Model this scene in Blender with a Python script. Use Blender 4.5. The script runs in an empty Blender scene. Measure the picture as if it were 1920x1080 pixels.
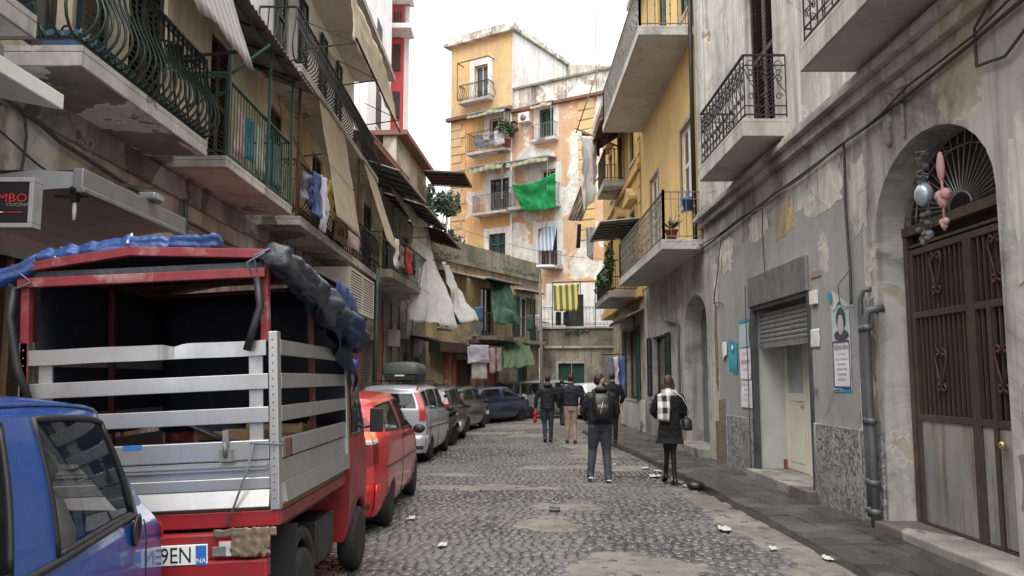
import bpy, bmesh, math, random
from math import sin, cos, pi, radians, sqrt
from mathutils import Vector, Matrix, Euler, noise
random.seed(7)
R = random.Random(11)
SC = bpy.context.scene
COL = SC.collection

# ------------------------------------------------------------ camera, sky, sun, exposure
cam_d = bpy.data.cameras.new('camera'); cam = bpy.data.objects.new('camera', cam_d); COL.objects.link(cam)
cam.location = (0, 0, 1.65)
PITCH = math.atan(170 / 1550)
cam.rotation_euler = (pi / 2 + PITCH, 0, 0)
cam_d.sensor_width = 36; cam_d.lens = 1550 / 1920 * 36; cam_d.clip_start = 0.05; cam_d.clip_end = 500
SC.camera = cam
SUN_EL, SUN_AZ = radians(68), radians(190)
w = bpy.data.worlds.new('World'); SC.world = w; w.use_nodes = True
nt = w.node_tree; nt.nodes.clear()
sk = nt.nodes.new('ShaderNodeTexSky'); sk.sky_type = 'NISHITA'; sk.sun_disc = False
sk.sun_elevation = SUN_EL; sk.sun_rotation = SUN_AZ; sk.dust_density = 4
hs = nt.nodes.new('ShaderNodeHueSaturation'); hs.inputs['Saturation'].default_value = 0.12
mx = nt.nodes.new('ShaderNodeMix'); mx.data_type = 'RGBA'; mx.inputs[0].default_value = 0.8
mx.inputs[7].default_value = (8.3, 8.4, 8.7, 1)
bg = nt.nodes.new('ShaderNodeBackground'); bg.inputs[1].default_value = 0.05
ow = nt.nodes.new('ShaderNodeOutputWorld')
nt.links.new(sk.outputs[0], hs.inputs['Color']); nt.links.new(hs.outputs[0], mx.inputs[6])
nt.links.new(mx.outputs[2], bg.inputs[0]); nt.links.new(bg.outputs[0], ow.inputs[0])
sd = bpy.data.lights.new('sun', 'SUN'); sd.energy = 1.5; sd.angle = radians(75); sd.color = (1, .97, .93)
so = bpy.data.objects.new('sun', sd); COL.objects.link(so)
so.rotation_euler = (pi / 2 - SUN_EL, 0, pi - SUN_AZ); so.location = (0, 0, 40)
SC.view_settings.view_transform = 'Standard'; SC.view_settings.look = 'None'
SC.view_settings.gamma = 1; SC.view_settings.exposure = 2.0
SC.cycles.use_denoising = True
SC.cycles.max_bounces = 8; SC.cycles.diffuse_bounces = 6; SC.cycles.transparent_max_bounces = 8

# ------------------------------------------------------------ mesh helpers
V = Vector
class MB:
    def __init__(s): s.v = []; s.f = []; s.sm = []
    def add(s, vs, fs, smooth=False):
        b = len(s.v); s.v.extend([tuple(p) for p in vs])
        for f in fs: s.f.append([i + b for i in f]); s.sm.append(smooth)
        return s
    def box(s, x0, y0, z0, x1, y1, z1, M=None):
        if x0 > x1: x0, x1 = x1, x0
        if y0 > y1: y0, y1 = y1, y0
        if z0 > z1: z0, z1 = z1, z0
        vs = [V((x, y, z)) for z in (z0, z1) for y in (y0, y1) for x in (x0, x1)]
        if M: vs = [M @ p for p in vs]
        return s.add(vs, [(0, 2, 3, 1), (4, 5, 7, 6), (0, 1, 5, 4), (2, 6, 7, 3), (0, 4, 6, 2), (1, 3, 7, 5)])
    def hexa(s, pts):   # 8 points: bottom 4 ccw, top 4 ccw
        return s.add(pts, [(0, 3, 2, 1), (4, 5, 6, 7), (0, 1, 5, 4), (1, 2, 6, 5), (2, 3, 7, 6), (3, 0, 4, 7)])
    def obox(s, c, size, rot=(0, 0, 0)):
        M = Matrix.Translation(c) @ Euler(rot).to_matrix().to_4x4()
        a, b, d = [q / 2 for q in size]
        return s.box(-a, -b, -d, a, b, d, M)
    def bar(s, p, q, w, h=None, up=(0, 0, 1)):
        p, q = V(p), V(q); h = h or w; d = (q - p)
        if d.length < 1e-6: return s
        L = d.length; d.normalize(); u = V(up)
        if abs(d.dot(u)) > .99: u = V((1, 0, 0))
        x = d.cross(u).normalized(); z = x.cross(d)
        M = Matrix((x, d, z)).transposed().to_4x4(); M.translation = p
        return s.box(-w / 2, 0, -h / 2, w / 2, L, h / 2, M)
    def tube(s, pts, r, n=6, cap=True, flat=1.0):
        pts = [V(p) for p in pts]; m = len(pts)
        rs = r if isinstance(r, (list, tuple)) else [r] * m
        vs = []; prev = None
        for i, p in enumerate(pts):
            t = (pts[min(i + 1, m - 1)] - pts[max(i - 1, 0)])
            if t.length < 1e-9: t = V((0, 0, 1))
            t.normalize()
            if prev is None:
                a = V((0, 0, 1)) if abs(t.z) < .9 else V((1, 0, 0))
                x = t.cross(a).normalized()
            else:
                x = prev - t * prev.dot(t)
                if x.length < 1e-6: x = t.orthogonal()
                x.normalize()
            prev = x; y = t.cross(x)
            for k in range(n):
                a = 2 * pi * k / n
                vs.append(p + (x * cos(a) + y * sin(a) * flat) * rs[i])
        fs = [(i * n + k, i * n + (k + 1) % n, (i + 1) * n + (k + 1) % n, (i + 1) * n + k) for i in range(m - 1) for k in range(n)]
        if cap: fs += [tuple(range(n))[::-1], tuple(range((m - 1) * n, m * n))]
        return s.add(vs, fs, n > 4)
    def loft(s, secs, cap=True, smooth=True):
        n = len(secs[0]); m = len(secs); vs = [p for q in secs for p in q]
        fs = [(i * n + k, i * n + (k + 1) % n, (i + 1) * n + (k + 1) % n, (i + 1) * n + k) for i in range(m - 1) for k in range(n)]
        if cap: fs += [tuple(range(n))[::-1], tuple(range((m - 1) * n, m * n))]
        return s.add(vs, fs, smooth)
    def ell(s, c, r, n=12, m=8, M=None):
        secs = []
        for i in range(m + 1):
            a = pi * (i + .04) / (m + .08) - pi / 2
            q = [V((r[0] * cos(a) * cos(2 * pi * k / n), r[1] * cos(a) * sin(2 * pi * k / n), r[2] * sin(a))) for k in range(n)]
            if M: q = [M @ p for p in q]
            secs.append([p + V(c) for p in q])
        return s.loft(secs)
    def prism(s, poly, fn, a, b):   # poly of (u,v); fn(u,v,w)->point
        n = len(poly); vs = [fn(u, v, a) for u, v in poly] + [fn(u, v, b) for u, v in poly]
        return s.add(vs, [tuple(range(n))[::-1], tuple(range(n, 2 * n))] + [(k, (k + 1) % n, n + (k + 1) % n, n + k) for k in range(n)])
    def lathe(s, c, axis, prof, n=20):    # prof: (radius, along)
        c = V(c); ax = V(axis).normalized(); x = ax.orthogonal().normalized(); y = ax.cross(x)
        secs = [[c + ax * h + (x * cos(2 * pi * k / n) + y * sin(2 * pi * k / n)) * max(r, 1e-4) for k in range(n)] for r, h in prof]
        return s.loft(secs, cap=True)
    def sheet(s, fn, nu, nv, smooth=True):
        vs = [fn(i / nu, j / nv) for j in range(nv + 1) for i in range(nu + 1)]
        n = nu + 1
        return s.add(vs, [(j * n + i, j * n + i + 1, (j + 1) * n + i + 1, (j + 1) * n + i) for j in range(nv) for i in range(nu)], smooth)
    def merge(s, o):
        b = len(s.v); s.v += o.v; s.f += [[i + b for i in f] for f in o.f]; s.sm += o.sm; return s
    def xf(s, M):
        s.v = [tuple(M @ V(p)) for p in s.v]; return s
OFF = {}
def link(o): COL.objects.link(o); return o
def mesh(name, mb, off=(0, 0, 0), fix=True):
    me = bpy.data.meshes.new(name)
    o = V(off)
    me.from_pydata([tuple(V(p) - o) for p in mb.v] if o.length else mb.v, [], mb.f)
    me.polygons.foreach_set('use_smooth', mb.sm)
    if fix:
        bm = bmesh.new(); bm.from_mesh(me); bmesh.ops.recalc_face_normals(bm, faces=bm.faces); bm.to_mesh(me); bm.free()
    me.update(); return me
def props(o, label=None, cat=None, group=None, kind=None):
    if label: o['label'] = label
    if cat: o['category'] = cat
    if group: o['group'] = group
    if kind: o['kind'] = kind
    return o
def thing(name, label, cat, loc=(0, 0, 0), rz=0, group=None, world=True):
    o = bpy.data.objects.new(name, None); link(o); o.location = loc; o.rotation_euler = (0, 0, rz); o.empty_display_size = .2
    OFF[o.name] = V(loc) if world else V((0, 0, 0))
    return props(o, label, cat, group)
def part(name, mb, mat, parent=None, bev=0, solid=0, label=None, sub=0, fix=True):
    off = OFF.get(parent.name, V((0, 0, 0))) if parent else V((0, 0, 0))
    me = mesh(name, mb, off, fix) if isinstance(mb, MB) else mb
    if mat: me.materials.append(M[mat] if isinstance(mat, str) else mat)
    o = link(bpy.data.objects.new(name, me))
    if parent: o.parent = parent; OFF[o.name] = off
    if solid:
        md = o.modifiers.new('s', 'SOLIDIFY'); md.thickness = solid; md.offset = 0
    if bev:
        md = o.modifiers.new('b', 'BEVEL'); md.width = bev; md.segments = 2; md.limit_method = 'ANGLE'; md.angle_limit = radians(40)
    if sub:
        md = o.modifiers.new('u', 'SUBSURF'); md.levels = sub; md.render_levels = sub
    if label: o['label'] = label
    return o
def single(name, mb, mat, label, cat, loc=(0, 0, 0), group=None, **k):   # a thing that is one mesh
    off = V(loc); mb.v = [tuple(V(p) - off) for p in mb.v]
    o = part(name, mb, mat, None, **k); o.location = loc
    return props(o, label, cat, group)
def struct(name, mb, mat, **k):
    o = part(name, mb, mat, **k); o['kind'] = 'structure'; return o
def bake(mb, mods, off=(0, 0, 0)):      # run modifiers, give back a plain mesh
    me = mesh('tmp', mb, off); ob = link(bpy.data.objects.new('tmp', me)); extra = []
    for typ, kw in mods:
        md = ob.modifiers.new(typ, typ)
        for a, b in kw.items():
            if isinstance(b, MB):
                co = link(bpy.data.objects.new('cut', mesh('cut', b, off))); extra.append(co); b = co
            setattr(md, a, b)
    dg = bpy.context.evaluated_depsgraph_get(); dg.update()
    out = bpy.data.meshes.new_from_object(ob.evaluated_get(dg)); out.materials.clear()
    for e in extra + [ob]:
        m_ = e.data; bpy.data.objects.remove(e); bpy.data.meshes.remove(m_)
    return out
def boolean(mb, cut, off=(0, 0, 0)):
    return bake(mb, [('BOOLEAN', dict(operation='DIFFERENCE', solver='EXACT', object=cut))], off)
def nz(p, s=1.0, seed=0): return noise.noise(V(p) * s + V((seed * 7.3, seed * 3.1, seed * 1.7)))
def fbm(p, s=1.0, o=4, seed=0):
    t = 0; a = 1; n = 0
    for i in range(o): t += a * nz(p, s * 2 ** i, seed + i); n += a; a *= .5
    return t / n

# ------------------------------------------------------------ materials
M = {}
def nodes(name):
    m = bpy.data.materials.new(name); m.use_nodes = True; M[name] = m
    nt = m.node_tree; b = nt.nodes['Principled BSDF']; return m, nt, b
def N(nt, t, ins=None, **kw):
    n = nt.nodes.new('ShaderNode' + t)
    for k, v in kw.items(): setattr(n, k, v)
    for k, v in (ins or {}).items():
        if isinstance(v, bpy.types.NodeSocket): nt.links.new(v, n.inputs[k])
        else: n.inputs[k].default_value = v
    return n
def c4(c): return (c[0], c[1], c[2], 1)
def mix(nt, f, a, b, mode='MIX'):
    n = nt.nodes.new('ShaderNodeMix'); n.data_type = 'RGBA'; n.blend_type = mode
    for i, v in ((0, f), (6, a), (7, b)):
        if isinstance(v, bpy.types.NodeSocket): nt.links.new(v, n.inputs[i])
        else: n.inputs[i].default_value = c4(v) if i else v
    return n.outputs[2]
def mr(nt, v, a, b, c=0, d=1):
    return N(nt, 'MapRange', {0: v, 1: a, 2: b, 3: c, 4: d}).outputs[0]
def mth(nt, op, a, b=0.0):
    return N(nt, 'Math', {0: a, 1: b}, operation=op).outputs[0]
def plaster(name, base, alt, dirt=(.05, .045, .04), peel=None, peel_t=.62, peel_s=.9, dirt_a=.6, streak=.5, bump=.35, rough=.85, gs=.5, seed=0.0, grain=.12):
    q_ = lambda c, k=1.22: tuple(min(v * k, .86) for v in c)
    base, alt, dirt = q_(base), q_(alt), q_(dirt, 1.1); peel = q_(peel) if peel else None
    m, nt, b = nodes(name)
    tc = N(nt, 'TexCoord'); mp = N(nt, 'Mapping', {0: tc.outputs['Object'], 1: (seed, seed * 1.7, seed * .6)}); co = mp.outputs[0]
    n1 = N(nt, 'TexNoise', {'Vector': co, 'Scale': gs, 'Detail': 6, 'Roughness': .6, 'Distortion': .4}).outputs[0]
    col = mix(nt, mr(nt, n1, .38, .62), base, alt)
    n2 = N(nt, 'TexNoise', {'Vector': co, 'Scale': 2.3, 'Detail': 8, 'Roughness': .7}).outputs[0]
    col = mix(nt, mr(nt, n2, .35, .8, 0, .5), col, [q * .62 for q in base])
    mps = N(nt, 'Mapping', {0: co, 3: (4.5, 4.5, .22)})
    n3 = N(nt, 'TexNoise', {'Vector': mps.outputs[0], 'Scale': 1, 'Detail': 7, 'Roughness': .65, 'Distortion': .3}).outputs[0]
    col = mix(nt, mr(nt, n3, .47, .68, 0, streak), col, dirt)
    n4 = N(nt, 'TexNoise', {'Vector': co, 'Scale': .8, 'Detail': 10, 'Roughness': .72, 'Distortion': .8}).outputs[0]
    col = mix(nt, mr(nt, n4, .46, .64, 0, dirt_a), col, dirt)
    h = mth(nt, 'MULTIPLY', n2, .25)
    if peel:
        n5 = N(nt, 'TexNoise', {'Vector': N(nt, 'Mapping', {0: co, 1: (5, 9, 2)}).outputs[0], 'Scale': peel_s, 'Detail': 9, 'Roughness': .58, 'Distortion': .5}).outputs[0]
        pm = mr(nt, n5, peel_t - .008, peel_t + .008)
        edge = mr(nt, n5, peel_t - .03, peel_t - .008, 0, .5)
        pc = mix(nt, mr(nt, n2, .35, .65), peel, [q * .6 for q in peel])
        col = mix(nt, edge, col, [q * 1.15 for q in base]); col = mix(nt, pm, col, pc)
        h = mth(nt, 'SUBTRACT', h, mth(nt, 'MULTIPLY', pm, .35))
    n6 = N(nt, 'TexNoise', {'Vector': co, 'Scale': 45, 'Detail': 4, 'Roughness': .7}).outputs[0]
    col = mix(nt, grain, col, mix(nt, 1.0, col, N(nt, 'CombineColor', {0: n6, 1: n6, 2: n6}).outputs[0], 'OVERLAY'))
    n7 = N(nt, 'TexVoronoi', {'Vector': mix(nt, .12, co, N(nt, 'TexNoise', {'Vector': co, 'Scale': 2, 'Detail': 5}).outputs[1], 'ADD'), 'Scale': .55}, feature='DISTANCE_TO_EDGE').outputs[0]
    cr = mth(nt, 'MULTIPLY', mr(nt, n7, 0, .008, 1, 0), mr(nt, n4, .45, .55))
    col = mix(nt, mth(nt, 'MULTIPLY', cr, .55), col, dirt)
    h = mth(nt, 'ADD', h, mth(nt, 'MULTIPLY', n6, .06))
    nt.links.new(col, b.inputs['Base Color']); b.inputs['Roughness'].default_value = rough
    bp = N(nt, 'Bump', {'Height': h, 'Strength': bump, 'Distance': .05}); nt.links.new(bp.outputs[0], b.inputs['Normal'])
    return m
def flat(name, c, rough=.6, metal=0, var=.3, scale=8, dirt=None, dt=.6, bump=0, coat=0, spec=.5, c2=None):
    m, nt, b = nodes(name)
    co = N(nt, 'TexCoord').outputs['Object']
    n = N(nt, 'TexNoise', {'Vector': co, 'Scale': scale, 'Detail': 6, 'Roughness': .65}).outputs[0]
    col = mix(nt, mr(nt, n, .3, .7), c, c2 or [q * (1 - var) for q in c])
    if dirt:
        n2 = N(nt, 'TexNoise', {'Vector': co, 'Scale': scale * .37, 'Detail': 9, 'Roughness': .7, 'Distortion': .5}).outputs[0]
        col = mix(nt, mr(nt, n2, dt - .08, dt + .06), col, dirt)
    nt.links.new(col, b.inputs['Base Color'])
    nt.links.new(mr(nt, n, .3, .7, max(rough - .08, .03), min(rough + .1, 1)), b.inputs['Roughness'])
    b.inputs['Metallic'].default_value = metal; b.inputs['Specular IOR Level'].default_value = spec
    if coat: b.inputs['Coat Weight'].default_value = coat; b.inputs['Coat Roughness'].default_value = .05
    if bump:
        bp = N(nt, 'Bump', {'Height': n, 'Strength': bump, 'Distance': .02}); nt.links.new(bp.outputs[0], b.inputs['Normal'])
    return m
def cloth(name, c, trans=.35, wr=1.0, c2=None, stripes=None, axis=0, freq=6):
    m, nt, b = nodes(name)
    co = N(nt, 'TexCoord').outputs['Object']
    n = N(nt, 'TexNoise', {'Vector': co, 'Scale': 5, 'Detail': 7, 'Roughness': .65}).outputs[0]
    col = mix(nt, mr(nt, n, .35, .7), c, c2 or [q * .8 for q in c])
    if stripes:
        sx = N(nt, 'SeparateXYZ', {0: co}).outputs[axis]
        wv = mth(nt, 'SINE', mth(nt, 'MULTIPLY', sx, freq * 2 * pi))
        col = mix(nt, mr(nt, wv, -.1, .1), col, stripes)
    n2 = N(nt, 'TexNoise', {'Vector': co, 'Scale': 9, 'Detail': 3, 'Distortion': 1.5}).outputs[0]
    nt.links.new(col, b.inputs['Base Color']); b.inputs['Roughness'].default_value = .85
    bp = N(nt, 'Bump', {'Height': n2, 'Strength': .5 * wr, 'Distance': .03}); nt.links.new(bp.outputs[0], b.inputs['Normal'])
    tr = N(nt, 'BsdfTranslucent', {0: col}); ms = N(nt, 'MixShader', {0: trans, 1: b.outputs[0], 2: tr.outputs[0]})
    nt.links.new(ms.outputs[0], nt.nodes['Material Output'].inputs[0]); return m
def glass(name, tint=(.02, .025, .025), rough=.04, alpha=None):
    m, nt, b = nodes(name)
    co = N(nt, 'TexCoord').outputs['Object']
    n = N(nt, 'TexNoise', {'Vector': co, 'Scale': 3, 'Detail': 4}).outputs[0]
    nt.links.new(mix(nt, mr(nt, n, .3, .7), tint, [q * 1.8 for q in tint]), b.inputs['Base Color'])
    b.inputs['Roughness'].default_value = rough; b.inputs['IOR'].default_value = 1.5; b.inputs['Specular IOR Level'].default_value = .8
    if alpha is not None: b.inputs['Alpha'].default_value = alpha
    return m

# walls
plaster('pl_right', (.45, .43, .40), (.31, .3, .285), dirt=(.07, .066, .062), peel=(.45, .41, .33), peel_t=.575, peel_s=.7, dirt_a=.7, streak=.6, seed=3)
plaster('pl_right_up', (.62, .6, .55), (.48, .46, .42), peel=(.34, .27, .21), peel_t=.62, dirt_a=.5, streak=.55, seed=8)
plaster('pl_grey', (.29, .29, .285), (.235, .235, .23), dirt=(.15, .14, .13), dirt_a=.35, streak=.2, bump=.12, seed=5)
plaster('pl_yellow', (.66, .45, .17), (.58, .39, .15), dirt=(.34, .25, .13), dirt_a=.35, streak=.35, bump=.12, seed=2)
plaster('pl_ochre', (.56, .37, .12), (.47, .31, .12), dirt=(.2, .14, .08), dirt_a=.5, streak=.55, bump=.25, seed=6)
plaster('pl_left', (.50, .44, .36), (.36, .31, .25), peel=(.56, .53, .47), peel_t=.55, dirt_a=.55, streak=.6, seed=1)
plaster('pl_left_up', (.66, .56, .41), (.55, .47, .35), dirt=(.2, .17, .13), dirt_a=.35, streak=.4, bump=.2, seed=9)
plaster('pl_left_grey', (.33, .3, .265), (.2, .185, .165), peel=(.42, .39, .33), peel_t=.6, dirt_a=.7, streak=.6, seed=4)
plaster('pl_terr', (.33, .085, .05), (.27, .07, .045), dirt=(.1, .05, .04), dirt_a=.4, streak=.4, bump=.15)
plaster('pl_far', (.60, .42, .17), (.58, .31, .14), dirt=(.28, .2, .13), peel=(.66, .62, .54), peel_t=.545, peel_s=.55, dirt_a=.25, streak=.35, bump=.3, gs=.22, seed=2.4)
plaster('pl_far_top', (.62, .43, .17), (.55, .42, .24), dirt=(.3, .24, .17), dirt_a=.3, streak=.4, bump=.2, gs=.3, seed=1.4)
plaster('pl_far_parapet', (.62, .58, .5), (.45, .42, .36), dirt=(.07, .065, .055), peel=(.74, .72, .66), peel_t=.56, dirt_a=.7, streak=.85, bump=.4, seed=4.4)
plaster('pl_far_white', (.84, .82, .76), (.76, .73, .66), dirt=(.36, .32, .26), dirt_a=.45, streak=.6, bump=.2, seed=4.4)
plaster('pl_far_orange', (.58, .33, .18), (.56, .42, .28), dirt=(.33, .2, .13), peel=(.74, .70, .62), peel_t=.53, peel_s=.5, dirt_a=.25, streak=.35, bump=.3, gs=.3, seed=7.7)
plaster('pl_stone', (.4, .35, .27), (.28, .25, .2), dirt=(.07, .065, .05), peel=(.44, .35, .2), peel_t=.58, dirt_a=.75, streak=.7, bump=.5, seed=3.3)
plaster('pl_stone_y', (.48, .36, .19), (.36, .28, .17), dirt=(.12, .1, .075), peel=(.3, .27, .21), peel_t=.55, dirt_a=.6, streak=.65, seed=7.3)
plaster('pl_moss', (.27, .25, .2), (.18, .165, .13), dirt=(.08, .08, .055), peel=(.12, .14, .05), peel_t=.62, dirt_a=.8, streak=.6, bump=.6, seed=2)
plaster('conc', (.5, .48, .45), (.4, .38, .355), dirt=(.1, .095, .09), peel=(.22, .2, .18), peel_t=.62, dirt_a=.5, streak=.3, bump=.25, seed=6)
plaster('conc_plain', (.5, .48, .45), (.42, .4, .375), dirt=(.2, .19, .175), dirt_a=.4, streak=.2, bump=.15, seed=7)
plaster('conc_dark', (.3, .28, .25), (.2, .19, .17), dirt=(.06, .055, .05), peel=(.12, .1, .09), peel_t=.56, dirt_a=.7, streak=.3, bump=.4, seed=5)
plaster('conc_under', (.58, .565, .54), (.48, .465, .445), dirt=(.16, .15, .14), peel=(.2, .185, .17), peel_t=.56, peel_s=1.1, dirt_a=.4, streak=.2, bump=.3, seed=1.5)
plaster('conc_lite', (.5, .48, .44), (.4, .38, .34), dirt=(.14, .13, .12), dirt_a=.55, streak=.65, bump=.2, seed=8)
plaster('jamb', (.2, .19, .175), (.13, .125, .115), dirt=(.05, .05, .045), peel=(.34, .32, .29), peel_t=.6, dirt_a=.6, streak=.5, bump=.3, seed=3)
plaster('white_wall', (.8, .79, .77), (.72, .71, .69), dirt=(.4, .38, .36), dirt_a=.3, streak=.3, bump=.1)
plaster('red_wall', (.5, .07, .07), (.43, .06, .06), dirt=(.25, .06, .06), dirt_a=.3, streak=.3, bump=.1)
plaster('old_tile', (.22, .1, .07), (.16, .08, .06), dirt=(.06, .05, .04), dirt_a=.6, streak=.2, bump=.3)
# metals, plastics, fabrics
flat('iron', (.03, .028, .028), .5, .3, dirt=(.06, .045, .035), spec=.5)
flat('iron_grey', (.24, .235, .225), .5, .3, dirt=(.09, .07, .055))
flat('iron_brown', (.1, .045, .035), .55, .1, dirt=(.05, .035, .03))
flat('iron_green', (.013, .036, .03), .38, .1, dirt=(.04, .05, .04), spec=.6)
flat('iron_green_lite', (.022, .08, .055), .45, .1)
flat('silver', (.55, .55, .54), .36, .75, var=.25, scale=4, dirt=(.4, .39, .37), dt=.62, bump=.04)
flat('silver_post', (.5, .5, .49), .4, .7, var=.3, scale=9)
flat('truck_red', (.3, .018, .022), .42, 0, var=.3, scale=5, dirt=(.14, .035, .03), dt=.6, coat=.1)
flat('frame_red', (.27, .03, .038), .55, 0, var=.4, scale=9, dirt=(.34, .22, .2), dt=.62)
flat('frame_red_shaded', (.1, .012, .015), .6, 0, var=.4)  # frame red deepened for inner posts: shade of the truck bed in the colour
flat('tarp_blue', (.03, .08, .26), .42, 0, var=.5, scale=7, bump=.8)
flat('tarp_navy', (.01, .018, .055), .45, 0, var=.5, scale=7, bump=.8)
flat('canvas_dark', (.005, .007, .018), .7, 0, var=.5, scale=7, bump=.5)
flat('tarp_grey', (.055, .06, .075), .35, 0, var=.5, scale=7, bump=.8)
flat('rubber', (.018, .018, .018), .75, 0, var=.3, scale=20)
flat('black_plastic', (.02, .02, .021), .5, 0, var=.3, scale=20)
flat('rim', (.3, .3, .31), .4, .6)
flat('rim_steel', (.12, .12, .12), .5, .5)
flat('wood', (.3, .19, .1), .8, 0, scale=14)
flat('gate_brown', (.085, .058, .045), .5, .15, var=.35, scale=3, dirt=(.13, .085, .06), dt=.62, bump=.05)
flat('gate_dark', (.012, .011, .011), .8, 0)
flat('gate_hall_dark', (.028, .02, .017), .7, 0, scale=60)
flat('pipe_grey', (.13, .14, .15), .5, .2, dirt=(.08, .07, .06))
flat('galv', (.3, .305, .31), .42, .5, var=.35, scale=3, dirt=(.13, .12, .11))
flat('frame_steel', (.1, .11, .125), .45, .4, scale=4, dirt=(.05, .05, .05))
flat('cream_paint', (.7, .67, .57), .5, 0, var=.12, scale=3)
flat('white_paint', (.75, .74, .7), .55, 0, var=.12, dirt=(.5, .47, .42), dt=.66)
flat('ac_white', (.55, .52, .46), .5, 0, var=.12, scale=3, dirt=(.35, .31, .26), dt=.6)
flat('shutter_brown', (.06, .035, .028), .6, 0, var=.4)
flat('shutter_green', (.015, .085, .06), .55, 0, var=.4, dirt=(.03, .05, .04))
flat('shutter_dkgreen', (.012, .035, .03), .55, 0, var=.4)
flat('roller', (.3, .31, .32), .5, .4, var=.3, dirt=(.18, .17, .16))
flat('corrug', (.26, .255, .245), .6, .3, var=.4, scale=3, dirt=(.07, .06, .05))
flat('corrug_brown', (.2, .1, .08), .6, .2, var=.4, scale=3, dirt=(.05, .04, .035))
flat('hood_grey', (.36, .36, .365), .45, .2, var=.25, scale=2, dirt=(.13, .12, .12))
flat('black_sign', (.015, .013, .015), .3, 0)
flat('sign_red', (.6, .02, .03), .4, 0)
flat('sign_grey', (.3, .28, .28), .4, 0)
flat('wood_dark', (.07, .045, .03), .7, 0, scale=6)
flat('terracotta', (.3, .07, .05), .7, 0)
flat('blue_pot', (.03, .12, .45), .5, 0)
flat('skin', (.5, .28, .2), .55, 0, var=.15, scale=12)
flat('skin_dark', (.38, .2, .13), .55, 0, var=.15, scale=12)
flat('hair', (.02, .014, .012), .6, 0, scale=50, bump=.3)
flat('hair_brown', (.06, .03, .02), .55, 0, scale=50, bump=.3)
flat('hair_white', (.6, .58, .55), .7, 0, scale=50, bump=.3)
flat('eye', (.02, .02, .02), .2, 0); flat('lip', (.35, .12, .1), .5, 0)
flat('jacket_black', (.013, .014, .017), .7, 0, var=.4, scale=10, bump=.5)
flat('coat_black', (.008, .008, .01), .9, 0, var=.4, scale=10, bump=.4)
flat('jacket_navy', (.014, .016, .025), .8, 0, var=.4, scale=10, bump=.4)
flat('jeans', (.035, .045, .06), .85, 0, var=.35, scale=12, bump=.4)
flat('jeans_grey', (.06, .068, .08), .85, 0, var=.35, scale=12, bump=.4)
flat('beige_cloth', (.42, .29, .23), .85, 0, var=.25, scale=12, bump=.4)
flat('boot', (.015, .014, .014), .4, 0); flat('shoe_grey', (.08, .08, .085), .7, 0)
flat('leather', (.014, .014, .015), .38, 0, scale=20)
flat('reflect', (.7, .7, .7), .4, 0)
flat('red_plastic', (.6, .02, .03), .35, 0)
flat('lamp_dark', (.25, .008, .012), .15, 0, coat=.3); flat('lamp_red', (.55, .012, .015), .3, 0, coat=.1); flat('lamp_orange', (.7, .2, .03), .15, 0, coat=.5); flat('lamp_white', (.6, .6, .6), .12, 0, coat=.6)
flat('tape', (.22, .16, .11), .25, 0, var=.5, scale=14)
flat('plate', (.78, .78, .76), .4, 0, var=.06); flat('plate_blue', (.03, .16, .5), .4, 0); flat('ink', (.015, .015, .018), .5, 0)
flat('ink_violet', (.1, .06, .2), .6, 0); flat('paper', (.74, .72, .76), .8, 0, var=.1); flat('paper_cyan', (.05, .35, .52), .75, 0, var=.3, scale=6)
flat('paper_white', (.72, .72, .69), .8, 0, var=.12, c2=(.6, .6, .58)); flat('paper_photo', (.5, .6, .62), .7, 0, c2=(.36, .45, .48), scale=9)
flat('photo_dark', (.06, .07, .08), .7, 0); flat('photo_face', (.5, .47, .45), .7, 0)
flat('grass', (.04, .08, .02), .8, 0, var=.6, scale=20)
flat('leaf', (.04, .085, .03), .6, 0, var=.6, scale=3); flat('leaf_dark', (.035, .06, .025), .7, 0, var=.6, scale=3)
flat('bark', (.1, .07, .05), .9, 0, bump=.6)
flat('litter', (.5, .5, .48), .7, 0, var=.1); flat('bag_black', (.015, .015, .016), .35, 0, bump=.6)
flat('plush_pink', (.55, .3, .3), .95, 0, var=.2, scale=30, bump=.6); flat('plush_grey', (.1, .1, .1), .95, 0, bump=.6)
flat('brass', (.6, .45, .2), .3, .8); flat('tinsel', (.35, .38, .42), .35, .5, var=.8, scale=60, bump=1)
flat('tile_grey', (.52, .53, .52), .4, 0, var=.2, scale=2)
flat('roofbox', (.07, .078, .075), .45, 0, var=.2, scale=3)
flat('interior', (.02, .018, .016), .95, 0)  # near-black colour stands in for the darkness of unlit rooms
flat('cable', (.07, .066, .062), .7, 0)
for n_, c_, t_ in (('cl_cream', (.84, .76, .62), .65), ('cl_white', (.82, .8, .78), .4), ('cl_pink', (.68, .5, .5), .3), ('cl_lilac', (.78, .76, .86), .35),
                   ('cl_blue', (.1, .17, .36), .2), ('cl_navy', (.025, .045, .12), .1), ('cl_yellow', (.6, .5, .1), .3), ('cl_red', (.55, .035, .03), .2),
                   ('cl_green', (.012, .33, .09), .35), ('cl_teal', (.03, .25, .35), .2), ('cl_black', (.015, .015, .018), .05), ('cl_grey', (.2, .21, .25), .2),
                   ('cl_tarpgreen', (.055, .13, .085), .2), ('cl_tarpolive', (.11, .17, .09), .25), ('cl_plastic', (.8, .79, .77), .6), ('cl_brown', (.25, .2, .15), .2)):
    cloth(n_, c_, t_)
cloth('cl_stripe_yg', (.62, .5, .12), .3, stripes=(.1, .14, .06), axis=0, freq=3.6)
cloth('cl_stripe_bw', (.6, .65, .7), .3, stripes=(.22, .32, .42), axis=0, freq=5)
cloth('cl_stripe_wg', (.62, .6, .57), .35, stripes=(.42, .4, .38), axis=1, freq=5)
cloth('cl_stripe_gw', (.5, .5, .38), .3, stripes=(.3, .35, .22), axis=0, freq=3)
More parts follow.
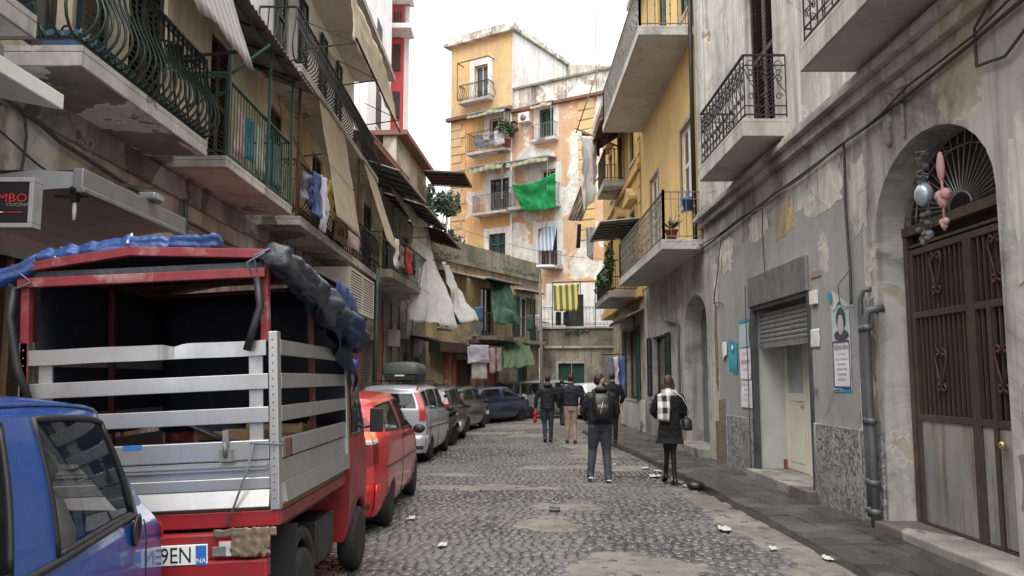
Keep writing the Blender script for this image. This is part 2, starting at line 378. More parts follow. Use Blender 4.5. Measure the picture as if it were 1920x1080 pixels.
def car_paint(name, c, drops=False):
    m, nt, b = nodes(name)
    co = N(nt, 'TexCoord').outputs['Object']
    n = N(nt, 'TexNoise', {'Vector': co, 'Scale': 2.5, 'Detail': 6, 'Roughness': .7}).outputs[0]
    nt.links.new(mix(nt, mr(nt, n, .45, .8, 0, .5), c, [q * .55 + .03 for q in c]), b.inputs['Base Color'])
    b.inputs['Roughness'].default_value = .35; b.inputs['Metallic'].default_value = .15
    b.inputs['Coat Weight'].default_value = .8; b.inputs['Coat Roughness'].default_value = .08
    if drops:
        v = N(nt, 'TexVoronoi', {'Vector': co, 'Scale': 70}).outputs[0]
        k = N(nt, 'TexNoise', {'Vector': co, 'Scale': 9, 'Detail': 2}).outputs[0]
        d = mth(nt, 'MULTIPLY', mr(nt, v, .0, .28, 1, 0), mr(nt, k, .46, .56))
        bp = N(nt, 'Bump', {'Height': d, 'Strength': .8, 'Distance': .006})
        nt.links.new(bp.outputs[0], b.inputs['Normal']); nt.links.new(bp.outputs[0], b.inputs['Coat Normal'])
    return m
car_paint('paint_blue', (.014, .075, .33), True); car_paint('paint_red', (.58, .024, .02)); car_paint('paint_silver', (.4, .41, .44))
car_paint('paint_dark', (.035, .04, .038)); car_paint('paint_navy', (.015, .028, .075)); car_paint('paint_white', (.65, .66, .66)); car_paint('paint_grey', (.25, .26, .27))
car_paint('paint_olive', (.04, .048, .038))
glass('glass_car'); glass('glass_win', (.03, .035, .04)); glass('glass_see', (.02, .025, .025), .02, .32); glass('glass_pale', (.2, .24, .25), .1)

# granite skirting
m, nt, b = nodes('granite')
co = N(nt, 'TexCoord').outputs['Object']
v = N(nt, 'TexNoise', {'Vector': co, 'Scale': 13, 'Detail': 7, 'Roughness': .75, 'Distortion': 1.2}).outputs[0]
v2 = N(nt, 'TexNoise', {'Vector': co, 'Scale': 1.6, 'Detail': 6}).outputs[0]
mps = N(nt, 'Mapping', {0: co, 3: (6, 6, .3)})
v3 = N(nt, 'TexNoise', {'Vector': mps.outputs[0], 'Scale': 1, 'Detail': 5}).outputs[0]
col = mix(nt, mr(nt, v, .44, .56), (.07, .075, .08), (.38, .39, .39))
col = mix(nt, mr(nt, v2, .4, .7, 0, .6), col, (.17, .165, .155)); col = mix(nt, mr(nt, v3, .62, .68, 0, .7), col, (.55, .54, .5))
nt.links.new(col, b.inputs['Base Color']); b.inputs['Roughness'].default_value = .7
nt.links.new(N(nt, 'Bump', {'Height': v, 'Strength': .7, 'Distance': .02}).outputs[0], b.inputs['Normal'])
# brick
m, nt, b = nodes('brick')
tc = N(nt, 'TexCoord').outputs['Object']; sp = N(nt, 'SeparateXYZ', {0: tc})
cb = N(nt, 'CombineXYZ', {0: sp.outputs[1], 1: sp.outputs[2], 2: sp.outputs[0]})
dn = N(nt, 'TexNoise', {'Vector': tc, 'Scale': 3, 'Detail': 3}).outputs[1]
bt = N(nt, 'TexBrick', {'Vector': mix(nt, .03, cb.outputs[0], dn, 'ADD'), 'Color1': (.2, .1, .06, 1), 'Color2': (.3, .19, .12, 1), 'Mortar': (.18, .16, .13, 1), 'Scale': 1, 'Mortar Size': .012, 'Brick Width': .24, 'Row Height': .075})
n_ = N(nt, 'TexNoise', {'Vector': tc, 'Scale': 4, 'Detail': 8, 'Roughness': .7}).outputs[0]
nt.links.new(mix(nt, mr(nt, n_, .4, .7, 0, .75), bt.outputs[0], (.13, .12, .1)), b.inputs['Base Color']); b.inputs['Roughness'].default_value = .9
nt.links.new(N(nt, 'Bump', {'Height': mth(nt, 'ADD', mth(nt, 'MULTIPLY', bt.outputs[1], -1), n_), 'Strength': .9, 'Distance': .02}).outputs[0], b.inputs['Normal'])
# gate lower panel: rusty worn grey-green sheet
m, nt, b = nodes('gate_panel')
co = N(nt, 'TexCoord').outputs['Object']
a1 = N(nt, 'TexNoise', {'Vector': co, 'Scale': 1.3, 'Detail': 7, 'Roughness': .65}).outputs[0]
a2 = N(nt, 'TexNoise', {'Vector': N(nt, 'Mapping', {0: co, 3: (5, 5, .35)}).outputs[0], 'Scale': 1.6, 'Detail': 7, 'Roughness': .7}).outputs[0]
col = mix(nt, mr(nt, a1, .35, .6), (.4, .37, .33), (.25, .26, .26)); col = mix(nt, mr(nt, a2, .5, .68, 0, .75), col, (.13, .075, .045))
nt.links.new(col, b.inputs['Base Color']); b.inputs['Roughness'].default_value = .5; b.inputs['Metallic'].default_value = .3
# cobbles, earth, pavement
m, nt, b = nodes('cobble')
gm = N(nt, 'NewGeometry'); co = N(nt, 'TexCoord').outputs['Object']
rnd = gm.outputs['Random Per Island']
big = N(nt, 'TexNoise', {'Vector': co, 'Scale': .45, 'Detail': 5}).outputs[0]
fin = N(nt, 'TexNoise', {'Vector': co, 'Scale': 22, 'Detail': 5, 'Roughness': .7}).outputs[0]
col = mix(nt, rnd, (.052, .05, .051), (.14, .132, .13)); col = mix(nt, mr(nt, big, .4, .65, 0, .5), col, (.15, .14, .135))
col = mix(nt, mr(nt, fin, .5, .8, 0, .5), col, (.1, .09, .08))
nt.links.new(col, b.inputs['Base Color'])
rg = mth(nt, 'ADD', mr(nt, big, .38, .6, .13, .42), mth(nt, 'MULTIPLY', rnd, .12)); nt.links.new(rg, b.inputs['Roughness'])
b.inputs['Specular IOR Level'].default_value = .6
nt.links.new(N(nt, 'Bump', {'Height': fin, 'Strength': .4, 'Distance': .01}).outputs[0], b.inputs['Normal'])
m, nt, b = nodes('earth')
co = N(nt, 'TexCoord').outputs['Object']
big = N(nt, 'TexNoise', {'Vector': co, 'Scale': 1.3, 'Detail': 8, 'Roughness': .65}).outputs[0]
fin = N(nt, 'TexNoise', {'Vector': co, 'Scale': 30, 'Detail': 6, 'Roughness': .75}).outputs[0]
pos = N(nt, 'SeparateXYZ', {0: N(nt, 'NewGeometry').outputs['Position']}).outputs[2]
raised = mr(nt, pos, -.012, .002)
c1 = mix(nt, mr(nt, big, .35, .65), (.165, .15, .132), (.27, .25, .222))
col = mix(nt, raised, (.06, .052, .045), c1)
col = mix(nt, mr(nt, fin, .35, .75, 0, .55), col, (.14, .12, .1)); mid = N(nt, 'TexNoise', {'Vector': co, 'Scale': 5, 'Detail': 8, 'Roughness': .7, 'Distortion': .6}).outputs[0]; col = mix(nt, mr(nt, mid, .48, .62, 0, .7), col, (.12, .105, .09))
nt.links.new(col, b.inputs['Base Color']); nt.links.new(mr(nt, big, .38, .6, .4, .75), b.inputs['Roughness'])
nt.links.new(N(nt, 'Bump', {'Height': fin, 'Strength': .5, 'Distance': .012}).outputs[0], b.inputs['Normal'])
m, nt, b = nodes('basalt')
rnd = N(nt, 'NewGeometry').outputs['Random Per Island']; co = N(nt, 'TexCoord').outputs['Object']
big = N(nt, 'TexNoise', {'Vector': co, 'Scale': 1.2, 'Detail': 7, 'Roughness': .65}).outputs[0]
fin = N(nt, 'TexNoise', {'Vector': co, 'Scale': 18, 'Detail': 6, 'Roughness': .75}).outputs[0]
col = mix(nt, rnd, (.03, .03, .03), (.068, .066, .063)); col = mix(nt, mr(nt, big, .48, .68, 0, .7), col, (.15, .142, .13))
nt.links.new(col, b.inputs['Base Color']); nt.links.new(mr(nt, big, .38, .62, .07, .42), b.inputs['Roughness'])
nt.links.new(N(nt, 'Bump', {'Height': mth(nt, 'ADD', fin, big), 'Strength': .35, 'Distance': .02}).outputs[0], b.inputs['Normal'])

# ------------------------------------------------------------ text
def text(s, size, fn, thick=.003):       # fn(u,v,w)->world; u to the right of the reader
    cu = bpy.data.curves.new('t', 'FONT'); cu.body = s; cu.size = size; cu.align_x = 'CENTER'; cu.align_y = 'CENTER'; cu.resolution_u = 2
    ob = link(bpy.data.objects.new('t', cu)); dg = bpy.context.evaluated_depsgraph_get(); dg.update()
    me = bpy.data.meshes.new_from_object(ob.evaluated_get(dg)); mb = MB()
    mb.add([fn(p.co.x, p.co.y, thick) for p in me.vertices], [tuple(p.vertices) for p in me.polygons])
    bpy.data.objects.remove(ob); bpy.data.curves.remove(cu); bpy.data.meshes.remove(me); return mb
# ------------------------------------------------------------ measured directions -> places on known planes
cP, sP = cos(PITCH), sin(PITCH)
def ray(px, py):
    a, b = px - 960, 540 - py
    return V((a, 1550 * cP - b * sP, 1550 * sP + b * cP))
def onx(px, py, x):  d = ray(px, py); t = x / d.x; return (d.y * t, 1.65 + d.z * t)     # (y, z) on the wall plane x
def ony(px, py, y):  d = ray(px, py); t = y / d.y; return (d.x * t, 1.65 + d.z * t)     # (x, z) at depth y
def ong(px, py, z=0): d = ray(px, py); t = (z - 1.65) / d.z; return (d.x * t, d.y * t)
XR, XL = 3.95, -4.0
class Fac:
    def __init__(s, ox, oy, dx, dy, side):
        l = sqrt(dx * dx + dy * dy); s.o = V((ox, oy, 0)); s.d = V((dx / l, dy / l, 0)); s.n = V((-s.d.y, s.d.x, 0)) * side
    def P(s, u, z, d=0): return s.o + s.d * u + s.n * d + V((0, 0, z))
FR = Fac(XR, 0, 0, 1, 1); FL = Fac(XL, 0, 0, 1, -1)
def fb(mb, F, u0, u1, z0, z1, d0, d1):
    if u0 > u1: u0, u1 = u1, u0
    return mb.hexa([F.P(u0, z0, d0), F.P(u1, z0, d0), F.P(u1, z0, d1), F.P(u0, z0, d1), F.P(u0, z1, d0), F.P(u1, z1, d0), F.P(u1, z1, d1), F.P(u0, z1, d1)])
def arch_poly(u0, u1, z0, zs, zt, n=14):
    c, a = (u0 + u1) / 2, (u1 - u0) / 2
    return [(u0, z0), (u1, z0)] + [(c + a * cos(pi * k / n), zs + (zt - zs) * sin(pi * k / n)) for k in range(n + 1)]
def wall(F, u0, u1, z0, z1, mat, parent, name='wall', ops=(), th=.42, d=0):
    mb = fb(MB(), F, u0, u1, z0, z1, d - th, d)
    if ops:
        c = MB()
        for o in ops:
            poly = arch_poly(*o[1:]) if o[0] == 'a' else [(o[1], o[3]), (o[2], o[3]), (o[2], o[4]), (o[1], o[4])]
            c.prism(poly, lambda u, v, w: F.P(u, v, w), d - th - .1, d + .1)
        me = boolean(mb, c, OFF.get(parent.name, V((0, 0, 0))))
        return part(name, me, mat, parent)
    return part(name, mb, mat, parent)
def louvre(mb, F, u0, u1, z0, z1, d, t=.045, pitch=.07):
    w = .07
    fb(mb, F, u0, u0 + w, z0, z1, d, d + t); fb(mb, F, u1 - w, u1, z0, z1, d, d + t)
    for z in (z0, (z0 + z1) / 2, z1 - w): fb(mb, F, u0 + w, u1 - w, z, z + w, d + .002, d + t - .002)
    n = int((z1 - z0 - 2 * w) / pitch)
    for i in range(n):
        z = z0 + w + (i + .5) * pitch; a, b = u0 + w, u1 - w
        mb.hexa([F.P(a, z - .02, d + t - .008), F.P(b, z - .02, d + t - .008), F.P(b, z + .02, d + .006), F.P(a, z + .02, d + .006),
                 F.P(a, z - .012, d + t - .006), F.P(b, z - .012, d + t - .006), F.P(b, z + .028, d + .008), F.P(a, z + .028, d + .008)])
def window(b, F, u0, u1, z0, z1, shut=None, smat='shutter_green', fmat='white_paint', rec=.2, pane='glass_win', sill=True, pitch=.07, openw=None, d=0):
    if u0 > u1: u0, u1 = u1, u0
    fr = MB(); w = .06; c = (u0 + u1) / 2; rec = rec - d
    for a, e in ((u0, u0 + w), (c - w / 2, c + w / 2), (u1 - w, u1)): fb(fr, F, a, e, z0, z1, -rec, -rec + .06)
    for z in (z0, z1 - w): fb(fr, F, u0 + w, u1 - w, z, z + w, -rec + .003, -rec + .055)
    wo = part('window', fr, fmat, b)
    part('pane', fb(MB(), F, u0 + .01, u1 - .01, z0 + .01, z1 - .01, -rec + .01, -rec + .025), pane, wo)
    if sill: part('sill', fb(MB(), F, u0 - .08, u1 + .08, z0 - .07, z0, -rec + .06, d + .06), 'conc_lite', wo)
    if shut == 'closed':
        for a, e in ((u0, c - .004), (c + .004, u1)):
            m_ = MB(); louvre(m_, F, a, e, z0 + .01, z1 - .01, -.09 + d, pitch=pitch); part('shutter', m_, smat, b)
    if shut == 'open':
        ow_ = openw or (u1 - u0) / 2
        for a, e in ((u0 - ow_ - .02, u0 - .02), (u1 + .02, u1 + ow_ + .02)):
            m_ = MB(); louvre(m_, F, a, e, z0, z1, .03 + d, pitch=pitch); part('shutter', m_, smat, b)
    return wo
def trim(b, F, u0, u1, z0, z1, mat, w=.14, d=.04, name='window_surround'):
    m_ = MB(); fb(m_, F, u0 - w, u0, z0, z1 + w, 0, d); fb(m_, F, u1, u1 + w, z0, z1 + w, 0, d); fb(m_, F, u0, u1, z1, z1 + w, 0, d - .003)
    return part(name, m_, mat, b)
def rail_path(F, u0, u1, d, ends):
    p = []
    if ends[0]: p.append((u0, 0.02))
    p += [(u0, d), (u1, d)]
    if ends[1]: p.append((u1, 0.02))
    return p
def railing(parent, F, u0, u1, z, d, h, style, mat, ends=(1, 1), sp=.12, r=.008, name='railing'):
    if u0 > u1: u0, u1 = u1, u0
    mb = MB(); segs = []
    pth = rail_path(F, u0, u1, d, ends)
    for (a, b_) in zip(pth, pth[1:]): segs.append((a, b_))
    for a, b_ in segs:
        A = F.P(a[0], 0, a[1]); B = F.P(b_[0], 0, b_[1]); L = (B - A).length
        if L < .05: continue
        t = (B - A) / L; mid = F.P((u0 + u1) / 2, 0, 0); out = t.cross(V((0, 0, 1)))
        if out.dot(A + B - mid * 2) < 0: out = -out
        Z = V((0, 0, 1)); n = max(2, round(L / sp))
        mb.bar(A + Z * (z + h), B + Z * (z + h), .045, .022)
        mb.bar(A + Z * (z + .07), B + Z * (z + .07), .03, .016)
        if style in ('scroll', 'panel'): mb.bar(A + Z * (z + h - .15), B + Z * (z + h - .15), .02, .014)
        if style == 'scroll': mb.bar(A + Z * (z + .2), B + Z * (z + .2), .02, .014)
        for i in range(n + 1):
            p = A + t * (L * i / n)
            if style == 'belly':
                prof = [(.07, .0), (.085, .05), (.12, .1), (.18, .145), (.25, .165), (.32, .16), (.4, .13), (.49, .085), (.58, .045), (.68, .02), (.78, .02), (h, 0)]
                mb.tube([p + Z * (z + q * h / .9 if q < h else z + h) + out * o for q, o in prof], r, 5)
                if i < n:
                    c = p + t * (L / n / 2) + Z * (z + h - .05); rr = L / n * .38
                    mb.tube([c + t * (rr * cos(a)) + Z * (rr * sin(a)) + out * .012 for a in [k * pi / 3 for k in range(7)]], r * .9, 4)
                    c = p + t * (L / n / 2) + Z * (z + .12)
                    mb.tube([c + t * (rr * cos(a)) + Z * (rr * sin(a)) + out * .02 for a in [k * pi / 3 for k in range(7)]], r * .9, 4)
            elif style == 'fat':
                prof = [(.07, .0), (.1, .09), (.16, .15), (.24, .18), (.33, .18), (.42, .15), (.52, .1), (.62, .05), (.75, .02), (h, 0)]
                mb.tube([p + Z * (z + q) + out * o for q, o in prof], r, 5)
            else:
                mb.tube([p + Z * (z + .03), p + Z * (z + h)], r, 4)
            if style == 'scroll' and i < n:
                q = p + t * (L / n / 2)
                for k_, (zc, rad, dr) in enumerate(((z + .34, .055, 1), (z + .6, .06, -1), (z + h - .26, .05, 1))):
                    pts = []
                    for k in range(15):
                        a = k * .55; rr = rad * (1 - k / 20)
                        pts.append(q + t * (rr * cos(a) * dr * (1 if i % 2 else -1)) + Z * (zc + rr * sin(a)))
                    mb.tube(pts, r * .8, 4)
                mb.tube([p + Z * (z + .4), p + t * (L / n * .5) + Z * (z + .52), p + t * (L / n) + Z * (z + .76)], r * .8, 4)
                mb.tube([q + Z * (z + h - .15 + .075 * sin(a)) + t * (.06 * cos(a)) for a in [k * pi / 4 for k in range(9)]], r * .7, 4)
            if style == 'panel' and i % 2:
                for zz in (.3, .5, .7): mb.obox(p + Z * (z + zz), (.035, .035, .05))
        if style == 'panel':
            for q in (A, B): mb.bar(q + Z * z, q + Z * (z + h + .04), .05)
    return part(name, mb, mat, parent)
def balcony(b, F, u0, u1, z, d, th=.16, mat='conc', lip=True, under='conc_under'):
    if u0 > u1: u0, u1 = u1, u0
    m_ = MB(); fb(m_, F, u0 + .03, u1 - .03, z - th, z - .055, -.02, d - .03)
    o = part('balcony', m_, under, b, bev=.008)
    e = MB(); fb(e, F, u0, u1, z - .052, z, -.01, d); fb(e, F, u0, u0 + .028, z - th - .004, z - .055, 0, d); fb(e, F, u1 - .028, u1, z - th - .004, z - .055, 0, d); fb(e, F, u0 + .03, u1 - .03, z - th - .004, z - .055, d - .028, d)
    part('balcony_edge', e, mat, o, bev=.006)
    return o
def drape(mb, a, b_, c, d, nu=22, nv=20, amp=.04, folds=5, sag=.0, seed=0, hem=0.0):    # a,b top; c,d bottom (below a,b)
    a, b_, c, d = V(a), V(b_), V(c), V(d); nrm = (b_ - a).cross(c - a).normalized()
    def fn(u, v):
        p = (a * (1 - u) + b_ * u) * (1 - v) + (c * (1 - u) + d * u) * v
        n1_ = nz((u * 2.3, v * 2.1, seed * 3.3), 1); w_ = amp * (.4 * sin(folds * 2 * pi * u + seed + 4 * nz((u * 2, v * 1.5, seed), 1)) * (.4 + .6 * v) + 1.4 * n1_ + .55 * (1 - abs(2.4 * nz((u * 5 + n1_, v * 3, seed + 9), 1))) + .25 * nz((u * 11, v * 9, seed), 1))
        p = p + nrm * w_ + V((0, 0, -1)) * (sag * 4 * u * (1 - u) * (1 if not v else 1 - .3 * v))
        if hem and v > .99: p = p + V((0, 0, hem * nz((u * 6, seed, 1), 1)))
        return p
    return mb.sheet(fn, nu, nv)

# ------------------------------------------------------------ ground
def kx(y):
    pts = [(-5, 2.9), (8, 2.9), (13, 2.84), (17, 2.74), (21, 2.5), (24, 2.28), (25.6, 2.16)]
    for (a, xa), (b_, xb) in zip(pts, pts[1:]):
        if y <= b_: t = (y - a) / (b_ - a); return xa + (xb - xa) * t
    return 2.16 + ((y - 25.6) ** 2) * .25 if y < 28.4 else 4.2
PATCH = [(-.45, 12.95, 1.35, .42), (.42, 9.7, .42, .75), (1.0, 7.35, .8, .95), (2.72, 9.5, .34, 3.6), (2.75, 6, .5, 2.2), (1.75, 20, .65, 3.6), (1.9, 15.6, .7, .8), (-.9, 25.5, 1.7, .8), (.2, 29, 2.2, 1.6),
         (-1.1, 14.6, .6, .3), (.9, 15.8, 1.0, .35), (.6, 24.5, .9, .9), (.75, 10.9, .5, .35), (1.3, 33, 3, 2.0), (-1.0, 29.5, 1.6, .5), (1.35, 13.2, .3, .2)]
def pfield(x, y):
    f = -1
    for cx, cy, rx, ry in PATCH:
        q = 1 - sqrt(((x - cx) / rx) ** 2 + ((y - cy) / ry) ** 2)
        if q > f: f = q
    return f + 1.1 * fbm((x, y, 0), 1.9, 6, 3) + .14 * nz((x, y, 2), 9) - .06 if f > -1.2 else f
struct('ground', MB().add([(-160, -60, -.09), (160, -60, -.09), (160, 260, -.09), (-160, 260, -.09)], [(0, 1, 2, 3)]), 'earth')
eb = MB(); nx_, ny_ = 150, 640; X0, X1, Y0, Y1 = -4.0, 4.5, .5, 38
def eh(u, v):
    x, y = X0 + (X1 - X0) * u, Y0 + (Y1 - Y0) * v
    f = pfield(x, y); k = min(max((f + .05) / .3, 0), 1); k = k * k * (3 - 2 * k)
    return V((x, y, -.026 + .033 * k + .005 * nz((x, y, 1), 3) * k))
eb.sheet(eh, nx_, ny_); eb.v = [tuple(p) for p in eb.v]
struct('road_bed', eb, 'earth', fix=False)
cb_ = MB(); s_ = .108; y = .9; row = 0
while y < 36:
    x = -3.6 + R.random() * s_
    while True:
        wx = s_ * R.uniform(.86, 1.12); x += wx
        ph = x / 1.7 * pi; arc = .26 * abs(sin(ph + .3)); yy = y + arc + .04 * nz((x, y, 0), .8)
        if x > min(kx(yy) - .06, 4.2): break
        bur = pfield(x, yy) > .33
        if bur and R.random() > .16: continue
        sl = .26 * pi / 1.7 * cos(ph + .3) * (1 if sin(ph + .3) > 0 else -1); an = math.atan(sl) * .8 + R.uniform(-.12, .12)
        hw, hh = wx * .47, s_ * R.uniform(.40, .485); ca, sa = cos(an), sin(an)
        z0 = R.uniform(-.006, .005) + (.009 if bur else 0); tx, ty = R.uniform(-.06, .06), R.uniform(-.06, .06); vs = []
        for ins, dz in ((-.001, -.04), (0, -.010), (.013, 0)):
            for qx, qy in ((-1, -1), (1, -1), (1, 1), (-1, 1)):
                a_, b2 = qx * (hw - ins), qy * (hh - ins)
                vs.append((x + a_ * ca - b2 * sa, yy + a_ * sa + b2 * ca, z0 + dz + tx * a_ + ty * b2))
        cb_.add(vs, [(0, 1, 5, 4), (1, 2, 6, 5), (2, 3, 7, 6), (3, 0, 4, 7), (4, 5, 9, 8), (5, 6, 10, 9), (6, 7, 11, 10), (7, 4, 8, 11), (8, 9, 10, 11)], True)
    y += s_; row += 1
for i in range(8, len(cb_.sm), 9): cb_.sm[i] = False
struct('cobbled_road', cb_, 'cobble', fix=False)
# pavement slabs with kerb stones
pv = MB(); Z1 = .085
def slab(poly, z, h=.2, ins=.008):
    c = V((sum(p[0] for p in poly) / 4, sum(p[1] for p in poly) / 4)); z += R.uniform(-.006, .006); tx, ty = R.uniform(-.012, .012), R.uniform(-.012, .012); vs = []
    for k, dz in ((ins * .4, -h), (ins * .4, -.012), (ins * 2.2, 0)):
        for p in poly:
            d = V(p) - c; q = c + d * (1 - k / max(d.length, .05)); vs.append((q.x, q.y, z + dz + tx * (q.x - c.x) + ty * (q.y - c.y)))
    pv.add(vs, [(0, 1, 5, 4), (1, 2, 6, 5), (2, 3, 7, 6), (3, 0, 4, 7), (4, 5, 9, 8), (5, 6, 10, 9), (6, 7, 11, 10), (7, 4, 8, 11), (8, 9, 10, 11)])
for lane in range(3):
    y = 1.0 + lane * .3
    while y < 27.6:
        L = R.uniform(.75, 1.15) if lane == 0 else R.uniform(.45, .85)
        def ex(yy, k):
            a = kx(yy); e = [a, a + .34, a + .34 + (XR - a - .34) * .52, XR + .02]; return e[k]
        y2 = min(y + L, 28.0)
        slab([(ex(y, lane), y), (ex(y, lane + 1), y), (ex(y2, lane + 1), y2), (ex(y2, lane), y2)], Z1 + (.004 if lane == 0 else 0))
        y = y2
struct('pavement', pv, 'basalt')
lp = MB()
for k in range(34):
    y = 1 + k * .95; slab_ = [(-4.0, y), (-3.35, y), (-3.35, y + .94), (-4.0, y + .94)]
    if y < 24: lp.box(-4.0, y, -.1, -3.35, y + .93, .09)
struct('left_pavement', lp, 'basalt', bev=.01)

# ------------------------------------------------------------ RIGHT: grey plastered building
bR = thing('corner_building', 'weathered grey plastered building on the right with the big arched gate and shutter shop', 'building', (XR, 10, 0))
def RY(px, x=XR): return onx(px, 600, x)[0]
def RZ(px, py, x=XR): return onx(px, py, x)[1]
yB = 17.1                                   # joint with the yellow house
gY0, gY1 = 6.62, 8.86; gS, gT = 3.22, 4.02
sY0, sY1 = RY(1520), RY(1410)               # shop opening
aY0, aY1 = 17.3, 19.2
lintel = RZ(1508, 548)
wall(FR, 1.5, 16.15, 0, 4.3, 'pl_right', bR, ops=[('a', gY0, gY1, -.05, gS, gT), ('r', sY0, sY1, .2, lintel)])
dY0, dY1 = onx(1455, 120, XR)[0], onx(1405, 120, XR)[0]
wall(FR, 1.5, yB, 4.3, 5.0, 'pl_right', bR, name='frieze')
wall(FR, 1.5, yB, 5.0, 12.5, 'pl_right_up', bR, ops=[('r', dY0, dY1, 5.45, 8.1), ('r', 7.75, 8.95, 5.5, 8.1)])
part('rear_volume', fb(MB(), FR, 1.5, yB, 0, 12.4, -7, -.85), 'interior', bR)
part('roof', fb(MB(), FR, 1.5, yB, 12.5, 12.7, -7, .3), 'conc', bR)
# painted flat grey field around shop, a few mm proud
g = MB(); q0, q1 = RY(1625), RY(1350); gz = 3.95
pieces = [(q0, sY0, .1, gz), (sY1, q1, .1, gz), (sY0, sY1, lintel, gz)]
for a, b_, c, d in pieces: fb(g, FR, a, b_, c, d - (.0), 0, .006)
part('painted_field', g, 'pl_grey', bR)
for a, b_, c in ((RY(1640) - .1, sY0 - .02, 1.08), (sY1 + .1, 15.3, 1.0)): part('skirting', fb(MB(), FR, a, b_, .05, c, 0, .035), 'granite', bR, bev=.01)
bk = MB(); fb(bk, FR, 15.32, 16.1, .05, .85, 0, .03); fb(bk, FR, 15.4, 15.85, .85, 1.25, 0, .022); part('exposed_brick', bk, 'brick', bR)
part('blue_patch', fb(MB(), FR, 15.32, 15.75, 1.27, 3.3, 0, .012), 'pl_grey', bR)
# cornice under the balconies
cn = MB()
for z0, z1, d in ((4.72, 4.86, .1), (4.86, 4.95, .19), (4.95, 5.04, .12)): fb(cn, FR, 1.5, 16.95, z0, z1, 0, d)
part('cornice', cn, 'pl_right', bR, bev=.012)
# arched surround and gate
def jag(F_, u0, u1, z0, z1, mat, par, name='plaster_patch', seed=0, d=.006, rough=.16):
    n = 44; cu, cz, a, b_ = (u0 + u1) / 2, (z0 + z1) / 2, (u1 - u0) / 2, (z1 - z0) / 2; poly = []
    for k in range(n):
        t = 2 * pi * k / n; q = 1 + rough * 3 * nz((cos(t) * 2, sin(t) * 2, seed), 1) + rough * nz((cos(t) * 7, sin(t) * 7, seed), 1)
        e = lambda v: (abs(v) ** .55) * (1 if v > 0 else -1)
        poly.append((cu + a * q * e(cos(t)), cz + b_ * q * e(sin(t))))
    return part(name, MB().prism(poly, lambda u, v, w: F_.P(u, v, w), .001, d), mat, par)
jag(FR, 8.95, 9.4, .2, 1.5, 'conc_dark', bR, seed=2, name='damp_patch', d=.009); jag(FR, 8.98, 9.2, 1.7, 2.5, 'jamb', bR, seed=8, name='damp_patch', d=.008)
jag(FR, 9.33, 9.42, .25, 1.7, 'white_paint', bR, seed=5, rough=.3, name='lime_streak', d=.012); jag(FR, 9.28, 9.36, .9, 2.3, 'pl_right_up', bR, seed=6, rough=.3, name='lime_streak', d=.012)
for i_, q_ in enumerate(((9.7, 10.9, 3.75, 4.35, 'pl_right_up'), (11.4, 12.2, 3.7, 4.2, 'pl_stone_y'), (12.6, 13.5, 3.85, 4.3, 'pl_right_up'), (5.6, 6.4, 2.2, 3.6, 'pl_right_up'), (5.8, 6.5, .5, 1.2, 'jamb'), (9.0, 9.5, 3.3, 4.1, 'pl_right_up'), (14.6, 15.6, 3.6, 4.2, 'pl_right_up'), (10.2, 10.5, 3.0, 3.5, 'pl_right'), (15.85, 16.1, 1.5, 3.1, 'brick'))): jag(FR, *q_, bR, seed=20 + i_, d=.009)
gd = -.33
part('gate_backing', fb(MB(), FR, gY0 - .05, gY1 + .05, 0, 4.1, -.40, -.385), 'gate_hall_dark', bR)  # near-black sheet painted as the unlit hall behind the bars
gate = thing('arched_gate', 'brown iron double gate with heart scrolls and fan light under the arch', 'gate', (XR + .33, 7.7, .1))
fr = MB(); gm_ = (gY0 + gY1) / 2
zt0 = gS - .06
fb(fr, FR, gY0 + .01, gY1 - .01, zt0, zt0 + .1, gd - .04, gd + .06); fb(fr, FR, gY0 + .01, gY1 - .01, zt0 - .13, zt0 - .1, gd - .03, gd + .03)
for a in (gY0 + .01, gY1 - .08): fb(fr, FR, a, a + .07, .1, zt0 - .002, gd - .04, gd + .05)
part('gate_frame', fr, 'gate_brown', gate, bev=.006)
def heart(mb, F, u, z, s, d, r=.012):
    for sg in (1, -1):
        pts = [(0, -.20), (sg * .05, -.06), (sg * .10, .08), (sg * .10, .15), (sg * .055, .185), (sg * .02, .15), (sg * .045, .115), (sg * .065, .14)]
        mb.tube([F.P(u + a * s, z + b_ * s, d) for a, b_ in pts], r, 5)
        pts = [(0, -.16), (sg * .05, -.20), (sg * .075, -.16), (sg * .05, -.125), (sg * .025, -.15)]
        mb.tube([F.P(u + a * s, z + b_ * s - .02, d) for a, b_ in pts], r, 5)
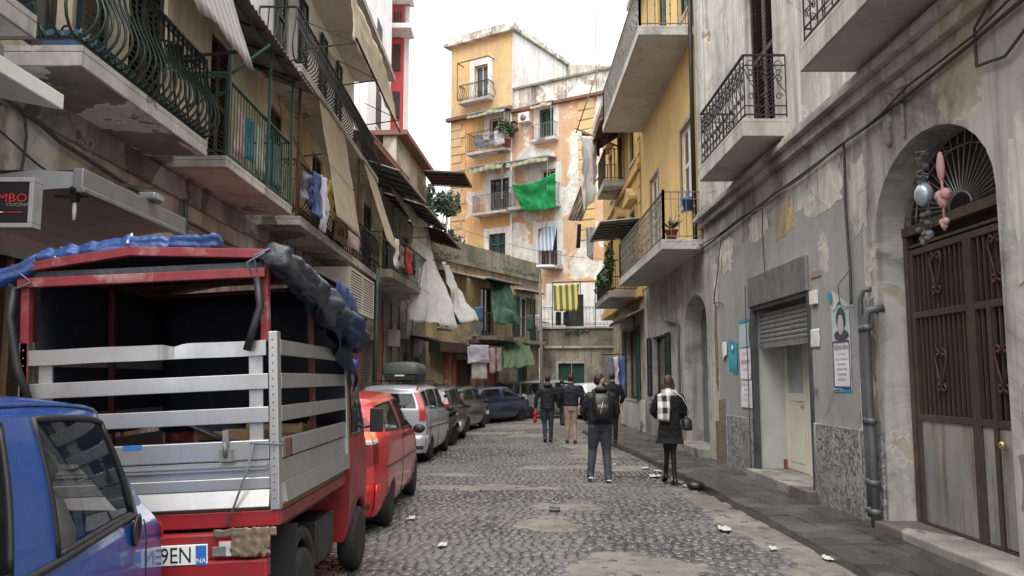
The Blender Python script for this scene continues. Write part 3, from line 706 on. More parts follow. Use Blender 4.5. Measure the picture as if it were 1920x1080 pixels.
def leaf(u0, u1, wicket):
    lf = MB(); w_ = .065; top = zt0 - .15; pz = 1.22; mz = 2.28
    for a in (u0, u1 - w_): fb(lf, FR, a, a + w_, .12, top, gd - .03, gd + .03)
    for z in (.12, pz, mz, top - w_): fb(lf, FR, u0 + w_, u1 - w_, z, z + w_, gd - .025, gd + .025)
    if wicket: fb(lf, FR, u0 + .62, u0 + .68, .12, mz, gd - .02, gd + .035)
    o = part('gate_leaf', lf, 'gate_brown', gate, bev=.005)
    pn = MB(); fb(pn, FR, u0 + w_, u1 - w_, .19, pz, gd - .012, gd + .006); part('lower_panel', pn, 'gate_panel', o)
    if wicket: part('wicket_panel', fb(MB(), FR, u0 + .0665, u0 + .6, .2, pz - .02, gd + .01, gd + .024), 'gate_panel', o, bev=.004)
    br = MB(); n = int((u1 - u0 - 2 * w_) / .085)
    for i in range(1, n):
        u = u0 + w_ + (u1 - u0 - 2 * w_) * i / n
        for a, b_ in ((pz + w_, mz), (mz + w_, top - w_)): br.bar(FR.P(u, a, gd), FR.P(u, b_, gd), .022, .02)
    part('bars', br, 'gate_brown', o)
    for z in (1.75, 2.72):
        hb = MB(); heart(hb, FR, (u0 + u1) / 2, z, 1.05, gd + .035); part('heart_scroll', hb, 'iron_brown', o)
    return o
l1 = leaf(gm_ - .08, gY1 - .085, False); l2 = leaf(gY0 + .085, gm_ - .085, True)
part('door_knob', MB().ell(FR.P(7.2, 1.08, gd + .07), (.032, .04, .04)), 'brass', l2)
fan = MB(); fc = (gm_, zt0 + .12)
for k in range(1, 24):
    a = pi * k / 24; fan.tube([FR.P(fc[0] + .2 * cos(a), fc[1] + .14 * sin(a), gd), FR.P(fc[0] + 1.12 * cos(a), fc[1] + .74 * sin(a), gd)], .007, 4)
for rx, rz_ in ((.2, .14), (.86, .58), (1.11, .73)): fan.tube([FR.P(fc[0] + rx * cos(pi * k / 24), fc[1] + rz_ * sin(pi * k / 24), gd + .012) for k in range(25)], .012, 5)
part('fan_light', fan, 'iron_grey', gate)
part('gate_step', fb(MB(), FR, gY0 - .25, gY1 + .3, .02, .17, -.3, .14), 'conc_dark', bR, bev=.02)
# relief above arch
vox_ = lambda mb: bake(mb, [('REMESH', dict(mode='VOXEL', voxel_size=.014, use_smooth_shade=True)), ('SMOOTH', dict(factor=.5, iterations=2))], (XR, 10, 0))
rl = MB(); ky = 8.12
fb(rl, FR, ky - .06, ky - .01, 4.05, 4.6, 0, .035); fb(rl, FR, ky - .12, ky + .03, 4.56, 4.66, 0, .06)
for i in range(18): rl.ell(FR.P(ky + .28 + R.uniform(-.06, .06), 4.1 + i * .028, .015), (.04, R.uniform(.04, .07), R.uniform(.04, .07)), 10, 7)
part('keystone_relief', vox_(rl), 'pl_right', bR)
# shop front
shop = thing('shopfront', 'small shopfront in grey plaster with half raised roller shutter and cream door', 'shopfront', (XR, (sY0 + sY1) / 2, .1))
fr = MB(); zt = RZ(1508, 480) 
fb(fr, FR, sY1 - .09, sY1 + .03, .2, lintel, -.06, .03); fb(fr, FR, sY0 - .03, sY0 + .06, .2, lintel, -.3, .03); fb(fr, FR, sY0 + .06, sY1 - .1, lintel - .06, lintel, -.3, .02)
part('door_frame', fr, 'frame_steel', shop, bev=.005)
part('shutter_box', fb(MB(), FR, sY0 - .02, sY1 + .04, lintel + .002, zt, 0, .05), 'galv', shop, bev=.01)
rs = MB(); zb = RZ(1505, 632); n = int((lintel - .06 - zb) / .07)
for i in range(n):
    z = zb + i * .07
    pts = [FR.P(sY0 + .06, z, -.1), FR.P(sY0 + .06, z + .035, -.075), FR.P(sY0 + .06, z + .07, -.1)]
    rs.loft([[FR.P(u, z + .002, -.12), FR.P(u, z + .002, -.1), FR.P(u, z + .02, -.082), FR.P(u, z + .05, -.082), FR.P(u, z + .068, -.1), FR.P(u, z + .068, -.12)] for u in (sY0 + .065, sY1 - .105)], smooth=False)
fb(rs, FR, sY0 + .065, sY1 - .105, zb - .08, zb, -.12, -.075)
part('roller_shutter', rs, 'roller', shop)
iv = MB(); fb(iv, FR, sY1 - .03, sY1 - .004, .213, lintel, -.5, -.062); fb(iv, FR, sY0 - .06, sY0 + .02, .2, lintel, -.6, -.425); fb(iv, FR, sY0, sY1, 2.6, lintel, -.62, -.55)
part('tiled_reveal', iv, 'tile_grey', shop)
part('tile_skirting', MB().hexa([FR.P(sY1 - .035, .2, -.5), FR.P(sY1 - .022, .2, -.5), FR.P(sY1 - .022, .2, -.43), FR.P(sY1 - .035, .2, -.43), FR.P(sY1 - .035, .36, -.5), FR.P(sY1 - .022, .36, -.5), FR.P(sY1 - .022, .36, -.43), FR.P(sY1 - .035, .36, -.43)]), 'terracotta', shop)
# cream door closing the far half of the recess
FD = Fac(XR + .52, sY1 - 1.0, 0, 1, 1)
dr = MB(); dl = .97; fb(dr, FD, 0, .1, .22, 2.6, -.03, .03); fb(dr, FD, dl - .1, dl, .22, 2.6, -.03, .03)
fb(dr, FD, .1, dl - .1, .22, 1.32, -.022, .022); fb(dr, FD, .1, dl - .1, 2.45, 2.6, -.028, .028); fb(dr, FD, .1, dl - .1, 1.3, 1.42, -.028, .028)
fb(dr, FD, .18, dl - .18, .35, 1.2, .022, .03)
dro = part('cream_door', dr, 'cream_paint', shop, bev=.006)
part('door_pane', fb(MB(), FD, .1, dl - .1, 1.42, 2.45, -.006, .006), 'glass_pale', dro)
part('handle', MB().bar(FD.P(.1, 1.3, .03), FD.P(.1, 1.3, .08), .02).bar(FD.P(.1, 1.3, .075), FD.P(.26, 1.3, .075), .022), 'brass', dro)
part('recess_wall', fb(MB(), FR, sY0 - .1, sY1 - 1.01, .2, lintel, -.56, -.5), 'cream_paint', shop)
part('door_step', fb(MB(), FR, sY0 - .1, sY1 + .02, .06, .212, -.6, .16), 'conc_dark', shop, bev=.015)
# first-floor doors with louvres and scroll balconies
for (a, e, z0_, z1_) in ((dY0, dY1, 5.45, 8.1), (7.75, 8.95, 5.5, 8.1)):
    window(bR, FR, a, e, z0_, z1_, 'closed', 'shutter_brown', 'shutter_brown', sill=False)
    trim(bR, FR, a, e, z0_ - .3, z1_, 'conc_lite')
oB = onx(1392, 216, 1)[0]
b1o = .42; F_ = FR
B1n = onx(1480, 222, XR)[0]; B1f = 14.2; d1 = XR - (1392 - 960) / ray(1392, 216).y * B1n
B1z = 1.65 + ray(1480, 222).z / ray(1480, 222).x * XR
o = balcony(bR, FR, B1n, B1f, B1z, d1, .25, 'conc_lite', under='conc_plain')
railing(o, FR, B1n + .04, B1f - .04, B1z, d1 - .05, .95, 'scroll', 'iron', sp=.2, r=.009)
B2f = onx(1620, 145, XR)[0]; d2 = XR - (1500 - 960) / ray(1500, 145).y * B2f
o = balcony(bR, FR, 4.2, B2f, B1z + .02, d2, .28, 'conc_lite', under='conc_plain')
railing(o, FR, 4.25, B2f - .05, B1z + .02, d2 - .05, .95, 'scroll', 'iron', sp=.2, r=.009)
# pilaster strip and downpipe at the joint
part('pilaster', fb(MB(), FR, 16.0, 16.9, 5.1, 12.5, 0, .07), 'pl_right_up', bR, bev=.01)
dp = single('drainpipe', MB().tube([(XR - .1, yB + .05, 4.3), (XR - .1, yB + .05, 12.4)], .05, 8), 'iron', 'dark vertical downpipe at the joint of the grey and yellow houses', 'drainpipe', (XR - .1, yB + .05, 4.3))
# two wall pipes
def wpipe(y, zt, dx, lab, r):
    pts = [(XR - .06 - dx, y, .1), (XR - .06 - dx, y, .9), (XR - .06 - dx, y + .03, 1.3), (XR - .06 - dx, y + .02, zt - .1), (XR - .04 - dx, y - .02, zt), (XR + .05, y - .08, zt + .03)]
    t = thing('wall_pipe', lab, 'pipe', (XR - .06 - dx, y, .1), group=None)
    part('pipe', MB().tube(pts, r, 10), 'pipe_grey', t)
    for z in (.25, .55, 1.2, 2.2): part('collar', MB().tube([(XR - .06 - dx, y, z - .03), (XR - .06 - dx, y, z + .03)], r * 1.35, 10), 'pipe_grey', t)
py_ = RY(1640)
wpipe(py_ + .12, 2.62, .03, 'taller grey wall pipe bending into the wall beside the arched gate', .032)
wpipe(py_ - .05, 2.38, .05, 'shorter grey wall pipe with a flanged end beside the arched gate', .045)
# wall cables
def cable(pts, lab, r=.012, cat='cable', mat='cable', jit=.02):
    out = []
    for a, b_ in zip(pts, pts[1:]):
        for k in range(6):
            t = k / 6; p = V(a).lerp(V(b_), t); p += V((0, nz(p, 2.2), nz(p, 2.7, 4))) * jit; out.append(p)
    out.append(V(pts[-1])); single('cable', MB().tube(out, r, 5), mat, lab, cat, pts[0])
cable([(XR - .06, 5.5, 4.55), (XR - .05, 8, 4.42), (XR - .05, 12, 4.38), (XR - .05, 16.8, 4.3)], 'bundle of old cables running under the cornice of the grey building', .018)
cable([(XR - .09, 5.5, 4.62), (XR - .08, 9, 4.38), (XR - .09, 12.5, 4.33), (XR - .07, 16.8, 4.38)], 'second thinner cable sagging along the cable bundle on the grey building', .012, jit=.06)
ycab = RY(1605)
cable([(XR - .05, ycab, 4.4), (XR - .05, ycab + .02, 3.5), (XR - .05, ycab - .02, 2.9), (XR - .06, ycab - .03, 2.5)], 'vertical cable with a knotted end beside the arched gate', .018)
cable([(XR - .05, ycab, 2.9), (XR - .07, ycab + .3, 2.75), (XR - .07, ycab + .28, 2.5), (XR - .06, ycab - .1, 2.45)], 'thin loose cable loop on the wall above the wall pipes', .005)
cable([(XR - .04, 12.7, 4.3), (XR - .04, 12.75, 3.9), (XR - .04, 12.7, 3.3), (XR - .06, 12.6, 3.2)], 'short hanging cable on the grey wall above the shopfront', .009)
cable([(XR - .04, sY1 + .22, 3.2), (XR - .04, sY1 + .2, 2), (XR - .04, sY1 + .16, .2)], 'thin cable down the left edge of the shopfront', .008)
cable([(XR - .05, 5.2, 5.3), (XR - .05, 6.7, 4.6), (XR - .05, 6.7, 4.25), (XR - .05, 6.3, 4.2), (XR - .05, 5.4, 4.5)], 'bent cable conduit high above the gate at the right edge', .014)
cable([(XR - .05, 15.2, 4.3), (XR - .05, 15.9, 3.1), (XR - .05, 15.2, 3.0)], 'tangled cable below the end of the cornice', .01, jit=.08)
# posters and small plates
def rect_w(px0, py0, px1, py1):     # wall rectangle from its left/top and right/bottom
    y1, z1 = onx(px0, py0, XR); y0, z0 = onx(px1, py1, XR); z1 = min(z1, onx(px1, py0, XR)[1] * .5 + z1 * .5); z0 = (z0 + onx(px0, py1, XR)[1]) / 2
    return y0, y1, z0, z1
def rtext(s, size, y, z, d, sx=.85): return text(s, size, lambda u, v, w: FR.P(y - u * sx, z + v, d + w), .0015)
def flyer(mb, y0, y1, z0, z1, d, seed=0, curl=.01):
    return mb.sheet(lambda u, v: FR.P(y1 + (y0 - y1) * u + .004 * nz((u * 3, v * 3, seed), 1), z1 + (z0 - z1) * v, d + curl * (.5 + nz((u * 2.5, v * 2.5, seed), 1))), 8, 10)
y0, y1, z0, z1 = 9.63, 10.16, 1.52, 2.12
p1 = thing('funeral_poster', 'white printed notice in large capitals with torn portrait poster above, right of the shopfront', 'poster', (XR, (y0 + y1) / 2, z0))
part('sheet', flyer(MB(), y0, y1, z0, z1, .012, 1), 'paper', p1)
bd = MB(); 
for a, b_, c, d in ((y0 + .02, y1 - .02, z1 - .035, z1 - .015), (y0 + .02, y1 - .02, z0 + .02, z0 + .04), (y0 + .015, y0 + .03, z0 + .02, z1 - .015), (y1 - .03, y1 - .015, z0 + .02, z1 - .015)): fb(bd, FR, a, b_, c, d, .022, .025)
part('border', bd, 'ink_violet', p1)
tm = rtext('SIMEONE ARENA', .078, (y0 + y1) / 2, z1 - .1, .022, .72); 
for k, s in enumerate(('VED. DI VITO E FIGLI', 'I FAMILIARI TUTTI NE DANNO', 'IL TRISTE ANNUNZIO', 'LA CERIMONIA SI TERRA', 'OGGI NELLA CHIESA', 'PARTENDO DA VIA')): tm.merge(rtext(s, .034, (y0 + y1) / 2, z1 - .18 - k * .06, .022))
part('lettering', tm, 'ink', p1)
q = MB(); q.sheet(lambda u, v: FR.P(y1 + (y0 - y1) * u, z1 + .01 + .4 * (1 - v) + .02 * nz((u * 4, v, 2), 1), .014 + .008 * nz((u, v * 2, 3), 1)), 10, 8); part('portrait', q, 'paper_photo', p1)
yc_ = (y0 + y1) / 2 - .03
oval = lambda a, b_, cu, cz, d: MB().prism([(cu + a * cos(k * pi / 12), cz + b_ * sin(k * pi / 12)) for k in range(24)], lambda u, v, w: FR.P(u, v, w), .016, d)
part('portrait_hair', oval(.13, .14, yc_, z1 + .24, .028), 'photo_dark', p1); part('portrait_face', oval(.085, .12, yc_ - .005, z1 + .17, .031), 'photo_face', p1); part('portrait_shoulders', oval(.2, .06, yc_, z1 + .05, .029), 'photo_dark', p1)
q = MB(); q.sheet(lambda u, v: FR.P(y1 - (y1 - y0) * u, z1 + .40 + (.2 - .17 * abs(u - .25) / .75) * (1 - v) - .05 * v * sin(u * 9), .045 - .02 * v), 10, 6); part('torn_flap', q, 'paper_white', p1)
q = MB(); q.sheet(lambda u, v: FR.P(y1 + .01 - .14 * u, z1 + .46 + .13 * (1 - v), .05 + .01 * u), 4, 4); part('blue_corner', q, 'paper_cyan', p1)
part('lower_strip', flyer(MB(), y0 + .02, y1 + .02, z0 - .03, z0 + .02, .008, 4), 'paper_cyan', p1)
y0, y1 = 13.62, 14.3
p2 = thing('poster_stack', 'column of pasted notices with dark portrait on top, left of the shopfront', 'poster', (XR, 14, 1.2))
for i, (z0, z1, mt) in enumerate(((1.17, 1.62, 'paper'), (1.64, 2.16, 'paper'), (2.18, 2.58, 'paper_photo'))):
    part('sheet' if i < 2 else 'portrait', flyer(MB(), y0 + .04 * i, y1, z0, z1, .014 + i * .002, 6 + i), mt, p2)
part('blue_strip', flyer(MB(), y0 + .08, y1, 2.59, 2.65, .014, 8), 'paper_cyan', p2)
tm = rtext('RAFFAELE ELIOTTI', .075, (y0 + y1) / 2, 1.93, .026, .85)
for k in range(4): tm.merge(rtext(('SERENAMENTE SI E SPENTA', 'I FAMILIARI TUTTI', 'NE DANNO IL TRISTE', 'ANNUNZIO')[k], .04, (y0 + y1) / 2, 1.55 - k * .085, .024)); 
for k in range(2): tm.merge(rtext(('E VENUTO A MANCARE', 'ALL AFFETTO DEI SUOI')[k], .04, (y0 + y1) / 2, (2.07, 1.8)[k], .026))
part('lettering', tm, 'ink_violet', p2)
p3 = thing('torn_poster', 'torn sky blue poster hanging in strips on the grey wall', 'poster', (XR, 14.9, 1.8))
part('sheet', MB().sheet(lambda u, v: FR.P(15.05 - .58 * u, 2.36 - .08 * u - v * (.42 + .16 * nz((u * 9, 0, 5), 1) + .12), .02 + .02 * nz((u * 2, v * 2, 1), 1)), 16, 8), 'paper_cyan', p3)
part('torn_flap', MB().sheet(lambda u, v: FR.P(15.42 - .3 * u, 2.33 - v * (.34 - .1 * u), .03 + .03 * nz((u, v, 4), 1)), 6, 6), 'paper_white', p3)
part('emblem', MB().lathe(FR.P(14.72, 2.18, .037), FR.n, [(0, 0), (.06, 0), (.06, .003), (0, .003)], 16), 'paper_white', p3)
y0, y1, z0, z1 = rect_w(1520, 617, 1540, 652)
single('notice_sheet', flyer(MB(), y0, y1, z0, z1, .014, 12), 'paper_white', 'small square white notice between the cream door and the big poster', 'notice', FR.P(y0, z0), solid=.002)
y0, y1, z0, z1 = rect_w(1523, 545, 1536, 571)
single('intercom', fb(MB(), FR, y0, y1, z0, z1, .007, .05), 'white_paint', 'small white meter box on the wall right of the roller shutter', 'wall box', FR.P(y0, z0), bev=.008)
y0, y1, z0, z1 = rect_w(1521, 507, 1541, 520)
single('marble_plaque', fb(MB(), FR, y0, y1, z0, z1, .007, .02), flat('plaque', (.36, .27, .23), .5), 'small pinkish stone plaque above the white meter box', 'plaque', FR.P(y0, z0), bev=.004)
gy, gz_ = onx(1529, 740, XR)
gf = rtext('FM', .24, gy, gz_, .009, .8)
part('graffiti', gf, 'iron_grey', bR)
# plush hanging ornaments on the gate
def orn(y, z, x): return V((x, y, z))
ox = XR - .12
yo, zo = onx(1768, 370, ox)
t = thing('heart_ornament', 'pink plush heart ornament with a ribbon tail hanging in front of the gate', 'ornament', (ox, yo, zo))
h = MB()
for sg in (1, -1): h.ell((ox, yo + sg * .045, zo + .02), (.045, .06, .055), 12, 8)
h.ell((ox, yo, zo - .03), (.042, .055, .07), 12, 8); part('heart', h, 'plush_pink', t)
h = MB()
for sg in (1, -1): h.ell((ox, yo + sg * .028, zo - .22), (.03, .038, .034), 10, 7)
h.ell((ox, yo, zo - .25), (.03, .034, .042), 10, 7); part('small_heart', h, 'plush_pink', t)
part('ribbon', MB().tube([(ox, yo, zo - .3), (ox, yo, zo + .12), (ox, yo + .01, zo + .2)], .012, 5).ell((ox, yo + .01, zo + .28), (.03, .05, .14), 10, 8), 'plush_pink', t)
part('cord', MB().tube([(ox, yo + .01, zo + .4), (XR + .3, yo + .02, zo + .55)], .005, 4), 'cable', t)
yo, zo = onx(1732, 365, ox)
t = thing('bauble_ornament', 'silvery blue bauble with dark tinsel and little plush charms hanging beside the pink heart', 'ornament', (ox, yo, zo))
part('bauble', MB().ell((ox, yo, zo), (.08, .105, .11), 16, 12), flat('bauble', (.25, .38, .5), .2, .4, c2=(.6, .62, .62), scale=9), t)
h = MB(); q = MB()
for i in range(40):
    c_ = V((ox, yo, zo + .1 + i * .008)); a_ = R.uniform(0, 6.3); h.tube([c_, c_ + V((.05 * sin(a_), .07 * cos(a_), R.uniform(-.05, .02)))], .007, 4)
part('tinsel', h, 'tinsel', t); h = MB()
for i in range(14): h.ell((ox + R.uniform(-.03, .03), yo + R.uniform(-.09, .09), zo - .34 + R.uniform(-.1, .16)), (.03, .035, .03), 7, 5)
part('plush_cluster', h, 'plush_grey', t)
for i, a in enumerate((-.07, -.02, .04)): q.ell((ox, yo + a, zo - .38 - .03 * i), (.035, .04, .035), 8, 6)
part('charm', q, 'tinsel', t)
h = MB()
for a in (-.09, -.04, .02, .07): h.tube([(ox, yo + a, zo - .36), (ox, yo + a * .9, zo - .05)], .004, 4)
h.tube([(ox, yo, zo + .38), (XR + .3, yo + .02, zo + .5)], .005, 4)
part('cord', h, 'cable', t)

# ------------------------------------------------------------ RIGHT: yellow house
bY = thing('yellow_house', 'smooth yellow plastered house with two long grey railed balconies', 'building', (XR, 22, 0))
yC = 24.6
w1 = (onx(1300, 300, XR)[0], onx(1279, 300, XR)[0]); w2 = (onx(1237, 380, XR)[0], onx(1222, 380, XR)[0])
g1 = (RY(1250), RY(1222)); 
wall(FR, 16.15, yC, 0, 4.3, 'pl_right', bY, name='ground_floor_wall', ops=[('a', 16.75, 18.9, .1, 2.85, 3.45), ('r', g1[0], g1[1], 1.15, 2.8)])
wall(FR, yB, yC, 4.3, 13, 'pl_yellow', bY, ops=[('r', w1[0], w1[1], 5.55, 7.35), ('r', w2[0], w2[1], 4.75, 7.2), ('r', 17.6, 18.7, 9.9, 12), ('r', 20.2, 21.4, 9.9, 12)], d=.02)
part('rear_volume', fb(MB(), FR, yB, yC, 0, 12.9, -7, -.5), 'interior', bY)
part('roof', fb(MB(), FR, yB, yC, 13, 13.2, -7, .4), 'conc', bY)
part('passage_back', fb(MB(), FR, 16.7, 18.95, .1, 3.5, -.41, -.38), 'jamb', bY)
part('door_step', fb(MB(), FR, 16.7, 18.95, .05, .26, -.35, .25), 'conc_dark', bY, bev=.02)
window(bY, FR, *w1, 5.55, 7.35, 'closed', 'white_paint', 'white_paint', rec=.22); window(bY, FR, *w2, 4.75, 7.2, 'closed', 'white_paint', 'white_paint', rec=.22, sill=False)
for a, e in ((17.6, 18.7), (20.2, 21.4)): window(bY, FR, a, e, 9.9, 12, 'closed', 'shutter_green', 'white_paint')
trim(bY, FR, *w1, 5.55, 7.35, 'pl_grey', .08, .05); trim(bY, FR, *w2, 4.75, 7.2, 'pl_grey', .08, .05)
window(bY, FR, *g1, 1.15, 2.8, 'open', 'shutter_dkgreen', 'wood_dark', openw=.5)
yb0, yb1 = 16.8, 23.7; zl = onx(1322, 447, XR)[1]; dl_ = XR - (1242 - 960) / ray(1242, 470).y * yb0
o = balcony(bY, FR, yb0, yb1, zl, dl_, .2, 'conc', under='conc_plain')
railing(o, FR, yb0 + .03, yb1 - .03, zl, dl_ - .04, 1.0, 'panel', 'iron_grey', sp=.17, r=.008)
zu = onx(1303, 47, XR)[1]; du = XR - (1197 - 960) / ray(1197, 45).y * 17.15
o = balcony(bY, FR, 17.15, 24.3, zu, du, .2, 'conc', under='conc_plain')
railing(o, FR, 17.2, 24.25, zu, du - .04, 1.05, 'panel', 'iron_grey', sp=.17, r=.012)
# dirty plinth of yellow house
part('plinth', fb(MB(), FR, 18.9, yC, .05, .95, 0, .03), 'conc_dark', bY, bev=.01)
cable([(XR - .06, 19.3, .2), (XR - .06, 19.3, 2.9), (XR - .06, 19.8, 3.0), (XR - .06, 21, 3.1)], 'old wall pipe left of the arched doorway of the yellow house', .03, 'pipe', 'pipe_grey', jit=0)
# agave pot, blue bucket on the lower balcony
def pot(c, r, h, mat): return MB().lathe(c, (0, 0, 1), [(r * .72, 0), (r * .95, h * .8), (r * 1.08, h * .8), (r * 1.08, h), (r * .95, h), (r * .9, h * .9), (0, h * .88)], 16)
pc = V((XR - .62, yb0 + .22, zl))
t = thing('agave_pot', 'spiky agave in a red pot on the lower grey balcony', 'potted plant', pc)
part('pot', pot(pc, .13, .24, 0), 'terracotta', t)
lv = MB()
for k in range(22):
    a = k * 2.4; L = R.uniform(.18, .38); el = R.uniform(.35, 1.4)
    b0 = pc + V((0, 0, .24)); tip = b0 + V((cos(a) * cos(el), sin(a) * cos(el), sin(el))) * L; md = b0.lerp(tip, .5) + V((0, 0, .02)); s = V((-sin(a), cos(a), 0)) * .022
    lv.add([b0 - s * .7, b0 + s * .7, md + s, tip, md - s], [(0, 1, 2, 3, 4)])
part('leaves', lv, 'leaf', t, solid=.005)
bc = V((XR - .12, w1[0] + .2, zl)) 
t = thing('blue_bucket', 'blue plastic bucket hanging at the yellow wall above the agave', 'bucket', (XR - .15, yb0 + .75, zl + .75))
part('tub', pot(V((XR - .15, yb0 + .75, zl + .75)), .13, .28, 0), 'blue_pot', t)
part('handle', MB().tube([V((XR - .15, yb0 + .75 + .13 * cos(a), zl + 1.02 + .1 * sin(a))) for a in [k * pi / 8 for k in range(9)]], .006, 5), 'blue_pot', t)

# ------------------------------------------------------------ RIGHT: ochre house with pediments
bO = thing('ochre_house', 'older ochre house with moulded pediments behind the yellow house', 'building', (XR, 31, 0))
yD = 35
ops = []
wins = [(25.6, 26.7, 5.2, 7.0), (28.4, 29.5, 5.2, 7.0), (31.2, 32.3, 5.2, 7.0), (25.6, 26.7, 8.6, 10.4), (28.4, 29.5, 8.6, 10.4), (31.2, 32.3, 8.6, 10.4)]
gw = [(RY(1195) , RY(1174), 1.0, 3.3)]
wall(FR, yC, 32.3, 0, 4.1, 'pl_stone', bO, name='ground_floor_wall', ops=[('r',) + gw[0]])
wall(FR, yC, yD, 4.1, 12.2, 'pl_ochre', bO, ops=[('r',) + q for q in wins], d=.03)
part('rear_volume', fb(MB(), FR, yC, yD, 0, 12.1, -7, -.5), 'interior', bO)
part('roof', fb(MB(), FR, yC, yD, 12.2, 12.5, -7, .45), 'conc_lite', bO)
for q in wins:
    window(bO, FR, *q, 'closed', 'shutter_brown', 'white_paint', pitch=.1, d=.03)
    trim(bO, FR, *q, 'pl_ochre', .12, .09)
    m_ = MB(); fb(m_, FR, q[0] - .25, q[1] + .25, q[3] + .22, q[3] + .34, 0, .3); c = (q[0] + q[1]) / 2
    m_.prism([(q[0] - .25, q[3] + .342), (q[1] + .25, q[3] + .342), (c, q[3] + .75)], lambda u, v, w_: FR.P(u, v, w_), 0.03, .28)
    part('pediment', m_, 'pl_ochre', bO, bev=.01)
window(bO, FR, *gw[0], 'open', 'shutter_green', 'wood_dark', openw=.55)
cn = MB(); fb(cn, FR, yC, yD, 4.1, 4.35, 0, .16); fb(cn, FR, yC, yD, 8.0, 8.2, .03, .14); fb(cn, FR, yC, yD, 4.35, 4.42, .031, .1); part('string_course', cn, 'pl_ochre', bO, bev=.01)
part('plinth', fb(MB(), FR, yC, 30, .05, 1.0, 0, .04), 'conc', bO, bev=.01)
cn = MB()
for k in range(14): fb(cn, FR, yC + .05, yC + .55, 4.5 + k * .5, 4.95 + k * .5, .031, .07)
part('quoins', cn, 'pl_ochre', bO, bev=.01)
# plant-grown balcony (lowest), red-framed balcony, top awning
o = balcony(bO, FR, 25.3, 29.6, 4.35, .95, .2, 'conc_dark'); railing(o, FR, 25.35, 29.5, 4.35, .9, .95, 'bar', 'iron', sp=.14)
o = balcony(bO, FR, 28.2, 30.5, 8.55, .75, .22, 'conc'); railing(o, FR, 28.25, 30.4, 8.55, .7, 1.1, 'bar', 'iron_brown', sp=.3, r=.02)
lv = MB()
def leaves(mb, c, r, n, s, flatz=1.0, rr=None):
    rr = rr or R
    for i in range(n):
        v = V((rr.gauss(0, 1), rr.gauss(0, 1), rr.gauss(0, 1))); v.normalize(); q = V(c) + V((v.x * r[0], v.y * r[1], v.z * r[2])) * (rr.random() ** .4)
        a = V((rr.gauss(0, 1), rr.gauss(0, 1), rr.gauss(0, 1))).normalized(); b_ = a.orthogonal().normalized(); k = s * rr.uniform(.6, 1.4)
        mb.add([q - a * k, q + b_ * k * .5, q + a * k, q - b_ * k * .5], [(0, 1, 2, 3)])
px_ = XR - .92
for i in range(10): leaves(lv, (px_, 25.3 + i * .12, 4.4 + R.uniform(.1, 1.1)), (.14, .2, .35), 45, .075)
for i in range(12): leaves(lv, (px_, 25.4 + i * .35, 4.5 + R.uniform(.3, .7)), (.1, .25, .25), 20, .075)
t = thing('climbing_plant', 'leafy dark creeper covering the railing of the lowest ochre house balcony', 'plant', (px_, 26, 4.4))
part('foliage', lv, 'leaf', t, fix=False)
part('stem', MB().tube([(px_, 25.5, 4.36), (px_, 25.6, 5), (px_, 25.5, 5.6)], .015, 5), 'bark', t)
# striped slatted awning (white frame, dark slats) on posts
def slat_awning(name, lab, F, u0, u1, z, d0, d1, drop, mat, fm, n=8, cat='awning', corr=True):
    t = thing(name, lab, cat, F.P(u0, z, d0)); m_ = MB(); nn = max(4, int(abs(u1 - u0) / .09)) if corr else 2; vs = []; 
    for j in range(2):
        d, zz = (d0, z) if j == 0 else (d1, z - drop)
        for i in range(nn * 2 + 1):
            u = u0 + (u1 - u0) * i / (nn * 2); vs.append(F.P(u, zz + (.018 if i % 2 else -.018) * corr, d))
    k = nn * 2 + 1; m_.add(vs, [(i, i + 1, k + i + 1, k + i) for i in range(nn * 2)])
    part('roof_sheet', m_, mat, t, solid=.012)
    f = MB(); f.bar(F.P(u0, z - drop - .04, d1 - .02), F.P(u1, z - drop - .04, d1 - .02), .04); f.bar(F.P(u0, z - .05, d0 + .03), F.P(u1, z - .05, d0 + .03), .04)
    for i in range(n + 1):
        u = u0 + (u1 - u0) * i / n; f.bar(F.P(u, z - .045, d0), F.P(u, z - drop - .045, d1), .03)
    mz_ = .5; f.bar(F.P(u0, z - drop * .5 - .075, (d0 + d1) / 2), F.P(u1, z - drop * .5 - .075, (d0 + d1) / 2), .03)
    part('awning_frame', f, fm, t); return t
slat_awning('awning', 'white edged slatted canopy over dark ribs high on the ochre house', FR, 24.9, 28.4, 6.55, 0.03, 1.25, .12, 'hood_grey', 'iron', 7)
slat_awning('awning', 'small dark reddish canopy above the green shutters on the right', FR, RY(1208), RY(1172), 3.75, 0, .55, .25, 'corrug_brown', 'iron_brown', 4)
slat_awning('awning', 'steep brown sheet canopy above the red framed balcony of the ochre house', FR, 25.6, 29.8, 10.6, .03, 1.15, .75, 'corrug_brown', 'iron_brown', 5)
def cl_sheet(lab, cat, mat, a, b_, c, d, name='hanging_cloth', **k):
    g_ = k.pop('group', None); m_ = MB(); drape(m_, a, b_, c, d, **k); return single(name, m_, mat, lab, cat, a, solid=.002, group=g_)
def XY(px, py, y): x, z = ony(px, py, y); return (x, y, z)
cl_sheet('long white sheet knotted and blowing from a pole at the ochre house', 'sheet', 'cl_white', XY(1084, 248, 27.5), XY(1124, 262, 28.3), XY(1098, 395, 27.4), XY(1118, 372, 28), amp=.14, folds=2, seed=3, nu=20, nv=30, name='hanging_sheet')
cl_sheet('dark garments on the line above the blowing white sheet', 'laundry', 'cl_black', XY(1090, 247, 28.6), XY(1124, 262, 28.6), XY(1098, 282, 28.6), XY(1124, 295, 28.6), amp=.06, seed=5, name='laundry')
cl_sheet('worn grey brown shade cloth hanging askew below the white sheet', 'sheet', 'cl_brown', XY(1094, 335, 29), XY(1112, 350, 29), XY(1064, 412, 28.6), XY(1092, 414, 28.6), amp=.08, seed=6, name='shade_cloth')
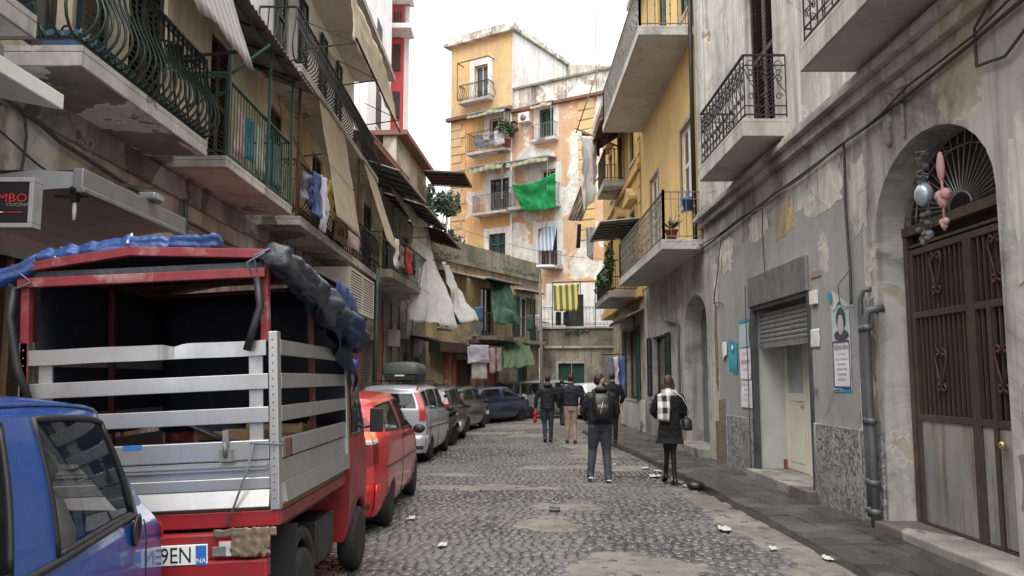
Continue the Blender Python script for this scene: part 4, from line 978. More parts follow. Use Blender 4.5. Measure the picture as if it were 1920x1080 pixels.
cl_sheet('dark sock like rag hanging under the grey brown shade cloth', 'laundry', 'cl_black', XY(1083, 420, 28.4), XY(1090, 420, 28.4), XY(1080, 465, 28.4), XY(1088, 465, 28.4), amp=.04, seed=6, name='laundry')
cl_sheet('narrow pale cloth hanging beside the slatted canopy post', 'laundry', 'cl_white', XY(1098, 425, 29.5), XY(1116, 425, 29.5), XY(1100, 480, 29.5), XY(1112, 488, 29.5), amp=.05, seed=9, name='laundry')
pl = thing('clothes_pole', 'wooden poles sticking out of the ochre house carrying the white sheet', 'pole', XY(1150, 265, 28.5))
part('pole', MB().tube([XY(1160, 275, 28.8), XY(1078, 240, 28.2)], .03, 6).tube([XY(1124, 120, 27.5), XY(1080, 250, 28.2)], .025, 6).tube([XY(1124, 330, 28.5), XY(1068, 408, 28.4)], .03, 6), 'wood', pl)
# rods and blue/lilac clothes at the pavement end
for i, (a, b_, mt, lb) in enumerate(((1139, 1147, 'cl_grey', 'greyish garment at the left of the hanging clothes by the green shutter'), (1147, 1158, 'cl_lilac', 'lilac white shirt in the middle of the hanging clothes by the green shutter'), (1158, 1170, 'cl_blue', 'deep blue garment at the right of the hanging clothes by the green shutter'))):
    cl_sheet(lb, 'laundry', mt, XY(a, 668 + 3 * i, 25.5), XY(b_, 668, 25.3), XY(a - 3, 742, 25.5), XY(b_ + 2, 742, 25.3), amp=.07, folds=2, seed=i, nu=10, name='laundry', group='clothes hanging by the green shutter')
ra = thing('drying_rack', 'thin wall rack holding the hanging clothes by the green shutter', 'rack', XY(1165, 660, 25.5))
f = MB(); f.bar(XY(1128, 665, 25.5), (XR, 25.5, XY(1128, 665, 25.5)[2] + .02), .03)
for k in range(3): f.bar(XY(1132 + k * 14, 650, 25.7), XY(1132 + k * 14, 680, 25.2), .012)
part('rack_frame', f, 'iron', ra)
# ac unit & plate on ochre house
acx = thing('air_conditioner', 'small white air conditioner on the ochre house near the pavement end', 'air conditioner', (XR - .2, 26.5, 3.3))
part('casing', fb(MB(), FR, 26.6, 27.4, 3.25, 3.85, .04, .35), 'ac_white', acx, bev=.02); part('bracket', fb(MB(), FR, 26.7, 27.3, 3.2, 3.245, .0, .34), 'iron_grey', acx)
an = single('antenna_mast', MB().tube([XY(1116, -60, 26), XY(1118, 190, 26)], .012, 5), 'iron_grey', 'tall thin mast standing against the sky by the upper yellow balcony', 'antenna', XY(1118, 190, 26))
# kerb-side litter, drain, bag
for i, (a, b_, w_, mt) in enumerate(((1232, 884, .2, 'litter'), (1300, 912, .12, 'litter'), (1228, 893, .3, 'litter'), (1275, 905, .12, 'litter'), (1150, 872, .12, 'litter'), (1210, 878, .22, 'litter'), (1358, 992, .22, 'litter'), (1285, 912, .1, 'litter'), (1450, 1030, .12, 'litter'), (830, 1022, .15, 'litter'), (772, 972, .14, 'litter'), (1040, 955, .2, 'rim_steel'), (1555, 1048, .16, 'litter'), (1345, 905, .12, 'litter'))):
    x, y = ong(a, b_, .02); m_ = MB(); sd_ = i * 3.1
    m_.sheet(lambda u, v: V((x + (u - .5) * w_ * .6 * (1 + .4 * nz((u, v, sd_), 2)), y + (v - .5) * w_ * .9, .022 + .045 * abs(nz((u * 2.5, v * 2.5, sd_), 1)))), 7, 7)
    single('litter_scrap', m_, mt, 'crumpled scrap of pale litter lying on the cobbles or kerb' if mt == 'litter' else 'flat dark grey scrap lying in the middle of the cobbled road', 'litter', (x, y, .02), group='scraps of litter on the street' if mt == 'litter' else None, solid=.003)
x, y = ong(1305, 912, .05)
single('rubbish_bag', MB().ell((x, y, .06), (.14, .1, .07), 12, 8), 'bag_black', 'small black rubbish bag lying against the kerb', 'rubbish bag', (x, y, 0))
x, y = ong(1195, 890); g = thing('drain_grate', 'rusty iron drain grate in the cobbles near the kerb', 'drain grate', (x, y, 0)); m_ = MB()
for k in range(9): m_.box(x - .38 + k * .09, y - .28, .006, x - .34 + k * .09, y + .28, .022)
m_.box(x - .44, y - .33, .002, x + .5, y - .28, .025); m_.box(x - .44, y + .28, .002, x + .5, y + .33, .025)
part('grate', m_, 'iron_grey', g)
# ------------------------------------------------------------ LEFT: nearest beige building
def LY(px, x=XL): return onx(px, 600, x)[0]
def LZ(px, py, x=XL): return onx(px, py, x)[1]
XO = XL + .7                       # outer edge of the left balconies
bL = thing('beige_building', 'shabby beige building on the left with green curved balcony railings above the shop hood', 'building', (XL, 7, 0))
yE = 12.0
gr0, gr1 = 6.35, 9.2
wall(FL, 1.0, yE, 0, 4.25, 'pl_left', bL, name='ground_floor_wall', ops=[('r', gr0, gr1, .2, 2.75)])
wall(FL, 1.0, yE, 4.25, 6.45, 'pl_left_up', bL, ops=[('r', 6.2, 7.2, 4.4, 6.35), ('r', 8.3, 9.2, 4.4, 6.35), ('r', 10.6, 11.4, 4.4, 6.3)])
wall(FL, 1.0, yE, 6.45, 10.5, 'pl_left_up', bL, ops=[('r', 9.0, 9.9, 6.8, 8.9)])
part('rear_volume', fb(MB(), FL, 1, yE, 0, 10.4, -6, -.5), 'interior', bL)
part('roof', fb(MB(), FL, 1, yE, 10.5, 10.7, -6, .3), 'conc', bL)
cn = MB(); fb(cn, FL, 1, yE, 3.78, 4.05, 0, .05); fb(cn, FL, 1, yE, 4.05, 4.2, 0, .1); part('string_course', cn, 'conc_dark', bL, bev=.02)
for a, e in ((6.2, 7.2), (8.3, 9.2)): window(bL, FL, a, e, 4.4, 6.35, 'open' if a < 7 else 'closed', 'iron_green' if a < 7 else 'shutter_brown', 'wood_dark', sill=False)
window(bL, FL, 10.6, 11.4, 4.4, 6.3, 'closed', 'shutter_brown', 'wood_dark', sill=False)
window(bL, FL, 9.0, 9.9, 6.8, 8.9, 'closed', 'shutter_brown', 'wood_dark')
def LO(px, py=600): return onx(px, py, XO)[0]
# near slab at top-left corner + the green belly balcony
z0 = 1.65 + ray(155, 82).z / ray(155, 82).x * XO; a = onx(155, 95, XO)
zb1 = onx(155, 84, XO)[1]
o = balcony(bL, FL, LO(155, 84), LO(388, 275), zb1, .7, .16, 'conc')
railing(o, FL, LO(155, 84) + .04, LO(388, 275) + .1, zb1, .62, .95, 'belly', 'iron_green', sp=.115, r=.013)
o = balcony(bL, FL, 3.2, onx(70, 45, XO)[0], onx(70, 30, XO)[1] + .0, .7, .16, 'conc_lite')
railing(o, FL, 3.3, onx(70, 45, XO)[0] - .05, onx(70, 30, XO)[1], .62, .95, 'belly', 'iron_green', sp=.14, r=.013)
# things standing on the green balcony
single('storage_box', MB().box(XL + .15, 6.5, zb1 + .01, XL + .5, 7.0, zb1 + .3), 'cl_blue', 'pale blue plastic box on the green curved balcony', 'box', (XL + .15, 6.5, zb1), bev=.02)
# plain slab balcony with straight green railing and posts
zb2 = onx(422, 291, XO)[1]; u0, u1 = onx(422, 300, XO)[0], onx(545, 390, XO)[0]
yF = u1
bM = thing('slab_balcony_house', 'cream plastered left house with a plain slab balcony on tall green posts', 'building', (XL, 12, 0))
yG = 20.3
wall(FL, yE, yG, 0, 4.2, 'pl_left_grey', bM, name='ground_floor_wall', ops=[('r', 15.4, 17.2, .1, 2.6)])
part('shop_door', fb(MB(), FL, 15.3, 17.3, .1, 2.7, -.3, -.25), 'wood_dark', bM)
wall(FL, yE, yG, 4.2, 6.5, 'pl_left_up', bM, ops=[('r', 13.2, 14.1, 4.35, 6.2), ('r', 16.2, 17.1, 4.35, 6.2), ('r', 18.4, 19.3, 4.35, 6.2)])
wall(FL, yE, yG, 6.5, 9.6, 'white_wall', bM, ops=[('r', 13.8, 14.8, 6.7, 8.8), ('r', 17.0, 18, 6.7, 8.8)])
part('rear_volume', fb(MB(), FL, yE, yG, 0, 9.5, -6, -.5), 'interior', bM)
part('roof', fb(MB(), FL, yE, yG, 9.6, 9.75, -6, .2), 'conc_lite', bM)
for a, zz in ((13.2, 4.35), (16.2, 4.35), (18.4, 4.35)): window(bM, FL, a, a + .9, zz, 6.2, 'closed' if a < 18 else None, 'shutter_brown', 'wood_dark', sill=False)
for a in (13.8, 17.0): window(bM, FL, a, a + 1, 6.7, 8.8, 'open', 'shutter_dkgreen', 'white_paint', sill=False)
cn = MB(); fb(cn, FL, yE, yG, 3.8, 4.02, 0, .06); part('string_course', cn, 'conc_dark', bM, bev=.02)
o = balcony(bL, FL, u0, u1 - .02, zb2, .72, .13, 'conc_lite', under='conc')
railing(o, FL, u0 + .04, u1 - .06, zb2, .66, .95, 'bar', 'iron_green_lite', sp=.11, r=.007)
cg = thing('balcony_canopy', 'grey corrugated canopy on slim green posts over the slab balcony', 'canopy', (XO, u0, zb2))
cz = 6.12; fm = MB(); yy0, yy1 = 8.95, 12.7
for yy in (u0 + .05, (u0 + u1) / 2 + .2, u1 - .06): fm.bar((XO + .0, yy, zb2 + .01), (XO, yy, cz - .02), .035)
fm.bar((XO, u0 + .05, cz), (XO, u1, cz), .035); 
for yy in (u0 + .05, u1 - .1): fm.bar((XO, yy, cz - .05), (XL + .02, yy, cz + .25), .03)
fm.bar((XO, u0 + .05, zb2 + 1.0), (XL + .0, u0 + .05, zb2 + 1.0), .03)
fm.bar((XO, u0 + .1, cz - .9), (XO + .45, u0 + .1, cz - .55), .03); fm.bar((XO, u0 + .1, cz - 1.1), (XO - .5, u0 + .1, cz - 1.3), .03)
part('post_frame', fm, 'iron_green_lite', cg)
def corr(mb, p0, p1, q0, q1, n):      # corrugated sheet between edge p0-p1 and edge q0-q1
    vs = []
    for a, b_ in ((p0, p1), (q0, q1)):
        a, b_ = V(a), V(b_)
        for i in range(2 * n + 1): vs.append(a.lerp(b_, i / (2 * n)) + V((0, 0, .018 if i % 2 else -.018)))
    k = 2 * n + 1; return mb.add(vs, [(i, i + 1, k + i + 1, k + i) for i in range(2 * n)])
part('roof_sheet', corr(MB(), (XL, yy0, cz + .34), (XL, yy1, cz + .34), (XO + .16, yy0, cz + .02), (XO + .16, yy1, cz + .02), 26), 'corrug', cg, solid=.01)
for yy in (9.3, 10.2, 11.1, 12.0): part('rafter', MB().bar((XL, yy, cz + .28), (XO + .14, yy, cz - .03), .03), 'iron', cg)
# laundry behind the straight railing
for i, (mt, yy, w_, l_) in enumerate((('cl_pink', 10.0, .3, .6), ('cl_teal', 10.4, .3, .55), ('cl_white', 10.8, .35, .6), ('cl_teal', 11.2, .3, .65), ('cl_grey', 11.6, .35, .6))):
    x_ = XO - .12; names = ('pale pink towel', 'small turquoise towel', 'white towel', 'larger turquoise towel', 'greyish towel')
    cl_sheet(names[i] + ' drying behind the straight green railing', 'laundry', mt, (x_, yy, zb2 + .82), (x_, yy + w_, zb2 + .82), (x_, yy, zb2 + .82 - l_), (x_, yy + w_, zb2 + .82 - l_), amp=.03, seed=i, nu=8, nv=8, name='laundry', group='towels behind the straight green railing')
# curved-bar balcony (3) and its laundry
zb3 = onx(560, 404, XO)[1]; v0, v1 = onx(560, 400, XO)[0], onx(714, 520, XO)[0]
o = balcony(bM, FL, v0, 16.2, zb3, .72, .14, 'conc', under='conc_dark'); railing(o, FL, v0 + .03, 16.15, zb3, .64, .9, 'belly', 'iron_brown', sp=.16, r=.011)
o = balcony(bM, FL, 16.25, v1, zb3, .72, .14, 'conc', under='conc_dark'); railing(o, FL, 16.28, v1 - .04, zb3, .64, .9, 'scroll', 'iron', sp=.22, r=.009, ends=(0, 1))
# second floor long balcony with fat curved bars
zf = onx(575, 130, XO)[1] - .05
o = balcony(bM, FL, 12.45, 19.9, zf, .72, .12, 'conc_lite', under='conc'); railing(o, FL, 12.5, 19.8, zf, .6, .95, 'fat', 'iron', sp=.13, r=.012)
o = balcony(bL, FL, 9.6, 12.4, zf, .55, .12, 'conc', under='conc')
# garments
gm2 = [('cl_grey', 570, 585, 318, 372, 'grey shirt nearest the camera'), ('cl_navy', 578, 590, 330, 385, 'navy shirt second in the row'), ('cl_blue', 588, 600, 318, 400, 'blue trousers'), ('cl_lilac', 602, 614, 325, 430, 'long lilac towel'), ('cl_yellow', 614, 628, 335, 402, 'yellow shirt')]
for i, (mt, a, b_, t_, d_, lb) in enumerate(gm2):
    x_ = XO + .15 + .02 * i
    ya, yb_ = onx(a, 400, x_)[0], onx(b_, 400, x_)[0]; zt_, zd_ = onx(a, t_, x_)[1], onx(a, d_, x_)[1]
    cl_sheet(lb + ' hanging from the brown curved balcony', 'laundry', mt, (x_, ya, zt_), (x_, yb_, zt_), (x_, ya, zd_), (x_, yb_, zd_), amp=.05, folds=2, seed=i * 2, nu=10, name='laundry', group='garments on the brown curved balcony')
for i, (a, b_, t_, d_, mt) in enumerate(((628, 650, 395, 448, 'cl_brown'), (651, 672, 402, 458, 'cl_pink'))):
    x_ = XO + .12
    ya, yb_ = onx(a, 400, x_)[0], onx(b_, 400, x_)[0]; zt_, zd_ = onx(a, t_, x_)[1], onx(a, d_, x_)[1]
    cl_sheet(('brownish' , 'pale rose')[i] + ' cloth hanging over the balcony edge below the first cream blind', 'laundry', mt, (x_, ya, zt_), (x_, yb_, zt_), (x_, ya, zd_), (x_, yb_, zd_), amp=.04, seed=i + 4, nu=10, name='laundry')
sgz = MB(); sgz.bar((XO - .05, 13, zb3 + 1.05), (XO + .28, 13, zb3 + 1.1), .02).bar((XO - .05, 15.6, zb3 + 1.05), (XO + .28, 15.6, zb3 + 1.1), .02)
for k in range(4): sgz.tube([(XO + .08 + k * .055, 13, zb3 + 1.08), (XO + .08 + k * .055, 15.6, zb3 + 1.08)], .004, 4)
single('clothes_line', sgz, 'iron', 'wire clothes line rack fixed to the brown curved balcony', 'clothes line', (XO, 13, zb3 + 1.05))
# tall cream drop blinds under the long upper balcony
def blind(lab, a, b_, zt, xb, zb, mat, seed, name='drop_blind'):
    t = thing(name, lab, 'blind', (XO, a, zt)); m_ = MB()
    drape(m_, (XO + .03, a, zt), (XO + .03, b_, zt), (xb, a, zb), (xb, b_, zb), nu=30, nv=24, amp=.018, folds=3, seed=seed, hem=.12)
    part('cloth', m_, mat, t, solid=.004)
    part('roller_tube', MB().tube([(XO + .02, a - .05, zt), (XO + .02, b_ + .05, zt)], .04, 8), 'iron_grey', t)
    part('bottom_bar', MB().tube([(xb, a, zb), (xb, b_, zb)], .012, 5).tube([(xb, a, zb), (XO, a, zb + .3)], .01, 4).tube([(xb, b_, zb), (XO, b_, zb + .3)], .01, 4), 'iron', t)
zt = zf - .14
blind('nearer tall cream cloth blind hanging out under the long dark balcony', LO(596, 172), LO(644, 230), zt, onx(640, 400, -2.92)[0] * 0 - 2.9, 4.32, 'cl_cream', 1)
blind('farther narrow cream cloth blind hanging out under the long dark balcony', LO(679, 290), LO(702, 335), zt, -2.7, 4.62, 'cl_cream', 2)
# dark posts of long balcony
for yy, lb in ((12.6, 'near dark post under the long upper balcony'), (15.2, 'middle dark post under the long upper balcony'), (17.6, 'far dark post under the long upper balcony')):
    single('balcony_post', MB().bar((XO - .03, yy, zb3), (XO - .03, yy, zt), .05), 'iron_brown', lb, 'post', (XO, yy, zb3))
# third floor slab and its sloping cream awning
ze = onx(755, 158, -3.0)[1]; ye = onx(755, 158, -3.0)[0]
o = balcony(bM, FL, 12.2, 20.2, 9.25, 1.05, .14, 'conc_lite', under='ac_white')
aw = thing('sloping_awning', 'long pale cream awning hanging from the upper left houses', 'awning', (-3.1, 16, 9.1)); m_ = MB()
A_, B_ = XY(648, -20, 11.8), XY(712, 110, 17.2); C_, D_ = XY(668, 60, 11.2), XY(748, 246, 16.8)
drape(m_, XY(660, -30, 13), XY(733, 158, 19.5), XY(664, 72, 12.2), XY(748, 248, 19), nu=40, nv=12, amp=.04, folds=6, seed=4)
part('cloth', m_, 'cl_cream', aw, solid=.004)
part('bottom_bar', MB().tube([XY(668, 72, 12.2), XY(750, 248, 19)], .02, 5), 'iron', aw)
mf = MB(); 
for py0, yy in ((80, 12.6), (150, 15.5), (225, 18.5)):
    p = V(XY(668 + (yy - 12.6) * 13.8, py0, yy)); mf.bar(p, (XO - .1, yy, p.z - .12), .02); mf.bar(p, (XO - .1, yy, p.z + .4), .015)
part('awning_arm', mf, 'iron', aw)
aw = thing('striped_awning', 'striped white fabric awning with scalloped hem at the top left', 'awning', (XO, 8.5, 5.9)); m_ = MB()
drape(m_, (-3.4, 6.2, 6.7), (-3.4, 8.9, 6.7), (-2.87, 6.2, 5.05), (-2.87, 8.85, 5.05), nu=50, nv=10, amp=.006, folds=14, seed=4, hem=.1)
part('cloth', m_, 'cl_stripe_wg', aw, solid=.004)
part('awning_arm', MB().bar((XO + .3, 8.7, 5.2), (XL, 8.8, 5.15), .03), 'iron', aw); part('awning_arm', MB().bar((XO + .4, 6.3, 5.1), (XL, 6.3, 5.1), .03), 'iron', aw)
single('wall_lantern', MB().lathe((XO - .3, 8.5, 5.0), (0, 0, 1), [(.02, 0), (.06, .05), (.08, .16), (.1, .17), (.03, .22), (.01, .25)], 8).bar((XO - .3, 8.5, 5.22), (XL, 8.5, 5.3), .02), 'iron', 'small dark lantern on an arm beside the striped awning', 'lantern', (XO - .3, 8.5, 5))
# shop hood, sign, grille
hx = XL + .85
h0, h1 = onx(155, 330, hx)[0], onx(342, 430, hx)[0]; hz = onx(155, 322, hx)[1]
hd = thing('shop_hood', 'curved grey sheet metal hood over the shop window behind the truck', 'awning', (XL, h0, hz)); n = 12
secs = []
for u in (h0, h1):
    pr = [(XL + .02, hz - .05), (XL + .5, hz + .02), (hx - .06, hz)] ; up = [V((x, u, z)) for x, z in pr]
    lo = [V((hx - .1 - .75 * sin(k * pi / 2 / 8) ** 1.0 * 1.0, u, hz - .12 - .42 * (1 - cos(k * pi / 2 / 8)))) for k in range(9)]
    secs.append(up + [V((hx - .06, u, hz - .1))] + lo)
part('curved_sheet', MB().loft(secs, smooth=False), 'hood_grey', hd)
part('front_rail', MB().box(hx - .055, h0 - .03, hz - .13, hx + .02, h1 + .03, hz + .02).box(hx - .03, h0 - .03, hz - .16, hx + .035, h1 + .03, hz - .12), 'galv', hd, bev=.008)
part('support_arm', MB().bar((hx, h0 + .5, hz + .03), (hx - .1, h0 + 1.4, hz + .2), .02).bar((hx, h0 + .02, hz), (XL, h0 + .1, hz + .02), .03), 'iron', hd)
def floodl(lab, y): 
    t = thing('floodlight', lab, 'lamp', (hx, y, hz)); part('housing', MB().box(hx - .07, y - .09, hz + .02, hx + .09, y + .09, hz + .09), 'galv', t, bev=.02)
    part('front_glass', MB().box(hx + .091, y - .075, hz + .03, hx + .098, y + .075, hz + .08), 'glass_pale', t)
floodl('small metal floodlight mounted on the rail of the curved shop hood', onx(280, 382, hx)[0])
t = thing('hanging_lamp', 'small clear bulb lamp fixed under the near end of the shop hood', 'lamp', (hx - .1, h0 + .1, hz - .2))
part('bracket', MB().bar((hx - .1, h0 + .1, hz - .05), (hx - .1, h0 + .1, hz - .2), .05).bar((hx - .25, h0 + .1, hz - .16), (hx, h0 + .1, hz - .16), .02), 'iron', t); part('bulb', MB().lathe((hx - .1, h0 + .1, hz - .34), (0, 0, 1), [(.012, 0), (.016, .08), (.012, .13)], 8), 'white_paint', t)
sg = thing('shop_sign', 'black projecting shop sign with red capitals at the left edge', 'sign', (XL, 6, 3.2))
sy = onx(62, 380, XL + .85)[0] - .05; FS = Fac(XL + .9, sy, -1, 0, 1)
za, zb_ = ony(30, 333, sy)[1], ony(30, 427, sy)[1]; xr = ony(63, 380, sy)[0]
FS = Fac(xr, sy, -1, 0, 1)
if FS.n.y > 0: FS.n = -FS.n
part('panel', fb(MB(), FS, 0.03, 1.1, zb_ + .03, za - .03, -.09, .0), 'black_sign', sg)
f = MB(); fb(f, FS, 0, 1.13, za - .03, za, -.1, .01); fb(f, FS, 0, 1.13, zb_, zb_ + .03, -.1, .01); fb(f, FS, 0, .03, zb_ + .03, za - .03, -.1, .01)
part('sign_frame', f, 'hood_grey', sg, bev=.004)
tx = ony(8, 372, sy)[0]; tz = ony(8, 372, sy)[1]
part('lettering', text('BOMBO', .088, lambda u, v, w_: V((ony(51, 372, sy)[0] - .158 + u * 1.05, sy - .006, tz + v * .9)), 0), 'sign_red', sg)
part('small_lettering', text('CUCINA', .032, lambda u, v, w_: V((ony(34, 384, sy)[0] + u * 1.25, sy - .006, ony(34, 384, sy)[1] + v)), 0), 'sign_grey', sg)
part('rule', MB().box(tx - .4, sy - .008, tz - .095, tx + .0, sy - .005, tz - .09), 'plate', sg); part('red_rule', MB().box(tx + .0, sy - .008, tz - .095, tx + .13, sy - .005, tz - .09), 'sign_red', sg)
part('mounting_arm', MB().bar((XL - .0, sy + .05, za - .1), (xr - 1.1, sy + .05, za - .1), .04) if XL < xr - 1.1 else MB().bar((XL, sy + .05, za - .05), (xr - .5, sy + .05, za - .05), .04), 'iron', sg)
gl = MB()
for k in range(12):
    y = gr0 + .1 + k * .25; gl.bar((XL - .1, y, .2), (XL - .1, y, 2.75), .035)
part('window_grille', gl, 'wood', bL)
part('shop_window', fb(MB(), FL, gr0, gr1, .2, 2.75, -.3, -.26), 'wood_dark', bL)
# small white hood corner at left edge + cables
single('white_hood', MB().hexa([(XL, 4.6, 3.78), (XL + .62, 4.6, 3.66), (XL + .62, 6.05, 3.66), (XL, 6.05, 3.78), (XL, 4.6, 3.86), (XL + .62, 4.6, 3.78), (XL + .62, 6.05, 3.78), (XL, 6.05, 3.86)]), 'white_paint', 'white painted small hood above the black sign at the left edge', 'awning', (XL, 5, 3.7), bev=.01)
cable([(XL + .05, 5.5, 3.95), (XL + .07, 7, 3.7), (XL + .06, 9.3, 3.55), (XL + .06, 12, 3.5)], 'thick wall cable running under the green curved balcony', .022)
cable([(XL + .04, 5.5, 3.75), (XL + .05, 6.2, 3.55), (XL + .05, 7, 3.35), (XL + .04, 8, 3.1), (XL + .04, 9, 3.0)], 'thin drooping cable over the curved shop hood', .01, jit=.06)
cable([(XL + .04, 6.5, 3.0), (XL + .05, 6.55, 3.6), (XL + .04, 6.5, 3.9)], 'short vertical cable above the black shop sign', .012)
cable([(XL + .06, 9.9, 1.0), (XL + .06, 9.9, 3.0), (XL + .06, 9.8, 3.8)], 'vertical conduit on the left wall past the shop hood', .03, 'pipe', 'pipe_grey', jit=0)
for i in range(3): cable([(XO + .05, 10 + i * .5, 6.2 - i * .1), (XO + .0, 11.5, 5.5 - i * .1), (XO - .02, 13.2 + .3 * i, 5.0)], ('upper', 'middle', 'lower')[i] + ' thin wire sagging across the slab balcony opening', .004, jit=.01)
# air conditioner cabinet under balcony 3
ac = thing('ac_cabinet', 'large cream air conditioning cabinet with louvred front below the left balcony', 'air conditioner', (XL, 16, 3))
ax = -3.08; a0, a1 = onx(657, 520, ax)[0], onx(702, 520, ax)[0]; at, ab = onx(657, 499, ax)[1], onx(657, 580, ax)[1]
part('casing', MB().box(XL + .02, a0, ab, ax - .03, a1, at), 'ac_white', ac, bev=.015)
f = MB(); 
for a, b_ in ((a0, a0 + .06), ((a0 + a1) / 2 - .03, (a0 + a1) / 2 + .03), (a1 - .06, a1)): f.box(ax - .031, a, ab, ax, b_, at)
for a, b_ in ((ab, ab + .06), (at - .05, at)): f.box(ax - .03, a0 + .06, a, ax - .002, a1 - .06, b_)
part('louvre_frame', f, 'ac_white', ac)
part('louvre_back', MB().box(ax - .03, a0 + .05, ab + .05, ax - .024, a1 - .05, at - .04), 'gate_dark', ac)
f = MB(); n = 13
for k in range(n):
    z = ab + .07 + (at - ab - .13) * k / n
    for a, b_ in ((a0 + .06, (a0 + a1) / 2 - .03), ((a0 + a1) / 2 + .03, a1 - .06)): f.hexa([V((ax - .006, a, z)), V((ax - .004, b_, z)), V((ax - .022, b_, z + .035)), V((ax - .022, a, z + .035)), V((ax - .006, a, z + .008)), V((ax - .004, b_, z + .008)), V((ax - .022, b_, z + .042)), V((ax - .022, a, z + .042))])
part('louvre', f, 'ac_white', ac)
part('bracket', MB().bar((XL, a0 + .3, ab - .03), (ax - .1, a0 + .3, ab - .03), .05).bar((XL, a1 - .3, ab - .03), (ax - .1, a1 - .3, ab - .03), .05), 'iron', ac)

# ------------------------------------------------------------ LEFT: row of old houses that turns with the street
F3 = Fac(XL, 20.3, .075, 1, -1)
bP = thing('pillared_house', 'old grey left house with terracotta pillars and roller shutters', 'building', (XL, 22, 0))
L3 = 10.2
wall(F3, 0, L3, 0, 4.2, 'pl_left_grey', bP, name='ground_floor_wall', ops=[('r', .9, 2.3, .1, 2.7), ('r', 6.4, 7.4, .1, 2.5), ('r', 8.3, 9.3, .1, 2.4)])
wall(F3, 5.0, L3, 7.6, 9.25, 'pl_left', bP, name='attic_wall')
part('attic_roof', fb(MB(), F3, 4.9, L3 + .1, 9.25, 9.4, -4, .35), 'old_tile', bP)
wall(F3, 0, L3, 4.2, 7.4, 'pl_left', bP, ops=[('r', 1.2, 2.1, 4.4, 6.3), ('r', 3.4, 4.3, 4.4, 6.3), ('r', 6.2, 7.1, 4.4, 6.3)])
part('rear_volume', fb(MB(), F3, 0, L3, 0, 6.8, -5, -.5), 'interior', bP)
for a in (1.2, 3.4, 6.2): window(bP, F3, a, a + .9, 4.4, 6.3, 'closed', 'shutter_dkgreen', 'wood_dark', sill=False)
pm = MB(); fb(pm, F3, .15, .85, 0, 3.25, 0, .09); fb(pm, F3, 2.35, 3.1, 0, 3.25, 0, .09); part('terracotta_pillar', pm, 'pl_terr', bP, bev=.01)
sh = MB()
for k in range(34): z = .1 + k * .076; sh.hexa([F3.P(.9, z, -.12), F3.P(2.3, z, -.12), F3.P(2.3, z + .06, -.09), F3.P(.9, z + .06, -.09), F3.P(.9, z + .07, -.12), F3.P(2.3, z + .07, -.12), F3.P(2.3, z + .072, -.1), F3.P(.9, z + .072, -.1)])
part('roller_shutter', sh, 'roller', bP); part('shutter_back', fb(MB(), F3, .88, 2.32, .1, 2.7, -.2, -.13), 'roller', bP)
for a in (6.4, 8.3):
    sh = MB()
    for k in range(24): fb(sh, F3, a, a + 1, .1 + k * .1, .19 + k * .1, -.2, -.16 + .02 * (k % 2))
    part('roller_shutter', sh, 'roller', bP)
sgn = thing('faded_sign', 'faded pinkish white shop sign between the terracotta pillars', 'sign', F3.P(1.6, 2.7, .1)); part('board', fb(MB(), F3, .86, 2.34, 2.68, 3.2, .0, .12), flat('faded', (.5, .45, .42), .6, c2=(.42, .3, .27), scale=3), sgn, bev=.01)
part('lettering', text('BAR', .3, lambda u, v, w_: F3.P(1.6 + u, 2.93 + v, .123)), 'terracotta', sgn)
o = balcony(bP, F3, .05, 6.2, 4.35, 1.0, .2, 'pl_moss', under='conc'); railing(o, F3, .1, 6.1, 4.35, .95, .95, 'bar', 'iron_green_lite', sp=.14)
cn = MB(); fb(cn, F3, 0, L3, 7.4, 7.6, -.3, .15); part('eaves', cn, 'conc_dark', bP)
part('tiled_roof', MB().hexa([F3.P(0, 7.6, .5), F3.P(4.9, 7.6, .5), F3.P(4.9, 7.6, -5), F3.P(0, 7.6, -5), F3.P(0, 7.7, .5), F3.P(4.9, 7.7, .5), F3.P(4.9, 9.1, -5), F3.P(0, 9.1, -5)]), 'old_tile', bP)
pm = MB()
for k in range(28): pm.tube([F3.P(.1 + k * .17, 7.74, .5), F3.P(.1 + k * .17, 9.14, -5)], .06, 6)
part('roof_tile', pm, 'old_tile', bP)
for i, (a, b_, z, dd, mt, lb) in enumerate(((-.3, 3.5, 7.2, 1.25, 'corrug', 'nearest grey corrugated canopy on the pillared house'), (3.4, 7.0, 7.05, 1.3, 'corrug', 'middle grey corrugated canopy on the pillared house'), (6.9, 10.2, 6.9, 1.35, 'corrug_brown', 'farthest rusty corrugated canopy on the pillared house'), (8.4, 10.6, 9.0, 1.7, 'corrug_brown', 'small reddish roof sheet jutting out against the sky'))):
    slat_awning('corrugated_canopy', lb, F3, a, b_, z, -.1 if i < 3 else .2, dd, .45 if i < 3 else .1, mt, 'iron', 5, 'canopy')
single('drainpipe', MB().tube([F3.P(-.35, .1, .75), F3.P(-.35, 4.3, .75)], .055, 10), 'iron_green_lite', 'green painted post standing in front of the terracotta pillars', 'post', F3.P(-.35, .1, .75))
